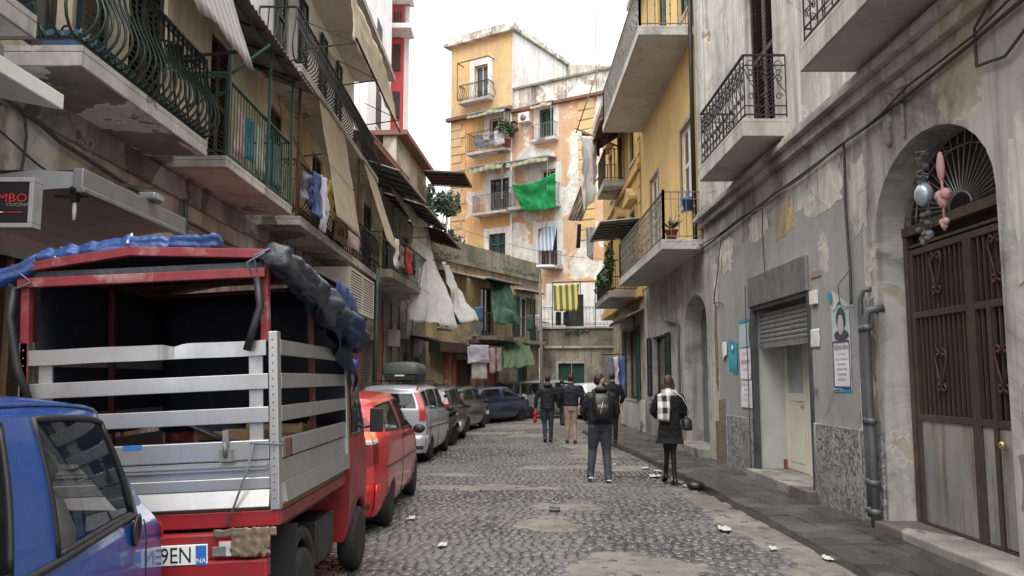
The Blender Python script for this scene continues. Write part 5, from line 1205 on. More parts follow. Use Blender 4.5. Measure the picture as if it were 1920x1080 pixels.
# clothes on green balcony
for i, (mt, a, b_, zt_, zd_) in enumerate((('cl_white', 742, 747, 445, 500), ('cl_brown', 752, 758, 460, 500), ('cl_red', 762, 772, 462, 508), ('cl_black', 773, 780, 470, 512))):
    x_ = -2.62; y = onx(a, 480, x_)[0]; y2 = onx(b_, 480, x_)[0]; zt2, zd2 = onx(a, zt_, x_)[1], onx(a, zd_, x_)[1]
    cl_sheet(('white strip', 'brown cloth', 'bright red garment', 'black garment')[i] + ' drying in front of the mossy balcony', 'laundry', mt, (x_, y, zt2), (x_, y2, zt2), (x_, y, zd2), (x_, y2, zd2), amp=.04, seed=i, nu=8, name='laundry')
single('clothes_line', MB().bar(F3.P(1.5, 5.35, .9), F3.P(1.5, 5.4, 1.7), .03).bar(F3.P(5.6, 5.35, .9), F3.P(5.6, 5.4, 1.7), .03).tube([F3.P(1.5, 5.4, 1.6), F3.P(5.6, 5.4, 1.6)], .012, 4).tube([F3.P(1.5, 5.4, 1.35), F3.P(5.6, 5.4, 1.35)], .012, 4), 'iron_green', 'green metal clothes rack in front of the mossy balcony', 'clothes line', F3.P(1.5, 5.35, .9))
# big plastic sheets
cl_sheet('large translucent white plastic sheet draped from the roof over the left balcony', 'sheet', 'cl_plastic', XY(775, 412, 24.2), XY(800, 418, 27), XY(766, 602, 23.8), XY(855, 612, 24.6), amp=.12, folds=2.5, seed=2, nu=30, nv=34, name='plastic_sheet', hem=.3)
cl_sheet('narrow strip of plastic sheet running up to the corrugated canopy', 'sheet', 'cl_plastic', XY(733, 345, 22.6), XY(742, 352, 23.5), XY(777, 425, 24), XY(800, 425, 25), amp=.06, seed=4, name='plastic_sheet')
cl_sheet('second smaller white sheet hanging beyond the large plastic sheet', 'sheet', 'cl_plastic', XY(832, 490, 26.5), XY(845, 500, 28), XY(862, 605, 26), XY(896, 602, 27), amp=.12, folds=2, seed=7, nu=20, nv=24, name='plastic_sheet')
cl_sheet('teal patterned cloth hanging between the two white sheets', 'laundry', 'cl_teal', XY(848, 545, 27.5), XY(860, 548, 27.5), XY(852, 608, 27.5), XY(868, 608, 27.5), amp=.07, seed=8, name='laundry')
# lamps/boxes on the old wall
for i in range(5): cable([F3.P(3.3 + i * 1.1, 3.9, .05), F3.P(3.4 + i * 1.1, 2.6, .06), F3.P(3.3 + i * 1.1, 1.2, .05)], ('first', 'second', 'third', 'fourth', 'fifth')[i] + ' cable from the terracotta pillar down the old left wall', .02)
for i, (u, z, w_, h_) in enumerate(((4.2, 2.6, .5, .5), (5.6, 2.9, .6, .5), (7.8, 2.5, .35, .5))):
    single('meter_box', fb(MB(), F3, u, u + w_, z, z + h_, 0, .28), ('ac_white', 'hood_grey', 'ac_white')[i], ('small cream', 'dented grey', 'tall cream')[i] + ' utility box on the old left wall below the plastic sheet', 'wall box', F3.P(u, z), bev=.02)
slat_awning('awning', 'little grey sheet canopy over the farther roller shutters on the left', F3, 6.1, 9.6, 3.1, 0, .8, .12, 'corrug', 'iron', 5)

# ------------------------------------------------------------ FAR: stone house with parapet
F4 = Fac(-3.15, 30.2, 4.4, 8.2, -1)
bS = thing('stone_house', 'low mossy old stone house with parapet where the street bends', 'building', F4.P(4, 0)); L4 = 9.3
wall(F4, 0, L4, 0, 3.1, 'pl_stone', bS, name='ground_floor_wall', ops=[('r', 2.0, 3.4, .1, 2.4), ('r', 4.6, 5.5, .1, 2.5), ('r', 7.2, 8.1, .1, 2.5)])
wall(F4, 0, L4, 3.1, 6.2, 'pl_stone_y', bS, ops=[('r', .8, 1.6, 3.6, 5.2), ('r', 4.0, 5.0, 3.3, 5.4), ('r', 7.3, 8.3, 3.3, 5.3)])
wall(F4, 0, L4, 6.2, 7.0, 'pl_moss', bS, name='parapet')
wall(F4, -.0, L4 - 0, 6.1, 6.25, 'pl_moss', bS, name='cornice', d=.18, th=.2)
part('rear_volume', fb(MB(), F4, .3, L4 - .4, 0, 6.4, -3.2, -.5), 'interior', bS)
window(bS, F4, .8, 1.6, 3.6, 5.2, None, fmat='wood_dark', pitch=.1)
window(bS, F4, 4.0, 5.0, 3.3, 5.4, None, fmat='wood_dark', sill=False); window(bS, F4, 7.3, 8.3, 3.3, 5.3, 'open', 'shutter_green', 'white_paint', sill=False, openw=.5)
trim(bS, F4, 7.3, 8.3, 3.3, 5.3, 'conc_lite', .12, .025)
for i, (a, e) in enumerate(((2.0, 3.4), (4.6, 5.5), (7.2, 8.1))):
    dr = MB(); fb(dr, F4, a, (a + e) / 2 - .01, .1, 2.5, -.2, -.15); fb(dr, F4, (a + e) / 2 + .01, e, .1, 2.5, -.2, -.15); part('door', dr, ('wood_dark', 'terracotta', 'shutter_green')[i], bS, bev=.01)
for u in (1.2, 1.75, 3.6, 4.3): part('door_post', fb(MB(), F4, u, u + .22, 0, 2.6, 0, .1), 'pl_terr', bS)
part('shop_front', fb(MB(), F4, .2, 6.2, 2.62, 3.0, 0, .5), 'wood_dark', bS, bev=.01)
part('low_counter', fb(MB(), F4, 4.0, 5.6, .0, 1.05, .25, .5), 'wood', bS, bev=.01)
cn = MB(); fb(cn, F4, 3.0, L4, 3.05, 3.2, .001, .3); part('tiled_ledge', cn, 'old_tile', bS, bev=.01)
o = balcony(bS, F4, 3.3, 6.1, 3.35, .9, .15, 'conc_dark'); railing(o, F4, 3.35, 6.05, 3.35, .85, .9, 'bar', 'iron_grey', sp=.16)
o = balcony(bS, F4, 6.7, 9.0, 3.3, .7, .12, 'conc_dark'); railing(o, F4, 6.75, 8.95, 3.3, .65, .9, 'bar', 'iron', sp=.16)
slat_awning('awning', 'thin grey sheet canopy above the green tarp balcony of the stone house', F4, 3.1, 6.0, 5.75, 0, .9, .12, 'corrug', 'iron', 5)
slat_awning('awning', 'cream corrugated sheet canopy at the left end of the stone house', F4, .2, 2.8, 5.75, 0, .9, .2, 'hood_grey', 'iron', 5)
slat_awning('awning', 'small flat hood above the right balcony door of the stone house', F4, 6.9, 8.9, 5.6, 0, .5, .05, 'hood_grey', 'iron', 3)
def FC(px, py, d=0, F=F4):          # place on the facade F where this direction meets it
    r_ = ray(px, py); n_ = F.n; o_ = F.o + n_ * d; t_ = n_.dot(o_ - V((0, 0, 1.65))) / n_.dot(r_); return V((0, 0, 1.65)) + r_ * t_
cl_sheet('dark green tarpaulin bulging over the balcony of the stone house', 'tarpaulin', 'cl_tarpgreen', FC(914, 521, .2), FC(958, 530, .9), FC(928, 602, 1.2), FC(978, 606, 1.2), amp=.16, folds=2, seed=3, nu=26, nv=26, name='tarpaulin')
cl_sheet('lighter green crinkled tarpaulin shading the shop of the stone house', 'tarpaulin', 'cl_tarpolive', FC(938, 632, .2), FC(985, 632, .2), FC(945, 690, 1.5), FC(1003, 688, 1.5), amp=.1, folds=3, seed=5, nu=30, nv=20, name='tarpaulin')
wl = thing('clothes_line', 'line with white sheets strung in front of the stone house shop', 'clothes line', FC(870, 648, .9)); part('line', MB().tube([FC(868, 645, .9), FC(905, 648, .95), FC(945, 652, 1)], .01, 4).bar(FC(876, 630, .0), FC(876, 648, .95), .03), 'iron_grey', wl)
for i, (mt, a, b_, t_, d_, lb) in enumerate((('cl_lilac', 882, 918, 647, 680, 'large white bed sheet folded over the line'), ('cl_lilac', 877, 884, 650, 682, 'narrow white edge of cloth at the left of the line'), ('cl_white', 884, 914, 665, 711, 'longer white sheet hanging below the folded bed sheet'), ('cl_pink', 918, 930, 652, 700, 'pale pink shirt with long sleeves on the line'), ('cl_pink', 931, 941, 652, 697, 'pale pink trousers at the right end of the line'))):
    dd = (1.0, .98, .93, .97, .97)[i]
    cl_sheet(lb, 'laundry', mt, FC(a, t_, dd), FC(b_, t_, dd), FC(a + 1, d_, dd), FC(b_, d_, dd), amp=.03, folds=2, seed=i, nu=12, name='laundry')
for i, (mt, a, b_) in enumerate((('cl_teal', 892, 899), ('cl_blue', 899, 906))): cl_sheet(('turquoise', 'dark teal')[i] + ' towel at the left of the green tarp balcony', 'laundry', mt, FC(a, 575, .95), FC(b_, 575, .95), FC(a, 602, .95), FC(b_, 602, .95), amp=.03, seed=i, nu=6, nv=6, name='laundry')
for i, (mt, a, b_, d_) in enumerate((('cl_tarpgreen', 988, 999, 620), ('cl_pink', 1004, 1009, 612), ('cl_white', 1009, 1013, 622))): cl_sheet(('green', 'rose', 'white')[i] + ' towel on the right balcony rail of the stone house', 'laundry', mt, FC(a, 590, .72), FC(b_, 590, .72), FC(a, d_, .72), FC(b_, d_, .72), amp=.02, seed=i, nu=6, nv=6, name='laundry')
ms = MB()
for k in range(26): 
    u = R.uniform(.3, L4 - .2); leaves(ms, F4.P(u, 6.26 + R.uniform(0, .15), .12), (.22, .22, .08), 26, .035)
part('moss', ms, 'grass', bS, fix=False)['kind'] = 'stuff'
# right wing facing us, with terrace
e4 = F4.P(L4, 0); F5 = Fac(e4.x, e4.y, 1, -.16, -1)
if F5.n.y > 0: F5.n = -F5.n
bT = thing('terrace_house', 'low stone wing with terrace and yellow striped blind between bend and ochre house', 'building', F5.P(2, 0)); L5 = 5.2
wall(F5, .05, L5, 0, 3.1, 'pl_stone', bT, name='ground_floor_wall', ops=[('r', .9, 2.1, .1, 2.35)])
wall(F5, .05, L5, 3.1, 3.95, 'pl_moss', bT, name='terrace_wall')
dr = MB(); fb(dr, F5, .9, 1.49, .1, 2.35, -.2, -.15); fb(dr, F5, 1.51, 2.1, .1, 2.35, -.2, -.15); part('green_door', dr, 'shutter_green', bT, bev=.01)
trim(bT, F5, .9, 2.1, .1, 2.35, 'conc_lite', .1, .03)
part('ledge', fb(MB(), F5, .05, L5, 3.05, 3.14, .002, .15), 'conc', bT); part('coping', fb(MB(), F5, .05, L5, 3.95, 4.03, -.42, .1), 'conc_lite', bT)
part('terrace_floor', fb(MB(), F5, 0.05, L5, 3.5, 3.6, -3.2, -.42), 'conc', bT)
wall(F5, .05, L5, 3.6, 6.35, 'pl_far_white', bT, name='back_wall', d=-2.6, th=.3, ops=[('r', 1.0, 1.9, 3.8, 5.8)])
window(bT, Fac(F5.P(0, 0, -2.6).x, F5.P(0, 0, -2.6).y, F5.d.x, F5.d.y, -1), 1.0, 1.9, 3.8, 5.8, None, fmat='wood_dark')
ry = MB(); o = part('railing_base', fb(MB(), F5, .06, L5, 4.03, 4.06, -.2, -.1), 'conc', bT); railing(o, F5, .1, L5 - .1, 4.05, 0.0 - .12, .9, 'belly', 'iron', sp=.16, ends=(0, 0))
stp = MB(); drape(stp, FC(1037, 535, -.6, F5), FC(1086, 532, -.6, F5), FC(1039, 583, .1, F5), FC(1082, 583, .1, F5), nu=20, nv=10, amp=.02, folds=4)
single('striped_blind', stp, 'cl_stripe_yg', 'yellow and green striped blind over the terrace', 'blind', FC(1037, 535, -.6, F5), solid=.004)
f = MB(); f.bar(FC(1035, 530, -.4, F5), FC(1117, 527, -.4, F5), .05); 
for px in (1036, 1088, 1116): f.bar(FC(px, 529, -.4, F5), FC(px, 615, -.4, F5), .04)
single('pergola', f, 'iron_green', 'thin green frame carrying the yellow striped blind', 'pergola', FC(1035, 600, -.4, F5))
for i, (a, b_) in enumerate(((1042, 1052), (1056, 1066))): cl_sheet(('left', 'right')[i] + ' dark garment on the terrace railing below the striped blind', 'laundry', 'cl_black', FC(a, 585, 0, F5), FC(b_, 585, 0, F5), FC(a, 610, 0, F5), FC(b_, 610, 0, F5), amp=.03, seed=i, nu=6, nv=6, name='laundry')
lv = MB(); leaves(lv, FC(1075, 622, .1, F5), (.9, .15, .12), 160, .05); t = single('ledge_weeds', lv, 'grass', 'green weeds growing along the terrace ledge', 'weeds', FC(1075, 622, .1, F5), fix=False)
# street lamp
lx, ly = ong(1017, 778); sl = thing('street_lamp', 'grey street lamp with flat head standing before the stone house', 'street lamp', (lx, 33.5, 0))
lx = ony(1017, 760, 33.5)[0]; lt = ony(1012, 505, 33.5)
part('pole', MB().tube([(lx, 33.5, 0), (lx, 33.5, 1), (lt[0], 33.5, lt[1])], [.09, .08, .05], 10), 'pipe_grey', sl)
part('lamp_head', MB().loft([[V((lt[0] + a, 33.5 + b_ * w_, lt[1] + .08 + c)) for b_, c in ((-1, 0), (0, -.05), (1, 0), (.5, .1), (-.5, .1))] for a, w_ in ((-.15, .08), (.1, .16), (.45, .16), (.62, .06))]), 'white_paint', sl)

# ------------------------------------------------------------ FAR: tall yellow and orange house
dirx, diry = .84, -.54
F6 = Fac(0, 46, dirx, diry, -1)
if F6.n.y > 0: F6.n = -F6.n
def U6(px, py): p = FC(px, py, 0, F6); return (p - F6.o).dot(F6.d), p.z
bA = thing('tall_house', 'tall peeling yellow and orange house closing the street, with roof block on its left', 'building', F6.P(0, 0))
ul = U6(845, 300)[0]; um = U6(960, 300)[0]; ur = um + 9.5
zc = U6(955, 52)[1]; zm = U6(950, 205)[1]; zp = U6(985, 165)[1]; zq = U6(985, 205)[1]
def W6(x0, y0, x1, y1): a = U6(x0, (y0 + y1) / 2)[0]; b_ = U6(x1, (y0 + y1) / 2)[0]; return (min(a, b_), max(a, b_), U6((x0 + x1) / 2, y1)[1], U6((x0 + x1) / 2, y0)[1])
wA = [W6(890, 122, 915, 188), W6(918, 222, 945, 268), W6(920, 335, 955, 398), W6(917, 438, 948, 480)]
wB = [W6(1012, 204, 1038, 262), W6(1014, 318, 1042, 388), W6(1010, 427, 1045, 500)]
OPA = [('r',) + q for q in wA if q[2] > zm - .2]; 
wall(F6, ul, um, zm, zc - .3, 'pl_far_top', bA, ops=[('r',) + wA[0]], name='upper_wall')
wall(F6, ul, um, 0, zm, 'pl_far', bA, ops=[('r',) + q for q in wA[1:]])
wall(F6, um, ur, 0, zq, 'pl_far_orange', bA, ops=[('r',) + q for q in wB], name='right_wall')
wall(F6, um, ur, zq, zp, 'pl_far_parapet', bA, name='parapet')
part('core', fb(MB(), F6, ul, ur, 0, zq - .05, -8, -.5), 'interior', bA)
part('roof_block', fb(MB(), F6, ul, um, zq, zc - .35, -8.5, -.43), 'pl_far_white', bA)
part('white_side_wall', fb(MB(), F6, um - .02, um + .15, zq, zc - .35, -9, -.001), 'pl_far_white', bA)
part('top_cornice', fb(MB(), F6, ul - .35, um + .35, zc - .3, zc - .12, -8.5, .35).hexa([F6.P(ul - .1, zc - .12, .1), F6.P(um + .1, zc - .12, .1), F6.P(um + .1, zc - .12, -8.4), F6.P(ul - .1, zc - .12, -8.4), F6.P(ul - .1, zc + .3, .1), F6.P(um + .1, zc + .3, .1), F6.P(um + .1, zc + .1, -8.4), F6.P(ul - .1, zc + .1, -8.4)]), 'pl_far_parapet', bA)
cn = MB(); fb(cn, F6, ul - .2, um + .05, zm - .12, zm + .1, 0, .3); part('tile_cornice', cn, 'old_tile', bA, bev=.02)
cn = MB(); fb(cn, F6, um + .06, ur, zq - .1, zq + .08, 0, .25); part('right_cornice', cn, 'old_tile', bA, bev=.02)
part('parapet_coping', fb(MB(), F6, um + .1, ur, zp, zp + .12, -.5, .12), 'pl_moss', bA)
part('sloping_parapet', MB().hexa([F6.P(um + .16, zq, -6.2), F6.P(ur, zq, -6.2), F6.P(ur, zq, -6.6), F6.P(um + .16, zq, -6.6), F6.P(um + .16, zc - .2, -6.2), F6.P(ur, zp + 1.2, -6.2), F6.P(ur, zp + 1.2, -6.6), F6.P(um + .16, zc - .2, -6.6)]), 'pl_far_parapet', bA)
cn = MB(); zz = .4; i = 0
while zz < zm - .5: fb(cn, F6, ul, ul + (1.1 if i % 2 else .8), zz, zz + .42, 0, .05); zz += .5; i += 1
part('left_quoins', cn, 'pl_far_top', bA, bev=.01)
cn = MB(); zz = 9.0; uq = U6(1085, 300)[0]
while zz < zq - .5: fb(cn, F6, uq, uq + .95, zz, zz + .45, 0, .05); zz += .55
part('right_quoins', cn, 'pl_far_top', bA, bev=.01)
part('band', fb(MB(), F6, ul, um, U6(900, 480)[1] - .9, U6(900, 480)[1] - .6, 0, .08), 'pl_far_top', bA)
part('rain_pipe', MB().tube([F6.P(um, .5, .08), F6.P(um, zq, .08)], .07, 6), 'white_paint', bA)
for i, q in enumerate(wA): window(bA, F6, *q, 'closed' if i in (2, 3) else None, 'shutter_dkgreen' if i == 2 else 'shutter_green', 'white_paint', rec=.25, sill=False, pitch=.12)
for i, q in enumerate(wB): window(bA, F6, *q, 'closed' if i == 0 else None, 'shutter_green', 'white_paint', rec=.25, sill=False, pitch=.12)
for q in wA + wB: trim(bA, F6, *q, 'pl_far_white', .35, .035)
def bal6(x0, x1, yb, ytop, out, mat='iron', st='bar', sp=.16):
    yb_ = yb; a = U6(x0, yb_)[0]; b_ = U6(x1, yb_)[0]; z = U6((x0 + x1) / 2, yb_)[1]; h = U6((x0 + x1) / 2, ytop)[1] - z
    o = balcony(bA, F6, a, b_, z, out, .15, 'conc'); railing(o, F6, a + .04, b_ - .04, z, out - .05, h, st, mat, sp=sp, r=.012); return a, b_, z, h
bal6(870, 926, 190, 160, .6, st='belly'); bal6(888, 962, 286, 250, .75, 'iron_brown'); bal6(898, 962, 400, 368, .75, 'iron_grey', sp=.1); bal6(1002, 1048, 262, 235, .5, 'iron_grey'); bal6(966, 1052, 388, 350, .8, 'iron_grey'); bal6(1028, 1056, 500, 474, .6, 'iron_grey')
def aw6(x0, x1, y0, y1, out, mat, lab):
    a = U6(x0, y0)[0]; b_ = U6(x1, y0)[0]; z = U6((x0 + x1) / 2, y0)[1]; z2 = U6((x0 + x1) / 2, y1)[1]
    t = thing('window_awning', lab, 'awning', F6.P(a, z)); part('top_sheet', MB().hexa([F6.P(a, z, 0), F6.P(b_, z, 0), F6.P(b_, z - .12, out), F6.P(a, z - .12, out), F6.P(a, z + .06, 0), F6.P(b_, z + .06, 0), F6.P(b_, z - .06, out), F6.P(a, z - .06, out)]), 'hood_grey', t)
    m_ = MB(); drape(m_, F6.P(a, z - .14, out - .03), F6.P(b_, z - .14, out - .03), F6.P(a, z2, out + .05), F6.P(b_, z2, out + .05), nu=24, nv=4, amp=.05, folds=7); part('valance', m_, mat, t, solid=.004)
    part('side_post', MB().bar(F6.P(b_ - .05, z - .12, out - .05), F6.P(b_ - .05, z - 2.2, out - .05), .05), 'iron_grey', t)
aw6(892, 962, 212, 224, .9, 'cl_stripe_gw', 'striped awning of the third floor left window on the tall house'); aw6(895, 960, 313, 328, 1.0, 'cl_stripe_gw', 'striped awning of the second floor left window on the tall house')
aw6(966, 1044, 302, 316, 1.0, 'cl_stripe_gw', 'striped awning above the green sheet on the tall house'); aw6(1002, 1042, 194, 206, .5, 'cl_cream', 'cream awning over the green shutter near the top of the tall house')
f = MB(); a, b_ = U6(869, 118)[0], U6(926, 118)[0]; z = U6(898, 118)[1]
f.bar(F6.P(a, z, .6), F6.P(b_, z, .6), .05).bar(F6.P(a, z, 0), F6.P(a, z, .6), .05).bar(F6.P(b_, z, 0), F6.P(b_, z, .6), .05).bar(F6.P(a, z, .6), F6.P(a, U6(898, 188)[1], .6), .05)
part('top_window_frame', f, 'iron_brown', bA)
cl_sheet('bright green sheet hung out between two windows of the tall house', 'sheet', 'cl_green', FC(958, 345, 1.0, F6), FC(1041, 322, 1.0, F6), FC(976, 392, 1.0, F6), FC(1040, 388, 1.0, F6), amp=.12, folds=2, seed=1, nu=30, nv=20, sag=.25, name='hanging_sheet')
cl_sheet('grey blue blanket on the third floor balcony of the tall house', 'laundry', 'cl_grey', FC(888, 253, .85, F6), FC(949, 243, .85, F6), FC(890, 278, .85, F6), FC(948, 271, .85, F6), amp=.07, folds=4, seed=1, name='laundry')
cl_sheet('small pale cloth over the grey blue blanket', 'laundry', 'cl_cream', FC(904, 251, .9, F6), FC(918, 249, .9, F6), FC(906, 264, .9, F6), FC(917, 262, .9, F6), amp=.03, seed=1, nu=8, name='laundry')
cl_sheet('light blue cloth at the right of the grey blue blanket', 'laundry', 'cl_white', FC(926, 246, .92, F6), FC(947, 243, .92, F6), FC(927, 273, .92, F6), FC(946, 269, .92, F6), amp=.05, seed=2, nu=8, name='laundry')
cl_sheet('blue and white striped drop blind on the lower right window of the tall house', 'blind', 'cl_stripe_bw', FC(1015, 427, .1, F6), FC(1044, 423, .1, F6), FC(1006, 470, .9, F6), FC(1036, 470, .9, F6), amp=.03, seed=2, name='striped_blind')
pp = FC(951, 240, .7, F6); lv = MB(); leaves(lv, pp, (.6, .4, .65), 170, .15); t = thing('balcony_plant', 'bushy green plant in a pot on the third floor balcony of the tall house', 'potted plant', pp); part('foliage', lv, 'leaf', t, fix=False); part('pot', pot(pp - V((0, 0, 1.1)), .22, .5, 0), 'terracotta', t)
part_ = thing('air_conditioner', 'white air conditioner beside the green shutter on the tall house', 'air conditioner', FC(988, 224, 0, F6)); a = U6(978, 224)[0]; b_ = U6(998, 224)[0]; z = U6(988, 232)[1]
part('casing', fb(MB(), F6, a, b_, z, z + .55, .02, .4), 'white_paint', part_, bev=.03); part('fan_grille', MB().lathe(F6.P((a + b_) / 2, z + .27, .401), F6.n, [(.2, 0), (.2, .01), (.03, .015), (0, .015)], 16), 'iron_grey', part_)
# ------------------------------------------------------------ FAR LEFT: white and red buildings
bW = thing('white_tower', 'tall white building rising behind the left houses', 'building', (-6, 31, 0))
FW = Fac(ony(668, 100, 31)[0] - 0, 24, .0, 1, -1); xw = ony(736, 100, 37)[0]
bw = MB().box(-12, 31, 0, xw - .05, 37, 24); part('wall', bw, 'white_wall', bW)
fr = MB(); 
for z in (9, 12, 15, 18.2): 
    w_ = part('window', MB().box(xw - .06, 33, z, xw - .02, 34.2, z + 1.6), 'shutter_brown', bW); part('window_frame', MB().box(xw - .06, 32.9, z - .1, xw - .0, 34.3, z - .01), 'white_paint', w_)
    w_ = part('window', MB().box(xw - 1.6, 30.94, z, xw - .7, 31.02, z + 1.7), 'shutter_brown', bW)
part('rain_pipe', MB().tube([(xw - .4, 30.9, 0), (xw - .4, 30.9, 24)], .07, 6), 'white_paint', bW)
bX = thing('red_tower', 'bright red tall building with white balconies behind the white tower', 'building', (-5, 40, 0)); x0 = ony(733, 100, 39)[0]; x1 = ony(757, 100, 39)[0]; x2 = ony(766, 100, 39)[0]
part('wall', MB().box(-14, 39, 0, x1, 39.8, 27), 'red_wall', bX); part('pale_side', MB().box(x1 + .002, 39.1, 0, x2, 39.4, 26), 'white_wall', bX)
for py in (62, 2, 150):
    z = ony(750, py, 39)[1]
    if py != 150:
        o = part('balcony', MB().box(x0 - .2, 37.8, z - .25, x2 + .25, 39.2, z), 'white_wall', bX, bev=.02)
        m_ = MB(); m_.bar((x0 - .2, 37.85, z + .9), (x2 + .2, 37.85, z + .9), .06)
        for k in range(8): m_.bar((x0 - .15 + k * .14, 37.85, z), (x0 - .15 + k * .14, 37.85, z + .9), .03)
        part('railing', m_, 'iron_brown' if py == 62 else 'white_paint', o)
    part('window', MB().box(x0 + .1, 38.92, z - 1.9, x1 - .15, 39.02, z - .6), 'shutter_brown', bX)
# hillside trees behind the left houses
def tree(lab, c, h, r, n, s, group=None):
    c = V(c); t = thing('tree', lab, 'tree', c); tk = MB(); tk.tube([c, c + V((.1, 0, h * .3)), c + V((0, .1, h * .6)), c + V((.05, 0, h * .85))], [.22, .17, .12, .05], 8)
    lv = MB()
    for i in range(26):
        a = R.uniform(0, 2 * pi); rr = R.uniform(.2, 1) * r; zc_ = h * R.uniform(.45, .98)
        p = c + V((cos(a) * rr * (1.1 - .6 * zc_ / h), sin(a) * rr * (1.1 - .6 * zc_ / h), zc_)); tk.tube([c + V((0, 0, h * .4)), c.lerp(p, .6) + V((0, 0, h * .15)), p], [.07, .04, .015], 5)
        leaves(lv, p, (.6, .6, .45), n // 26, s)
    part('trunk', tk, 'bark', t); part('crown', lv, 'leaf_dark', t, fix=False)
tree('dark green tree seen between left roofs and the tall house', (-3.7, 38.5, 0), 10.6, 1.6, 3600, .15)
tree('dark tree farther left behind the corrugated canopies', (-5.9, 37.5, 0), 10.8, 1.7, 3000, .15)
# ------------------------------------------------------------ VEHICLES
def crom(a, k, soft=.75):
    n = len(a) - 1; i = min(int(k), n - 1); i = max(i, 0); t = k - i
    p0, p1, p2, p3 = a[max(i - 1, 0)], a[i], a[i + 1], a[min(i + 2, n)]
    lin = p1 + (p2 - p1) * t
    cr = .5 * ((2 * p1) + (-p0 + p2) * t + (2 * p0 - 5 * p1 + 4 * p2 - p3) * t * t + (-p0 + 3 * p1 - 3 * p2 + p3) * t ** 3)
    return lin * (1 - soft) + cr * soft
class CarShape:
    # stations front to rear: (y_belt, y_roof, half width, half roof width, z_belt, z_roof)
    def __init__(s, st, axles, wr, zs=.2): s.st = st; s.ax = axles; s.wr = wr; s.zs = zs; s.n = len(st) - 1
    def par(s, k): return [crom([q[i] for q in s.st], k) for i in range(6)]
    def S(s, k, j, side=1):       # j 0..1 lower side, 1..2 glass, 2..3 roof to centre
        yb, yt, W, Wr, zb, zr = s.par(k)
        if j <= 1:
            pr = [(.93, s.zs), (.985, s.zs + .12), (1.0, s.zs + (zb - s.zs) * .55), (.985, zb - .06), (.965, zb)]
            x = crom([p[0] for p in pr], j * 4) * W; z = crom([p[1] for p in pr], j * 4, 1); y = yb
            for a in s.ax:
                d = abs(y - a)
                if d < s.wr:
                    za = s.zs - .02 + sqrt(s.wr ** 2 - d * d) * 1.02
                    lim = za + .0
                    if z < lim: z = lim; 
                    x += .018 * max(0, 1 - abs(z - lim) / .08)
        elif j <= 2:
            t = j - 1; x = .965 * W * (1 - t) + Wr * t + .02 * sin(pi * t); z = zb + (zr - .07 - zb) * t; y = yb + (yt - yb) * t
        else:
            t = (j - 2) * pi / 2; x = Wr * cos(t) ** .8 if t < pi / 2 - .001 else 0; z = zr - .07 + .07 * sin(t); y = yt + (.03 if k > s.n / 2 else -.03) * 0
        return V((x * side, y, z))
    def E(s, u, j, k, bul):      # end face, u -1..1
        p = s.S(k, j, 1); return V((p.x * u, p.y + bul * (1 - u * u) * (1 if j < 1.2 else .7), p.z))
def patch(mb, fn, a0, a1, b0, b1, na, nb, off, ref):
    vs = [];
    for j in range(nb + 1):
        for i in range(na + 1):
            a = a0 + (a1 - a0) * i / na; b = b0 + (b1 - b0) * j / nb; p = fn(a, b); e = 1e-3
            n = (fn(a + e, b) - p).cross(fn(a, b + e) - p)
            n = n.normalized() if n.length > 1e-12 else V((0, 0, 1))
            if n.dot(p - ref) < 0: n = -n
            vs.append(p + n * off)
    m = na + 1; return mb.add(vs, [(j * m + i, j * m + i + 1, (j + 1) * m + i + 1, (j + 1) * m + i) for j in range(nb) for i in range(na)], True)
def wheel(parent, x, y, r, w, sgn, rim='rim'):
    t = MB(); t.lathe((x - sgn * w / 2, y, r), (sgn, 0, 0), [(r * .62, 0), (r * .9, 0), (r, w * .18), (r, w * .82), (r * .9, w), (r * .62, w)], 28)
    o = part('wheel', t, 'rubber', parent)
    q = MB().lathe((x - sgn * w / 2, y, r), (sgn, 0, 0), [(0, w * .7), (r * .2, w * .86), (r * .22, w * .8), (r * .5, w * .78), (r * .58, w * .95), (r * .64, w * .97), (r * .64, w * .5)], 24)
    for k in range(8):
        a = k * pi / 4; q.bar((x + sgn * w * .3, y + cos(a) * r * .2, r + sin(a) * r * .2), (x + sgn * w * .32, y + cos(a) * r * .58, r + sin(a) * r * .58), .035, .02)
    part('rim', q, rim, o); return o
def seat(mb, x, y, z=.45):
    mb.ell((x, y + .1, z + .08), (.24, .26, .1), 10, 6); mb.ell((x, y - .22, z + .4), (.24, .09, .36), 10, 8); mb.ell((x, y - .24, z + .8), (.13, .06, .1), 8, 6)
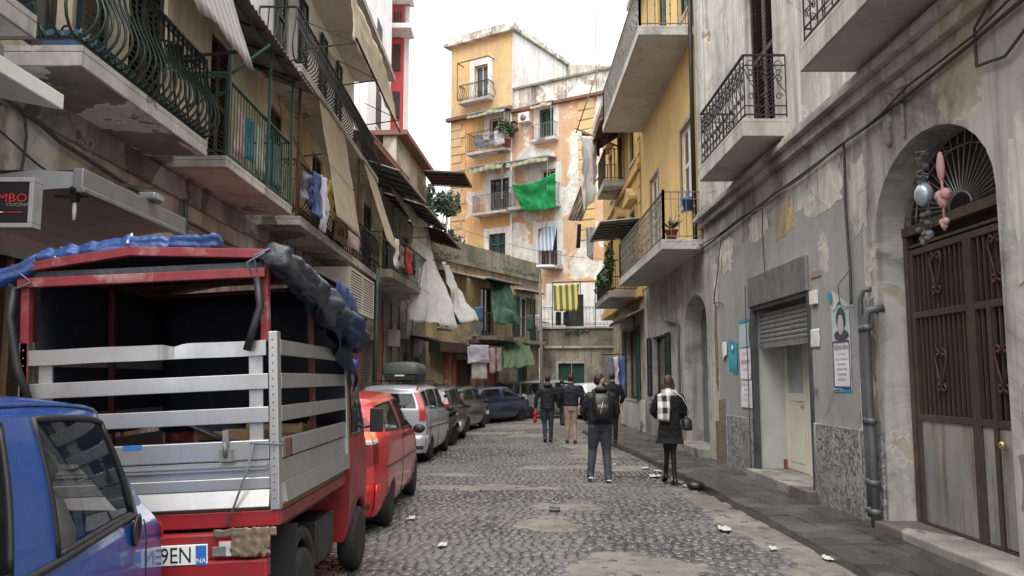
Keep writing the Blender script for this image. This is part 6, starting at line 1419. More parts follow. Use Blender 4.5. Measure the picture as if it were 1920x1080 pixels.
def car(name, label, loc, rz, st, paint, wins, ax=(1.15, -1.15), wr=.33, rw=(.75, 1.12, 1.9), ww=(-.85, .85), fw=None, lamps=(), glass_m='glass_see', rail=False, bump='same', seats=True, plate=True, seam=(), trimmat=None, cat='car', handles=(), dense=12):
    c = thing(name, label, cat, loc, rz, 'cars parked along the kerb', world=False); s = CarShape(st, ax, wr); n = s.n; body = MB(); ref = V((0, 0, .8))
    NJ = [i / 7 for i in range(8)] + [1 + i / 6 for i in range(1, 7)] + [2 + i / 5 for i in range(1, 6)]; ks = [i / dense for i in range(n * dense + 1)]
    for w_ in wins: ks += [w_[0], w_[1]]; NJ += [1 + w_[2], 1 + w_[3]]
    fk0, fk1 = fw or (1, 2)
    ks = sorted(set(round(k, 4) for k in ks)); NJ = sorted(set(round(j, 4) for j in NJ))
    def hole(k, j):
        for a, b, s0, s1 in wins:
            if a < k < b and 1 + s0 < j < 1 + s1: return True
        return fk0 + .08 < k < fk1 - .06 and j > 2.08
    for side in (1, -1):
        idx = {}; vs = []
        for i, k in enumerate(ks):
            for j, jj in enumerate(NJ): idx[i, j] = len(vs); vs.append(s.S(k, jj, side))
        fs = [(idx[i, j], idx[i + 1, j], idx[i + 1, j + 1], idx[i, j + 1]) for i in range(len(ks) - 1) for j in range(len(NJ) - 1) if not hole((ks[i] + ks[i + 1]) / 2, (NJ[j] + NJ[j + 1]) / 2)]
        body.add(vs, fs, True)
    for k, b in ((0, .1), (n, -.1)):
        us = sorted(set([-1, -.6, -.3, 0, .3, .6, 1, -rw[0], rw[0]])); vs = [s.E(u, j, k, b) for j in NJ for u in us]; m = len(us)
        fs = [(j * m + i, j * m + i + 1, (j + 1) * m + i + 1, (j + 1) * m + i) for j in range(len(NJ) - 1) for i in range(m - 1) if not (k == n and rw[1] < (NJ[j] + NJ[j + 1]) / 2 < rw[2] and abs(us[i] + us[i + 1]) / 2 < rw[0])]
        body.add(vs, fs, True)
    bo = part('body', body, paint, c, fix=False)
    y0, y1 = st[0][0], st[-1][0]; W = st[3][2]
    part('underbody', MB().box(-W * .8, y1 + .12, .16, W * .8, y0 - .12, .55), 'black_plastic', c)
    for a, b, s0, s1 in wins:
        for side in (1, -1):
            m_ = MB(); patch(m_, lambda q, r_: s.S(q, r_, side), a, b, 1 + s0, 1 + s1, 10, 6, -.004, ref); w_ = part('side_window', m_, glass_m, c, fix=False)
            f = MB(); P_ = [(a, 1 + s0), (b, 1 + s0), (b, 1 + s1), (a, 1 + s1), (a, 1 + s0)]; pts = []
            for (q0, r0), (q1, r1) in zip(P_, P_[1:]):
                for t in range(9): pts.append(s.S(q0 + (q1 - q0) * t / 8, r0 + (r1 - r0) * t / 8, side))
            f.tube(pts, .014, 5); part('window_seal', f, 'black_plastic', w_)
    m_ = MB(); vs = []
    NA, NB = 8, 12
    for i in range(NA + 1):
        k = fk0 + .08 + (fk1 - fk0 - .14) * i / NA
        for j in range(NB + 1):
            u = -1 + 2 * j / NB; q = s.S(k, 2.08 + (1 - abs(u)) * .92, 1 if u >= 0 else -1); vs.append(q - V((0, 0, .002)))
    m_.add(vs, [(i * (NB + 1) + j, i * (NB + 1) + j + 1, (i + 1) * (NB + 1) + j + 1, (i + 1) * (NB + 1) + j) for i in range(NA) for j in range(NB)], True)
    part('windscreen', m_, glass_m, c, fix=False)
    m_ = MB(); patch(m_, lambda u, j: s.E(u, j, n, -.1), -rw[0], rw[0], rw[1], rw[2], 8, 5, .006, ref); part('rear_window', m_, glass_m, c, fix=False)
    for ax_ in ax:
        for sg in (1, -1): wheel(c, sg * (W - .09), ax_, wr * .9, .17, sg)
    if seats:
        m_ = MB()
        for x, y in ((-.36, .1), (.36, .1), (-.36, -.75), (.36, -.75)): seat(m_, x, y)
        m_.box(-W * .8, .62, .6, W * .8, .95, .88); part('interior', m_, 'iron_grey', c)
    if bump:
        bm_ = 'black_plastic' if bump == 'black' else paint
        for k, b in ((0, .1), (n, -.1)):
            m_ = MB(); patch(m_, lambda u, j: s.E(u, j, k, b), -1, 1, .02, .42, 12, 6, .05, ref)
            for sd in (1, -1): patch(m_, lambda q, r_: s.S(q, r_, sd), (0 if k == 0 else n - .35), (.35 if k == 0 else n), .02, .42, 4, 6, .03, ref)
            part('bumper', m_, bm_, c, solid=.02, fix=False)
        m_ = MB(); patch(m_, lambda u, j: s.E(u, j, n, -.1), -.95, .95, .2, .27, 12, 2, .075, ref); part('bumper_strip', m_, 'black_plastic', c, fix=False)
    for (u0, u1, j0, j1, kk, mt) in lamps:
        for sd in (1, -1):
            m_ = MB(); patch(m_, lambda u, j: s.E(u * sd, j, n, -.1), u0, u1, j0, j1, 3, 8, .012, ref)
            if kk: patch(m_, lambda q, r_: s.S(q, r_, sd), n - kk, n, j0, j1, 4, 8, .012, ref)
            part('tail_lamp', m_, mt, c, fix=False)
    for sd in (1, -1):
        m_ = MB(); patch(m_, lambda u, j: s.E(u * sd, j, 0, .1), .6, .98, .62, .9, 3, 5, .01, ref); patch(m_, lambda q, r_: s.S(q, r_, sd), 0, .5, .62, .88, 4, 5, .01, ref); part('headlight', m_, 'lamp_white', c, fix=False)
    if plate:
        p = s.E(0, .5, n, -.1); part('number_plate', MB().box(-.26, p.y - .1, p.z - .0, .26, p.y - .03, p.z + .11), 'plate', c, bev=.004)
        part('plate_band', MB().box(.21, p.y - .104, p.z + .005, .255, p.y - .099, p.z + .105), 'plate_blue', c)
    q = MB().tube([s.S(n - .02, 1.05, -1) * .2 + s.E(0, 1.05, n, -.1) * .8 + V((0, -.02, 0)), s.E(.3, 1.55, n, -.1) + V((0, -.03, 0))], .008, 4); part('rear_wiper', q, 'black_plastic', c)
    sm_ = MB()
    for k in seam:
        for sd in (1, -1): sm_.tube([s.S(k, j, sd) + V((sd * -.002, 0, 0)) for j in [.12 + .88 * i / 10 for i in range(11)]], .006, 4)
    for sd in (1, -1): sm_.tube([s.S(k, .52, sd) + V((sd * .004, 0, 0)) for k in [1.4 + (n - 2.2) * i / 20 for i in range(21)]], .012, 4)
    if seam: part('door_seam', sm_, 'black_plastic', c)
    for k in handles:
        for sd in (1, -1): p = s.S(k, .84, sd); part('door_handle', MB().box(p.x - .01, p.y - .07, p.z - .015, p.x + sd * .03, p.y + .07, p.z + .015), 'black_plastic' if trimmat else paint, c, bev=.006)
    for sd in (1, -1):
        p = s.S(2.0, 1.2, sd); o = part('mirror', MB().ell((p.x + sd * .1, p.y + .02, p.z), (.09, .05, .065), 10, 7).bar((p.x - .02 * sd, p.y, p.z - .03), (p.x + sd * .08, p.y, p.z - .02), .03), 'black_plastic', c)
    if rail:
        for sd in (1, -1): part('roof_rail', MB().tube([s.S(k, 2.25, sd) + V((0, 0, .05 if 2.3 < k < n - .3 else 0)) for k in [2.2 + (n - 2.35) * i / 10 for i in range(11)]], .014, 6), 'black_plastic', c)
    return c, s
HB = lambda L, W, H, hood=.88, belt=.92, roofw=.78, rr=.28: [   # a small hatchback outline
    (L / 2, L / 2, W * .84, W * .7, hood - .18, hood - .1), (L / 2 - .22, L / 2 - .22, W * .97, W * .8, hood - .06, hood + .03), (L / 2 - .82, L / 2 - .86, W, W * .84, belt - .02, belt + .08),
    (L / 2 - 1.0, L / 2 - 1.42, W, W * roofw, belt, H - .03), (-.2, -.15, W, W * roofw, belt + .02, H), (-L / 2 + .45, -L / 2 + rr + .35, W * .99, W * (roofw - .01), belt + .05, H - .04), (-L / 2 + .06, -L / 2 + rr, W * .93, W * (roofw - .06), belt + .07, H - .12)]
# blue car, nose towards us, right at the left edge
stB = [(1.75, 1.75, .62, .5, .68, .78), (1.5, 1.5, .72, .6, .82, .9), (.95, .92, .75, .62, .9, 1.0), (.7, .3, .75, .6, .9, 1.55), (-.38, -.36, .755, .6, .92, 1.6), (-1.28, -1.12, .745, .59, .96, 1.55), (-1.86, -1.42, .70, .46, .86, 1.35)]
sx, sy_ = ong(322, 1010, .95); fd = V((.105, -1, 0)).normalized(); rzB = math.atan2(-fd.x, fd.y)
Mr = Matrix.Rotation(rzB, 3, 'Z'); rear = V((-1.85, 4.12, 0)); cB = rear - Mr @ V((-.72, -1.28, 0))
cb, sB = car('parked_car', 'blue small car close to the camera at the lower left, nose towards us', cB, rzB, stB, 'paint_blue', [(2.3, 3.72, .1, .93), (4.08, 5.04, .07, .94)], ax=(1.1, -1.12), wr=.3, seam=(3.84, 5.32), rw=(.7, 1.15, 1.85), lamps=((.8, 1, .7, .98, .15, 'lamp_red'),), dense=16)
for sd in (1, -1):
    p = sB.S(5.02, .78, sd)
    part('handle_cup', MB().lathe((p.x + sd * .004, p.y, p.z), (sd, -.12, -.05), [(0, 0), (.072, 0), (.078, .012), (.066, .016), (.05, .006), (0, .002)], 24), 'black_plastic', cb)
    f = MB(); patch(f, lambda q, r_: sB.S(q, r_, sd), 5.03, 5.17, 1.03, 1.86, 3, 8, .006, V((0, 0, .8))); part('pillar_trim', f, 'black_plastic', cb, fix=False)
    f = MB(); f.tube([sB.S(k, 1.04, sd) + V((sd * .008, 0, 0)) for k in [2.3 + 2.78 * i / 20 for i in range(21)]], .016, 6); part('waist_strip', f, 'black_plastic', cb)
    f = MB(); f.tube([sB.S(k, 2.14, sd) + V((0, 0, .006)) for k in [2.6 + 2.9 * i / 20 for i in range(21)]], .008, 5); part('roof_gutter', f, 'paint_blue', cb)
part('seat_belt', MB().tube([(-.5, -.42, 1.35), (-.52, -.44, 1.1), (-.5, -.5, .75)], .02, 4).ell((-.5, -.42, 1.33), (.03, .03, .05), 6, 5), 'black_plastic', cb)
# red hatchback with tall tail lamps
stR = [(1.9, 1.9, .68, .56, .7, .8), (1.65, 1.65, .79, .66, .84, .93), (1.05, 1.0, .82, .7, .94, 1.03), (.8, .3, .82, .63, .96, 1.46), (-.3, -.28, .825, .62, .98, 1.49), (-1.42, -1.12, .815, .56, 1.03, 1.44), (-1.88, -1.38, .71, .43, .98, 1.33)]
cr, sR = car('parked_car', 'red hatchback with tall pillar tail lamps parked behind the red van', (-2.20, 10.85, 0), radians(.5), stR, 'paint_red', [(2.35, 3.85, .1, .9), (4.1, 5.05, .12, .88)], ax=(1.25, -1.22), wr=.33, seam=(3.95,), rw=(.74, 1.1, 1.88),
    lamps=((.8, 1, .58, .8, .3, 'lamp_dark'), (.82, 1, .8, 1.0, .34, 'lamp_white'), (.84, 1, 1.0, 1.3, .34, 'lamp_orange'), (.86, 1, 1.3, 1.75, .28, 'lamp_dark')), bump='same', handles=(3.8,), trimmat=1)
# silver compact with roof box
stP = [(1.75, 1.75, .66, .54, .75, .86), (1.55, 1.55, .77, .66, .88, .97), (1.0, .97, .79, .68, .96, 1.06), (.75, .35, .79, .64, .98, 1.5), (-.3, -.28, .795, .64, 1.0, 1.54), (-1.42, -1.3, .79, .61, 1.02, 1.52), (-1.74, -1.58, .76, .56, 1.03, 1.46)]
cpn, sPn = car('parked_car', 'silver compact car carrying a dark roof box, behind the red hatchback', (-2.35, 18.3, 0), radians(-3.5), stP, 'paint_silver', [(2.35, 3.85, .1, .9), (4.1, 4.85, .1, .9), (5.0, 5.6, .25, .88)], ax=(1.15, -1.15), wr=.31, seam=(3.97, 4.9), rw=(.78, 1.1, 1.9),
    lamps=((.84, 1, .62, 1.95, .12, 'lamp_red'),), bump='same', rail=True)
rb = thing('roof_box', 'dark grey roof box on top of the silver compact car', 'roof box', (-2.3, 18.1, 1.6), radians(-3.5), world=False)
part('lid', MB().loft([[V((x * w_, y, .16 + z * h_)) for x, z in ((-.4, -.03), (.4, -.03), (.4, .1), (.34, .2), (.2, .24), (-.2, .24), (-.34, .2), (-.4, .1))] for y, w_, h_ in ((-.75, .85, .6), (-.7, .97, .95), (-.3, 1, 1.05), (.3, .98, 1), (.75, .8, .6), (.85, .6, .3))]), 'roofbox', rb, bev=.01)
part('tray', MB().loft([[V((x * w_, y, z)) for x, z in ((-.34, .02), (.34, .02), (.4, .12), (-.4, .12))] for y, w_ in ((-.75, .88), (-.3, 1), (.3, .98), (.84, .65))], smooth=False), 'black_plastic', rb)
part('crossbar', MB().bar((-.55, -.4, 0), (.55, -.4, 0), .03).bar((-.55, .4, 0), (.55, .4, 0), .03), 'black_plastic', rb)
part('grip_stripe', MB().box(-.1, -.77, .1, .1, -.74, .13), 'plate', rb)
car('parked_car', 'dark small car half hidden behind the silver compact', (-2.15, 22.4, 0), radians(-4), HB(3.5, .78, 1.5), 'paint_dark', [(2.35, 3.85, .1, .9), (4.1, 5.1, .1, .88)], ax=(1.1, -1.1), wr=.3, rw=(.78, 1.1, 1.9), lamps=((.82, 1, .7, 1.3, .15, 'lamp_red'),), seam=(3.97,), dense=8)
car('parked_car', 'black olive hatchback with red corner lamps, third behind the silver car', (-1.95, 27.3, 0), radians(-10), HB(3.9, .82, 1.43, rr=.45), 'paint_olive', [(2.35, 3.85, .1, .9), (4.1, 5.2, .1, .88)], ax=(1.25, -1.25), wr=.32, rw=(.8, 1.05, 1.9), lamps=((.78, 1, .72, 1.25, .22, 'lamp_red'),), seam=(3.97,), dense=8)
car('parked_car', 'dark blue hatchback parked askew where the street bends', (-.92, 32.1, 0), radians(-33), HB(3.9, .8, 1.38, rr=.5), 'paint_navy', [(2.35, 3.85, .1, .9), (4.1, 5.2, .1, .88)], ax=(1.22, -1.22), wr=.31, rw=(.8, 1.05, 1.9), lamps=((.78, 1, .72, .98, .2, 'lamp_red'),), seam=(3.97,), dense=8)
car('parked_car', 'silver grey estate car seen from behind near the street lamp', (1.5, 36.0, 0), radians(-62), HB(4.3, .85, 1.6, rr=.2), 'paint_grey', [(2.35, 3.85, .1, .9), (4.1, 5.0, .1, .9), (5.15, 5.7, .1, .85)], ax=(1.35, -1.35), wr=.33, rw=(.8, 1.1, 1.9), lamps=((.82, 1, .7, 1.3, .1, 'lamp_red'),), seam=(3.97,), dense=8)
car('parked_car', 'white car half hidden behind the walkers at the far right bend', (3.3, 34.6, 0), radians(200), HB(3.9, .84, 1.48), 'paint_white', [(2.35, 3.85, .1, .9), (4.1, 5.1, .1, .88)], ax=(1.2, -1.2), wr=.32, rw=(.8, 1.1, 1.9), lamps=((.82, 1, .7, 1.0, .1, 'lamp_red'),), seam=(3.97,), dense=8)
# red van-truck with slatted aluminium bed
tk = thing('pickup_truck', 'small red truck with slatted aluminium sides and rolled blue tarpaulin roof', 'truck', (-2.075, 4.95, 0), 0, None, world=False)
RM = Matrix.Translation((0, 0, .05)) @ Matrix.Rotation(radians(-2.6), 4, 'Y')
def tp(name, mb, mat, parent=None, **k): mb.xf(RM); return part(name, mb, mat, parent or tk, **k)
w_ = .765; bz = .83; L = 2.0; fz = 1.37        # bed half width, floor height, length, top of slats gate
gt = 1.79
# rear gate
rg = MB(); rg.hexa([V((-w_ + .06, -.055, bz)), V((w_ - .06, -.055, bz)), V((w_ - .06, 0, bz)), V((-w_ + .06, 0, bz)), V((-w_ + .06, -.022, bz + .1)), V((w_ - .06, -.022, bz + .1)), V((w_ - .06, 0, bz + .1)), V((-w_ + .06, 0, bz + .1))]).box(-w_ + .06, -.026, bz + .1, w_ - .06, 0, bz + .17).box(-w_ + .06, -.018, bz + .17, w_ - .06, 0, bz + .265).box(-w_ + .06, -.034, bz + .27, w_ - .06, 0, bz + .385)
rgo = tp('tailgate', rg, 'silver', bev=.006)
tp('gate_ridge', MB().box(-w_ + .07, -.038, bz + .215, w_ - .07, -.021, bz + .225).box(-w_ + .07, -.038, bz + .235, w_ - .07, -.021, bz + .245), 'silver_post', rgo)
for i, z in enumerate((1.365, 1.56, 1.76)):
    m_ = MB()
    h = .092
    if i == 2: m_.sheet(lambda u, v: V((-w_ + .03 + (2 * w_ - .1) * u, -.03 - .012 * math.exp(-((u - .62) / .04) ** 2), z - .05 + .09 * v - .018 * math.exp(-((u - .62) / .03) ** 2) * v + .01 * nz((u * 3, 0, 1), 1))), 40, 3, False)
    else: m_.box(-w_ + .06, -.035, z - .05, w_ - .06, -.01, z - .05 + h)
    tp('slat', m_, 'silver', solid=.016 if i == 2 else 0, bev=.004 if i < 2 else 0)
tp('gate_stile', MB().box(w_ - .18, -.008, bz + .38, w_ - .1, .01, gt + .0), 'silver_post').name
tp('gate_stile', MB().box(-w_ + .1, -.008, bz + .38, -w_ + .18, .01, gt + .0), 'silver_post')
for sx_ in (1, -1):
    m_ = MB(); m_.box(sx_ * (w_ - .055), -.045, bz - .02, sx_ * w_, .035, gt + .06); o = tp('corner_post', m_, 'silver_post', bev=.006)
    rv = MB()
    for k in range(21): rv.ell((sx_ * (w_ - .028), -.047, bz + .05 + k * .046), (.006, .004, .006), 6, 4)
    tp('rivet', rv, 'iron_grey', o)
# tailgate clasp, sticker
tp('clasp', MB().box(.42, -.06, bz + .27, .5, -.03, bz + .34).box(.44, -.055, bz + .34, .475, -.035, bz + .45).tube([(.46, -.065, bz + .3), (.46, -.075, bz + .38)], .012, 6), 'iron_grey', rgo)
tp('clasp', MB().box(-.5, -.06, bz + .27, -.42, -.03, bz + .34).box(-.48, -.055, bz + .34, -.445, -.035, bz + .45), 'iron_grey', rgo)
tp('sticker', MB().box(-.15, -.0375, bz + .36, -.04, -.0345, bz + .385), 'plate_blue', rgo)
# side panels
for sx_ in (1, -1):
    x0_, x1_ = sorted((sx_ * (w_ - .03), sx_ * w_))
    m_ = MB(); m_.box(x0_, .04, bz, x1_, L - .06, bz + .12).box(x0_ + .01 * (sx_ < 0), .04, bz + .12, x1_ - .01, L - .06, bz + .26).box(x0_, .04, bz + .27, x1_, L - .06, bz + .385)
    o = tp('side_panel', m_, 'silver', bev=.006)
    tp('panel_foot', MB().hexa([V((sx_ * w_ * 1.0, .045, bz + .015)), V((sx_ * (w_ + .025), .045, bz + .015)), V((sx_ * (w_ + .025), L - .065, bz + .015)), V((sx_ * w_, L - .065, bz + .015)), V((sx_ * w_, .045, bz + .13)), V((sx_ * (w_ + .006), .045, bz + .13)), V((sx_ * (w_ + .006), L - .065, bz + .13)), V((sx_ * w_, L - .065, bz + .13))]), 'silver', o)
    for z in (1.365, 1.56, 1.76): tp('side_slat', MB().box(x0_, .04, z - .05, x1_, L - .06, z + .042), 'silver', bev=.004)
    for y in (L - .05,): tp('side_post', MB().box(sx_ * (w_ - .04), y - .02, bz, sx_ * (w_ + .01), y + .05, gt + .08), 'silver_post', bev=.005)
    tp('side_latch', MB().box(sx_ * w_, .1, bz + .28, sx_ * (w_ + .03), .14, bz + .38), 'iron_brown', o)
tp('headboard', MB().box(-w_, L - .03, bz, w_, L, 2.1), 'frame_red', bev=.005)
tp('floor', MB().box(-w_ + .04, 0, bz - .05, w_ - .04, L, bz - .004), 'wood', bev=.003)
# red tilt frame
H0, H1 = 2.2, 2.315
def hf(mb, p, q, s=.05): return mb.bar(p, q, s)
tp('rear_upright', hf(MB(), (-w_ + .03, -.02, gt - .5), (-w_ + .03, -.02, H1), .05), 'frame_red', bev=.004); tp('rear_upright', hf(MB(), (w_ - .08, -.0, gt), (w_ - .08, -.0, H1), .05), 'frame_red', bev=.004)
f = MB(); hf(f, (-w_, -.05, H0), (w_ - .06, -.05, H0 + .0), .055); tp('lower_beam', f, 'frame_red', bev=.004)
f = MB(); hf(f, (-w_ - .04, -.05, H1 - .03), (-.1, -.05, H1 + .05), .055); hf(f, (-.1, -.05, H1 + .05), (w_ - .03, -.05, H1 - .005), .055); tp('upper_beam', f, 'frame_red', bev=.004)
f = MB()
for sx_ in (1, -1): hf(f, (sx_ * (w_ - .05), 0, H1 - .02), (sx_ * (w_ - .05), L, H1 - .02), .045); hf(f, (sx_ * (w_ - .05), L - .03, bz), (sx_ * (w_ - .05), L - .03, H1), .045); hf(f, (sx_ * (w_ - .05), L * .5, bz), (sx_ * (w_ - .05), L * .5, H1 - .04), .04)
for y in (.6, 1.2, 1.8): hf(f, (-w_ + .05, y, H1 - .02), (w_ - .05, y, H1 + .0), .035)
hf(f, (-.3, L - .06, bz), (-.3, L - .06, H1), .045); hf(f, (.1, L - .06, bz), (.1, L - .06, H1), .045)
tp('tilt_frame', f, 'frame_red_shaded', bev=.004)
tp('gable_strip', MB().box(-w_ + .02, -.03, H0 + .03, w_ - .09, -.01, H1 - .045), 'tarp_grey')
cv = MB(); cv.sheet(lambda u, v: V((-w_ + 2 * w_ * u, .0 + L * v, H1 + .02 + .06 * sin(pi * u) + .012 * nz((u * 4, v * 4, 1), 1))), 14, 14); tp('canvas_roof', cv, 'canvas_dark', solid=.01)
cv = MB(); cv.sheet(lambda u, v: V((-w_ + .01, .15 + (L - .15) * v, 1.3 + (H1 - 1.3) * u + .0)), 6, 10); cv.sheet(lambda u, v: V((-w_ + 2 * w_ * v, L - .08, 1.2 + (H1 - 1.2) * u)), 6, 10); tp('canvas_wall', cv, 'canvas_dark', solid=.01)
def roll(mb, p, q, r, seed, n=44, m=30, amp=.3):
    ph = [R.uniform(0, 6) for _ in range(4)]
    p, q = V(p), V(q); secs = []; d = (q - p).normalized(); x = d.cross(V((0, 0, 1))).normalized(); z = x.cross(d)
    for i in range(n + 1):
        c = p.lerp(q, i / n) + V((0, 0, .02 * nz((i * .3, seed, 0), 1))); rr = r * 1.15 * (1 + .3 * nz((i * .09, seed, 2), 1) - .25 * math.exp(-((i / n - .45) / .03) ** 2)) * (1 if 0 < i < n else .75)
        secs.append([c + (x * cos(2 * pi * k / m) + z * sin(2 * pi * k / m) * .8) * rr * (1 + amp * .5 * nz((i * .1, cos(2 * pi * k / m) * 1.5, sin(2 * pi * k / m) * 1.5 + seed), 1) + .13 * sin(3 * (2 * pi * k / m) + ph[0] + i * .05) + .10 * (1 - 2 * abs(sin(2.5 * (2 * pi * k / m) + ph[1] + 1.5 * nz((i * .07, seed, 0), 1)))) + .03 * nz((i * .25, cos(2 * pi * k / m) * 3, seed), 1)) for k in range(m)])
    return mb.loft(secs)
cv = MB(); roll(cv, (-w_ - .14, -.08, H1 - .12), (-w_ + .12, -.02, H1 + .03), .055, 1, 8); roll(cv, (-w_ + .1, -.01, H1 + .03), (-.1, .0, H1 + .1), .055, 2); roll(cv, (-.12, 0, H1 + .1), (.42, 0, H1 + .09), .05, 3); tp('tarp_roll', cv, 'tarp_blue')
cv = MB(); cv.tube([(-.12, -.06, H1 + .1), (-.12, .0, H1 + .165), (-.12, .06, H1 + .1)], .008, 4).tube([(-w_ + .22, -.07, H1 + .03), (-w_ + .22, 0, H1 + .1), (-w_ + .22, .06, H1 + .03)], .008, 4); tp('tie_cord', cv, 'plate')
cv = MB(); roll(cv, (w_ - .0, -.1, H1 - .02), (w_ + .05, .65, H1 - .16), .085, 5, amp=.6); roll(cv, (w_ + .03, .55, H1 - .1), (w_ + .06, 1.3, H1 - .3), .1, 6, amp=.7); tp('side_roll', cv, 'tarp_grey')
cv = MB(); roll(cv, (w_ + .03, 1.1, H1 - .26), (w_ + .09, 2.0, H1 - .42), .11, 7, amp=.8)
cv.sheet(lambda u, v: V((w_ + .05 + .05 * nz((u * 5, v * 4, 2), 1) + .04 * sin(u * 16), .5 + 1.55 * u, H1 - .12 - v * (.12 + .62 * u ** 1.5) - .05 * nz((u * 6, 1, 1), 1))), 34, 16)
tp('hanging_fold', cv, 'tarp_navy', solid=.008)
cv = MB(); cv.sheet(lambda u, v: V((w_ + .1 + .03 * nz((u * 5, v * 4, 7), 1), 1.2 + .8 * u, H1 - .0 - v * .3 - .08 * u)), 16, 8); tp('tarp_flap', cv, 'tarp_blue', solid=.006)
# straps and cords
for nm, pts in (('strap', [(-w_ - .02, -.07, H0 - .02), (-w_ - .03, -.09, 2.0), (-w_ + .02, -.09, 1.7), (-w_ + .1, -.07, 1.45)]), ('strap', [(w_ - .11, -.06, H0 - .03), (w_ - .09, -.07, 2.0), (w_ - .12, -.08, 1.9), (w_ - .17, -.08, 1.74)])):
    tp(nm, MB().tube(pts, .024, 8), 'black_plastic')
for pts in ([(w_ - .1, -.07, H0 - .02), (w_ - .12, -.09, H0 + .1), (w_ - .02, -.1, H1 + .02)], [(w_ - .13, -.07, H0 - .03), (w_ - .16, -.09, H0 + .06), (w_ - .05, -.1, H1)], [(-w_ - .03, -.07, H0 - .03), (-w_ - .1, -.1, H0 + .1), (-w_ - .06, -.1, H1 - .05)], [(-w_ - .02, -.08, H0 - .04), (-w_ + .1, -.1, H0), (-w_ + .02, -.09, H0 + .06)], [(w_ - .14, -.06, bz + .38), (w_ - .18, -.08, bz + .2), (w_ - .3, -.07, bz - .1)], [(w_ - .16, -.06, bz + .37), (w_ - .02, -.07, bz + .36), (w_ + .02, .0, bz + .35)]):
    tp('cord', MB().tube(pts, .007, 5), 'cl_grey')
# chassis, bumper, lamps, wheels
tp('rear_crossbeam', MB().box(-w_ + .03, -.03, bz - .11, w_ - .01, .04, bz - .02), 'truck_red', bev=.006)
tp('chassis', MB().box(-w_ + .05, .05, bz - .12, -w_ + .12, L, bz - .05).box(w_ - .12, .05, bz - .12, w_ - .03, L, bz - .05).box(-.35, .1, .42, -.25, L, .6).box(.25, .1, .42, .35, L, .6), 'truck_red')
tp('underside', MB().box(-w_ + .1, .12, bz - .2, w_ - .14, L, bz - .06), 'black_plastic')
bmp = tp('rear_bumper', MB().box(-w_ + .06, -.1, .44, w_ - .06, -.02, .55).box(-w_ + .06, -.08, .55, w_ - .06, -.01, .7), 'truck_red', bev=.015)
for sx_ in (1, -1):
    tp('tail_lamp', MB().box(sx_ * (w_ - .34), -.1, .57, sx_ * (w_ - .1), -.08, .66), 'lamp_red', bev=.006)
    tp('reverse_lamp', MB().box(sx_ * (w_ - .33), -.108, .575, sx_ * (w_ - .25), -.1, .655), 'lamp_white')
    tp('side_reflector', MB().box(sx_ * (w_ - .37), -.112, .575, sx_ * (w_ - .29), -.1, .63), 'iron_grey', bev=.004)
cv = MB(); cv.sheet(lambda u, v: V((w_ - .26 + .22 * u + .02 * nz((v * 6, 3, 1), 1), -.116 - .006 * nz((u * 9, v * 7, 1), 1) - .01 * abs(nz((u * 4, v * 14, 5), 1)), .73 - (.16 + .05 * nz((u * 9, 0, 8), 1)) * v + .012 * nz((u * 9, v * 2, 3), 1))), 26, 14); tp('brown_tape', cv, 'tape', solid=.002)
cv = MB(); cv.sheet(lambda u, v: V((w_ - .36 + .36 * u, -.112 - .004 * nz((u * 9, v * 7, 4), 1), .725 - .045 * v + .01 * nz((u * 9, v, 6), 1))), 20, 4); tp('brown_tape', cv, 'tape', solid=.002)
plx = .115
plo = tp('number_plate', MB().box(plx - .27, -.1, .525, plx + .25, -.085, .645), 'plate', bev=.004)
tp('plate_band', MB().box(plx + .185, -.1035, .53, plx + .245, -.1, .64), 'plate_blue', plo)
tp('plate_text', text('CX 079EN', .125, lambda u, v, w__: V((plx - .065 + u * .82, -.1025, .585 + v)), 0), 'ink', plo)
tp('plate_text', text('NA', .04, lambda u, v, w__: V((plx + .216 + u, -.1045, .555 + v)), 0), 'plate', plo)
for sx_ in (1, -1):
    wheel(tk, sx_ * (w_ - .14), .72, .265, .16, sx_, 'rim_steel'); wheel(tk, sx_ * (w_ - .1), 2.52, .265, .16, sx_, 'rim_steel')
    part('mud_flap', MB().box(sx_ * (w_ - .26), .34, .2, sx_ * (w_ - .03), .355, .75), 'black_plastic', tk, bev=.004)
    part('wheel_guard', MB().tube([(sx_ * (w_ - .13), .72 + .34 * cos(a), .27 + .36 * sin(a)) for a in [k * pi / 10 for k in range(11)]], .05, 6), 'black_plastic', tk)
    part('fuel_tank' if sx_ > 0 else 'battery_box', MB().box(sx_ * (w_ - .35), 1.2, .3, sx_ * (w_ - .1), 1.75, .62), 'black_plastic', tk, bev=.02)
# cab
cs = [(3.02, 3.02, .66, .58, .95, 1.02), (2.95, 2.9, .71, .62, 1.05, 1.15), (2.85, 2.5, .72, .64, 1.12, 1.8), (2.45, 2.35, .72, .65, 1.12, 1.86), (2.1, 2.1, .72, .64, 1.12, 1.84)]
S4 = CarShape(cs, (2.52,), .33, .3); cbm = MB(); ks = [i / 10 for i in range(41)]; NJ = [i / 7 for i in range(8)] + [1.1, 1.3, 1.6, 1.9, 2, 2.2, 2.4, 2.6, 2.8, 3]
for sd in (1, -1):
    vs = [S4.S(k, j, sd) for k in ks for j in NJ]; m = len(NJ)
    cbm.add(vs, [(i * m + j, (i + 1) * m + j, (i + 1) * m + j + 1, i * m + j + 1) for i in range(len(ks) - 1) for j in range(m - 1)], True)
for k, b in ((0, .06), (4, 0)):
    us = [-1, -.5, 0, .5, 1]; vs = [S4.E(u, j, k, b) for j in NJ for u in us]; cbm.add(vs, [(j * 5 + i, j * 5 + i + 1, (j + 1) * 5 + i + 1, (j + 1) * 5 + i) for j in range(len(NJ) - 1) for i in range(4)], True)
cbo = part('cab', cbm, 'truck_red', tk, fix=False)
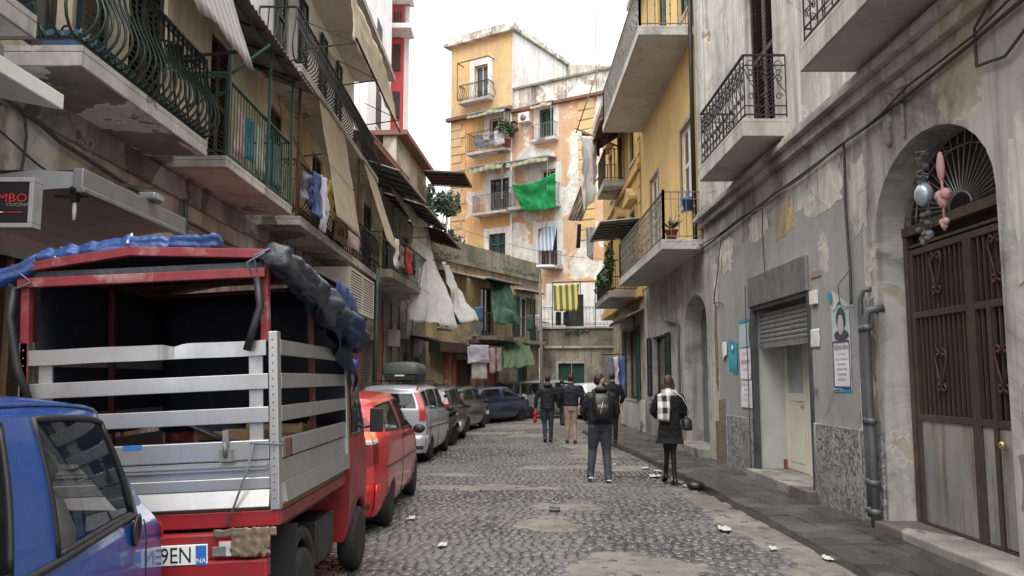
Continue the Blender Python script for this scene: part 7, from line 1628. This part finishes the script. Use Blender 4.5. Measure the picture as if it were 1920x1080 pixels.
for sd in (1, -1):
    m_ = MB(); patch(m_, lambda q, r_: S4.S(q, r_, sd), 1.6, 3.6, 1.08, 1.9, 8, 5, .006, V((0, 2.5, 1))); part('side_window', m_, 'glass_car', cbo, fix=False)
    part('cab_mirror', MB().bar((sd * .7, 2.85, 1.2), (sd * .80, 2.8, 1.22), .02).obox((sd * .82, 2.8, 1.27), (.12, .05, .22)), 'black_plastic', tk, bev=.01)
m_ = MB(); patch(m_, lambda u, j: S4.E(u, j, 1.1, .05), -.9, .9, 1.1, 1.95, 6, 5, .0, V((0, 2, 1))); part('windscreen', MB().box(-.6, 2.93, 1.15, .6, 2.95, 1.2), 'glass_car', cbo)
# load: wooden crates, sheet
for i, (x, y) in enumerate(((.3, .45), (.42, 1.1))):
    c = thing('wooden_crate', ('wooden crate lying left of the other behind the truck slats', 'wooden crate lying at the right side of the truck bed')[i], 'crate', (-2.10 + x, 4.95 + y, .9), 0, world=False)
    m_ = MB()
    for z in (.06, .14, .22, .3, .37): m_.box(-.2, -.14, z, .2, -.13, z + .05).box(-.2, .13, z, .2, .14, z + .05).box(-.2, -.13, z, -.19, .13, z + .05).box(.19, -.13, z, .2, .13, z + .05)
    for a in (-.185, .185):
        for b in (-.125, .125): m_.box(a - .012, b - .012, .03, a + .012, b + .012, .44)
    m_.box(-.19, -.13, .03, .19, .13, .05); part('slatted_box', m_, 'wood', c)
single('grey_sheet', MB().sheet(lambda u, v: V((-2.75 + .95 * u, 5.15 + .9 * v, 1.28 + .14 * sin(pi * u) * (1 - .5 * v))), 14, 8), 'tarp_grey', 'grey curved sheet lying in the truck bed behind the slats', 'sheet', (-2.3, 5.5, 1.28), solid=.01)
single('blue_tarpaulin', MB().sheet(lambda u, v: V((-2.75 + .16 * u + .06 * nz((u * 3, v * 6, 1), 1), 13.9 + .1 * sin(u * 6), 1.98 - 1.9 * v + .1 * nz((u * 3, v * 4, 2), 1))), 10, 16), flat('bag_blue', (.015, .09, .42), .4), 'bright blue plastic tarpaulin bundle standing between the truck and the terracotta pillar', 'tarpaulin', (-2.7, 13.9, 0), solid=.03)
# two wheelers
def scooter(label, loc, rz, paint, big=False):
    t = thing('motor_scooter', label, 'scooter', loc, rz, 'scooters parked between the cars', world=False); r = .25 if not big else .3; wb = .64
    for y in (wb, -wb):
        m_ = MB().lathe((-.055, y, r), (1, 0, 0), [(r * .6, 0), (r * .92, 0), (r, .03), (r, .08), (r * .92, .11), (r * .6, .11)], 24); o = part('wheel', m_, 'rubber', t)
        part('rim', MB().lathe((-.045, y, r), (1, 0, 0), [(0, 0), (r * .25, -.01), (r * .62, .01), (r * .62, .08), (r * .25, .1), (0, .1)], 16), 'rim', o)
    el = lambda y, z, w__, h: [V((w__ * cos(a), y, z + h * sin(a))) for a in [2 * pi * k / 12 for k in range(12)]]
    part('rear_body', MB().loft([el(-.95, .78, .05, .04), el(-.8, .7, .13, .13), el(-.5, .6, .17, .2), el(-.2, .52, .16, .18), el(-.05, .42, .12, .1)]), paint, t)
    part('seat', MB().loft([el(-.85, .87, .1, .04), el(-.6, .86, .15, .06), el(-.25, .8, .14, .06), el(-.1, .76, .08, .04)]), 'leather', t)
    part('foot_board', MB().box(-.16, -.1, .3, .16, .32, .36), 'black_plastic', t, bev=.02)
    part('leg_shield', MB().loft([el(.3, .34, .2, .05), el(.36, .6, .2, .06), el(.46, .85, .15, .06), el(.42, 1.0, .1, .05)]), paint, t)
    part('fork', MB().tube([(0, .42, .9), (0, .5, .7), (.08, wb, r)], .03, 6).tube([(0, .5, .7), (-.08, wb, r)], .03, 6), 'iron_grey', t)
    part('front_mudguard', MB().tube([(0, wb + .3 * cos(a), r + .3 * sin(a)) for a in [.3 + k * .25 for k in range(9)]], .06, 6), paint, t)
    part('handlebar', MB().tube([(-.34, .3, 1.02), (-.12, .4, 1.04), (.12, .4, 1.04), (.34, .3, 1.02)], .018, 6), 'black_plastic', t)
    for sd in (1, -1): part('mirror', MB().tube([(sd * .2, .36, 1.03), (sd * .28, .38, 1.2)], .008, 4).ell((sd * .29, .38, 1.24), (.06, .015, .04), 8, 6), 'black_plastic', t)
    part('headlight', MB().ell((0, .52, .95), (.09, .05, .08), 10, 8), 'lamp_white', t); part('tail_lamp', MB().ell((0, -.95, .76), (.08, .03, .04), 8, 6), 'lamp_red', t)
    part('rear_mudguard', MB().bar((0, -.85, .6), (0, -1.02, .42), .12, .01), 'black_plastic', t); part('number_plate', MB().obox((0, -1.03, .5), (.16, .008, .14), (.3, 0, 0)), 'plate', t)
scooter('black scooter squeezed behind the silver car with its rear wheel out', (-1.72, 20.3, 0), radians(160), 'paint_dark', True)
scooter('small black scooter between the dark hatchback and the blue car', (-1.35, 29.7, 0), radians(28), 'black_plastic', True)
scooter('white fronted scooter standing left of the silver grey estate car', (.55, 35.0, 0), radians(170), 'paint_white', True)
scooter('dark scooter standing against the olive hatchback', (-1.75, 24.9, 0), radians(15), 'paint_dark')

for (c_, s_, tx_) in ((cpn, sPn, 'DB 421FL'), (cr, sR, 'BV 906KD')):
    p = s_.E(0, .5, s_.n, -.1); part('plate_text', text(tx_, .1, lambda u, v, w__: V((-.03 + u * .8, p.y - .1015, p.z + .055 + v)), 0), 'ink', c_)
# ------------------------------------------------------------ PEOPLE
def ring(c, rx, ry, n=16, rot=0, tilt=0):
    return [V((c[0] + rx * cos(2 * pi * k / n) * cos(rot) - ry * sin(2 * pi * k / n) * sin(rot), c[1] + rx * cos(2 * pi * k / n) * sin(rot) + ry * sin(2 * pi * k / n) * cos(rot), c[2] + tilt * sin(2 * pi * k / n))) for k in range(n)]
def limb(mb, pts, rs, n=12):
    mb.tube(pts, rs, n)
    for p, r in zip(pts, rs): mb.ell(p, (r * .98, r * .98, r * .98), 10, 8)
def vox(mb, size, smooth=2): return bake(mb, [('REMESH', dict(mode='VOXEL', voxel_size=size, use_smooth_shade=True)), ('SMOOTH', dict(factor=.5, iterations=smooth))])
def hand(mb, wr, dr, side, s=1, curl=.5):     # palm and five fingers; dr = pointing direction, thumb towards forward
    d = V(dr).normalized(); fwd = V((0, 1, 0)); out = V((side, 0, 0)); fwd = (fwd - d * fwd.dot(d)).normalized(); inn = d.cross(fwd) * side
    c = V(wr) + d * .045 * s
    Mx = Matrix((out, fwd, -d)).transposed()
    mb.ell(c, (.017 * s, .04 * s, .05 * s), 10, 8)
    for i, (o, L) in enumerate(((-.03, .062), (-.01, .075), (.011, .08), (.031, .07))):
        a = V(wr) + d * .085 * s + fwd * o * s; b = a + (d * .6 * L + out * -.1 * L) * s; e = b + (d * (.55 - curl * .5) - out * curl * .7) * L * .6 * s
        mb.tube([a - d * .02, a, b, e], [.0095 * s, .0095 * s, .0088 * s, .0075 * s], 8); mb.ell(e, (.0075 * s,) * 3, 6, 5)
    a = V(wr) + d * .03 * s + fwd * .03 * s; b = a + (fwd * .03 + d * .025) * s; e = b + (d * .032 - out * .01) * s
    mb.tube([a, b, e], [.013 * s, .011 * s, .009 * s], 8); mb.ell(e, (.009 * s,) * 3, 6, 5)
def person(label, x, y, rz, H, hipw=.09, legs=None, arms=None, top='jacket_black', bot='jeans', shoe='boot', hair='hair', skin='skin', yaw=0, nod=0, coat=.84, tw=1.0, longhair=False, fine=.010, beard=False, leg_r=1.0, flare=1.0, z0=0, hairk='short'):
    s = H / 1.75; t = thing('person', label, 'person', (x, y, z0), rz, None, world=False)
    legs = legs or (((-.09, .0, .5), (-.1, -.12, .1)), ((.09, .08, .5), (.1, .14, .06)))
    arms = arms or (((-.25, -.04, 1.15), (-.27, .05, .92)), ((.25, .02, 1.15), (.27, .06, .92)))
    sc = lambda p: V(p) * s
    neck = V((0, .015, 1.48)); hd = V((0, .03 + nod * .1, 1.635 - abs(nod) * .03)); HR = Matrix.Rotation(yaw, 4, 'Z') @ Matrix.Rotation(-nod, 4, 'X')
    body = MB()
    body.loft([ring(sc((0, y_, z)), rx * s * .88, ry * s * .88) for z, y_, rx, ry in ((.88, 0, .15, .1), (.95, 0, .165, .11), (1.08, .0, .14, .1), (1.25, .0, .165, .11), (1.38, 0, .175, .1), (1.44, 0, .12, .075))])
    limb(body, [sc((0, .0, 1.40)), sc(neck), sc(hd - V((0, .02, .06)))], [.06 * s, .055 * s, .055 * s])
    # head
    hm = MB(); ringh = []
    for z, fy, by, wx in ((-.115, .065, .0, .035), (-.095, .085, -.03, .055), (-.05, .092, -.07, .068), (0, .09, -.09, .075), (.04, .088, -.098, .077), (.08, .07, -.085, .068), (.11, .03, -.05, .04), (.12, 0, -.02, .01)):
        ringh.append([HR @ V((wx * cos(2 * pi * k / 20), (fy + by) / 2 + (fy - by) / 2 * sin(2 * pi * k / 20), z)) for k in range(20)])
    hm.loft([[sc(hd) + p * s for p in q] for q in ringh])
    hp = lambda a: sc(hd) + (HR @ V(a)) * s
    hm.loft([[hp((w__ * cos(2 * pi * k / 8), y_ + .01 * sin(2 * pi * k / 8), z)) for k in range(8)] for z, y_, w__ in ((.02, .09, .008), (-.02, .108, .012), (-.03, .1, .016))])
    for sd in (1, -1): hm.ell(hp((sd * .076, -.0, -.005)), (.012 * s, .02 * s, .032 * s), 8, 6)
    hm.ell(hp((0, .084, -.062)), (.022 * s, .012 * s, .01 * s), 8, 6)
    body.merge(hm)
    for i, (kn, an) in enumerate(legs):
        sd = -1 if i == 0 else 1; limb(body, [sc((sd * hipw, 0, .92)), sc(kn), sc(an)], [.07 * s * min(1, leg_r * 1.05), .048 * s * min(1, leg_r * 1.05), .036 * s * min(1, leg_r * 1.05)])
    for i, (el, wr) in enumerate(arms):
        sd = -1 if i == 0 else 1; limb(body, [sc((sd * .175, 0, 1.405)), sc(el), sc(wr)], [.046 * s, .036 * s, .026 * s])
        hand(body, sc(wr), V(wr) - V(el), sd, s)
    part('body', vox(body, fine * s, 2), skin, t)
    e = MB()
    for sd in (1, -1): e.ell(hp((sd * .031, .083, .005)), (.011 * s, .008 * s, .006 * s), 8, 6)
    part('eyes', e, 'eye', t); part('lips', MB().ell(hp((0, .093, -.062)), (.02 * s, .006 * s, .005 * s), 8, 5), 'lip', t)
    e = MB()
    for sd in (1, -1): e.ell(hp((sd * .032, .09, .025)), (.018 * s, .006 * s, .004 * s), 8, 5)
    part('eyebrows', e, hair, t)
    # hair
    hb_ = MB(); secs = []
    for z, fy, by, wx in ((-.055, -.045, -.075, .05), (-.02, -.03, -.095, .07), (.03, .0, -.104, .0795), (.07, .078, -.098, .077), (.105, .066, -.076, .06), (.128, .02, -.045, .028)):
        secs.append([hp((wx * cos(2 * pi * k / 20), (fy + by) / 2 + (fy - by) / 2 * sin(2 * pi * k / 20) + .0, z)) + V((nz((k, z * 30, H), .9), nz((k, z * 30, 5), .9), 0)) * .006 for k in range(20)])
    hb_.loft(secs)
    if longhair:
        for k in range(46):
            a = pi + pi * k / 45; r_ = R.uniform(.07, .088); L = R.uniform(.2, .33)
            p0 = hp((r_ * cos(a), r_ * sin(a) * 1.1 - .01, .05)); hb_.tube([p0, p0 + V((cos(a) * .01, -.02, -.1)), p0 + V((cos(a) * .03, -.035, -.2)), p0 + V((cos(a) * .035 + R.uniform(-.02, .02), -.01, -L))], [.014, .02, .018, .005], 6)
        hb_.ell(hp((0, -.05, .0)), (.085 * s, .07 * s, .12 * s), 14, 10)
    part('hair', hb_, hair, t)
    if beard:
        b = MB(); b.loft([[hp((wx * cos(a), (fy) * sin(a) + .0, z)) for a in [pi * k / 12 for k in range(13)]] for z, fy, wx in ((-.03, .085, .078), (-.06, .096, .074), (-.1, .094, .062), (-.125, .07, .04))], cap=False); part('beard', b, hair, t, solid=.008)
    # trousers
    if bot:
        m_ = MB(); m_.loft([ring(sc((0, 0, z)), rx * s, ry * s) for z, rx, ry in ((.82, .14 * tw, .11), (.9, .17 * tw, .125), (1.0, .155 * tw, .115), (1.04, .15 * tw, .11))])
        for i, (kn, an) in enumerate(legs):
            sd = -1 if i == 0 else 1; a = V(an) + V((0, 0, -.01)); k1 = V(kn); h_ = V((sd * hipw, 0, .9)); m2 = k1.lerp(a, .5) + V((0, -.015, 0))
            limb(m_, [sc(h_), sc(h_.lerp(k1, .5)), sc(k1), sc(m2), sc(a)], [q * s * leg_r for q in (.1, .088, .066, .058, .052)])
        part('trousers', vox(m_, .013 * s, 2), bot, t)
    # shoes
    for i, (kn, an) in enumerate(legs):
        a = V(an); lift = min(.9, max(0, (a.z - .06) * 6)) ; Ms = Matrix.Translation(sc((a.x, a.y, a.z))) @ Matrix.Rotation(-lift, 4, 'X')
        m_ = MB(); q = []
        for yy, w__, h_ in ((-.085, .02, .05), (-.07, .036, .09), (-.01, .038, .1), (.05, .042, .065), (.12, .044, .045), (.165, .03, .03), (.18, .012, .015)):
            q.append([Ms @ (V((w__ * cos(2 * pi * k / 12), yy, -.06 + h_ * .5 + h_ * .5 * sin(2 * pi * k / 12) if 1 else 0)) * s) for k in range(12)])
        m_.loft(q); o = part('shoe', m_, shoe, t)
        part('sole', MB().loft([[Ms @ (V((w__ * u, yy, -.062 + v)) * s) for u, v in ((-1, 0), (1, 0), (1, .018), (-1, .018))] for yy, w__ in ((-.088, .03), (-.03, .036), (.05, .042), (.13, .044), (.18, .02))], smooth=False), 'plate' if shoe == 'shoe_grey' else 'boot', o)
    # jacket
    m_ = MB(); f_ = flare
    prof = [(coat, .175 * f_ * tw, .14 * f_), (coat + .08, .18 * (1 + f_) / 2 * tw, .14), (1.0 if coat < .95 else 1.05, .172 * tw, .135), (1.12, .178 * tw, .135), (1.28, .2 * tw, .14), (1.38, .205 * tw, .13), (1.45, .15 * tw, .1), (1.485, .075, .07), (1.52, .066, .066)]
    m_.loft([ring(sc((0, 0, z)), rx * s, ry * s, 20) for z, rx, ry in prof])
    for i, (el, wr) in enumerate(arms):
        sd = -1 if i == 0 else 1; w3 = V(el).lerp(V(wr), .96); limb(m_, [sc((sd * .175, 0, 1.39)), sc((V((sd * .19, 0, 1.39)).lerp(V(el), .5))), sc(el), sc(V(el).lerp(V(wr), .5)), sc(w3)], [q * s for q in (.075, .068, .058, .052, .045)])
    me = vox(m_, .013 * s, 2)
    for v_ in me.vertices:
        p = v_.co; v_.co = p + v_.normal * (.010 * nz((p.x * 9, p.y * 9, p.z * 16), 1, 2) + .006 * nz((p.x * 22, p.y * 22, p.z * 30), 1))
    part('jacket', me, top, t)
    if not hairk == 'hood': part('collar', MB().loft([ring(sc((0, .012, z)), r_ * s, r_ * s * 1.05, 14) for z, r_ in ((1.46, .085), (1.5, .072), (1.535, .07), (1.53, .06), (1.47, .06))], cap=False), top, t)
    return t, s
# man with backpack, head turned right
x, y = ong(1127, 903)
t, s = person('man with black backpack and grey jeans walking away, head turned right', x, y, radians(2), 1.72, legs=(((-.12, .1, .51), (-.17, .05, .1)), ((.10, .03, .5), (.10, -.14, .085))), arms=(((-.29, .06, 1.14), (-.22, .2, 1.0)), ((.29, .05, 1.14), (.25, .2, 1.02))), top='jacket_black', bot='jeans_grey', shoe='shoe_grey', yaw=radians(-62), beard=True, coat=.93, tw=1.2, leg_r=1.16)
el = lambda z, y_, w__, d: [V((w__ * (abs(cos(a)) ** .6) * (1 if cos(a) > 0 else -1), y_ + d * (abs(sin(a)) ** .6) * (1 if sin(a) > 0 else -1), z)) * s for a in [2 * pi * k / 20 for k in range(20)]]
bp = part('backpack', MB().loft([el(1.0, -.2, .1, .06), el(1.02, -.21, .145, .09), el(1.2, -.225, .16, .1), el(1.36, -.21, .15, .085), el(1.44, -.19, .1, .05)]), 'leather', t)
part('backpack_pocket', MB().loft([el(1.03, -.3, .09, .03), el(1.05, -.31, .115, .04), el(1.2, -.325, .12, .03), el(1.27, -.31, .09, .02)]), 'leather', bp)
part('reflective_zip', MB().tube([V(p) * s for p in ((-.05, -.345, 1.08), (-.035, -.352, 1.18), (.0, -.335, 1.3))], .005, 5), 'reflect', bp)
for sd in (1, -1): part('shoulder_strap', MB().tube([V(p) * s for p in ((sd * .1, -.16, 1.42), (sd * .12, -.06, 1.5), (sd * .125, .08, 1.44), (sd * .13, .15, 1.28), (sd * .15, .06, 1.1))], .02, 6, flat=.5), 'leather', bp)
part('hood', MB().ell(V((0, -.1, 1.5)) * s, (.11, .07, .05), 12, 8), 'jacket_black', t); part('shirt_collar', MB().loft([ring(V((0, .01, z)) * s, .066 * s, .066 * s, 14) for z in (1.52, 1.555)], cap=False), 'cl_white', t)
# woman in black coat with checked scarf
x, y = ong(1258, 909)
cm = nodes('scarf'); m, nt, b = cm; co = N(nt, 'TexCoord').outputs['Object']; sp = N(nt, 'SeparateXYZ', {0: co})
wa = mr(nt, mth(nt, 'SINE', mth(nt, 'MULTIPLY', sp.outputs[0], 42)), -.2, .2); wb_ = mr(nt, mth(nt, 'SINE', mth(nt, 'MULTIPLY', sp.outputs[2], 34)), -.2, .2)
nt.links.new(mix(nt, mth(nt, 'MULTIPLY', mth(nt, 'ADD', wa, wb_), .5), (.7, .68, .65), (.02, .02, .022)), b.inputs['Base Color']); b.inputs['Roughness'].default_value = .95
t, s = person('woman in flared black coat with black and white checked scarf looking down', x, y, radians(3), 1.70, legs=(((-.03, .1, .5), (-.02, .28, .12)), ((.05, .02, .5), (.055, -.04, .075))), arms=(((-.26, .06, 1.16), (-.17, .22, 1.08)), ((.27, .02, 1.15), (.21, .2, 1.06))), top='coat_black', bot='jacket_black', shoe='boot', hair='hair_brown', nod=.55, longhair=True, coat=.66, flare=1.36, leg_r=.68, tw=.98)
sc_ = MB()
sc_.loft([ring(V((0, .0, z)) * s, r_ * s, r_ * s, 18) for z, r_ in ((1.40, .13), (1.44, .14), (1.5, .125), (1.55, .1), (1.54, .08))], cap=True)
so_ = part('scarf', vox(sc_, .012, 1), 'scarf', t)
def scf(u, v): 
    yy = -.10 - .06 * sin(v * 2.2); return V((-.02 - .19 * u - .03 * v + .01 * nz((u * 4, v * 4, 1), 1), yy - .02 + .05 * u * (1 - v) - .012 * sin(u * 14), 1.5 - .06 * u - (.38 + .1 * (1 - u)) * v)) * s
part('scarf_end', MB().sheet(scf, 14, 18), 'scarf', so_, solid=.015)
part('scarf_fringe', MB().tube([scf(k / 8, 1) for k in range(9)], .008, 4), 'plate', so_)
bg_ = thing('handbag', 'small black shoulder bag hanging at the right hip of the woman in the black coat', 'bag', (x + .27, y - .05, .88), 0)
part('pouch', MB().loft([[V((x + .27 + a * w__, y - .02 + b_ * w__, z)) for a, b_ in ((-.07, -.09), (.07, -.09), (.07, .09), (-.07, .09))] for z, w__ in ((.84, .7), (.87, 1), (1.0, .9), (1.04, .5))]), 'leather', bg_, bev=.015)
part('strap', MB().tube([(x + .27, y - .03, 1.02), (x + .27, y - .12, 1.2), (x + .18, y - .15, 1.36), (x + .03, y - .10, 1.47)], .009, 5).tube([(x + .27, y + .03, 1.02), (x + .25, y + .14, 1.2), (x + .05, y + .14, 1.42)], .008, 5), 'ac_white', bg_)
# person in dark coat on the pavement, behind the man
x, y = ong(1149, 832, .08)
person('person in long dark coat on the pavement, half hidden by the man with the backpack', x, y, radians(0), 1.72, z0=.08, legs=(((-.07, .04, .5), (-.08, .0, .07)), ((.08, .04, .5), (.08, .1, .07))), top='coat_black', bot='jacket_black', coat=.8, fine=.013, arms=(((-.25, .04, 1.15), (-.2, .15, .98)), ((.28, .04, 1.15), (.24, .16, 1.0))))
x, y = ong(1027, 829)
t, s = person('man in black hooded jacket and grey jeans holding a red bottle, walking away', x, y, radians(2), 1.74, legs=(((-.08, .05, .5), (-.07, -.08, .12)), ((.09, .03, .5), (.085, .04, .07))), arms=(((-.3, .0, 1.14), (-.31, .05, .9)), ((.28, .02, 1.14), (.3, .06, .9))), top='jacket_black', bot='jeans', coat=.86, tw=1.08, fine=.012)
part('hood', MB().ell(V((0, -.09, 1.49)) * s, (.12, .08, .06), 12, 8), 'jacket_black', t)
rb_ = thing('red_bottle', 'red bottle shaped toy held by the man in the hooded jacket', 'bottle', (x - .31 * s, y + .06, .58)); part('bottle', MB().lathe((x - .33, y + .06, .5), (0, 0, 1), [(.01, 0), (.05, .02), (.055, .12), (.03, .17), (.045, .2), (.05, .26), (.02, .31), (.02, .34)], 12), 'red_plastic', rb_)
x, y = ong(1071, 832)
person('man in short dark jacket and beige trousers walking away', x, y, radians(-4), 1.76, legs=(((-.08, .02, .5), (-.1, .05, .07)), ((.08, .05, .5), (.10, -.02, .07))), arms=(((-.27, .1, 1.16), (-.2, .24, 1.0)), ((.29, -.02, 1.16), (.26, .12, .98))), top='jacket_navy', bot='beige_cloth', coat=.95, tw=1.1, fine=.012, leg_r=.95)
x, y = ong(1054, 798)
person('small distant figure in dark clothes between the two walking men', x, y, radians(-20), 1.62, top='coat_black', bot='jeans', coat=.8, fine=.014, legs=(((-.08, .08, .5), (-.07, .15, .07)), ((.08, .0, .5), (.08, -.15, .12))))
px_, pz = ony(938, 745, 34.4)
person('white haired man in dark coat standing behind the dark blue car', px_ - .0, 34.4, radians(150), 1.72, top='jacket_navy', bot='jeans', hair='hair_white', coat=.8, fine=.014, legs=(((-.09, 0, .5), (-.1, .0, .07)), ((.09, 0, .5), (.1, .02, .07))))
px_, pz = ony(835, 745, 31)
person('dark haired person looking over the roof of the olive hatchback', px_, 31, radians(190), 1.66, top='coat_black', bot='jeans', coat=.8, fine=.014, legs=(((-.09, 0, .5), (-.1, .0, .07)), ((.09, 0, .5), (.1, .02, .07))))

# overhead wires
for i, (p, q, sg_) in enumerate((((XL + .1, 24, 7.1), (XR - .1, 30, 6.0), .5), ((XL + .1, 14, 5.2), (XL + .75, 27, 5.6), .3), ((-1.5, 31.5, 6.9), (2.2, 38.5, 6.4), .3), ((XL + .3, 21, 4.6), (1.9, 38, 4.4), .5))):
    pts = [V(p).lerp(V(q), k / 16) - V((0, 0, sg_ * 4 * (k / 16) * (1 - k / 16))) for k in range(17)]
    single('overhead_wire', MB().tube(pts, .007, 4), 'cable', ('thin wire crossing the street from the corrugated canopies to the ochre house', 'thin wire along the left balconies', 'thin wire above the parapet of the stone house', 'thin wire slung low from the mossy balcony towards the street lamp')[i], 'wire', p)
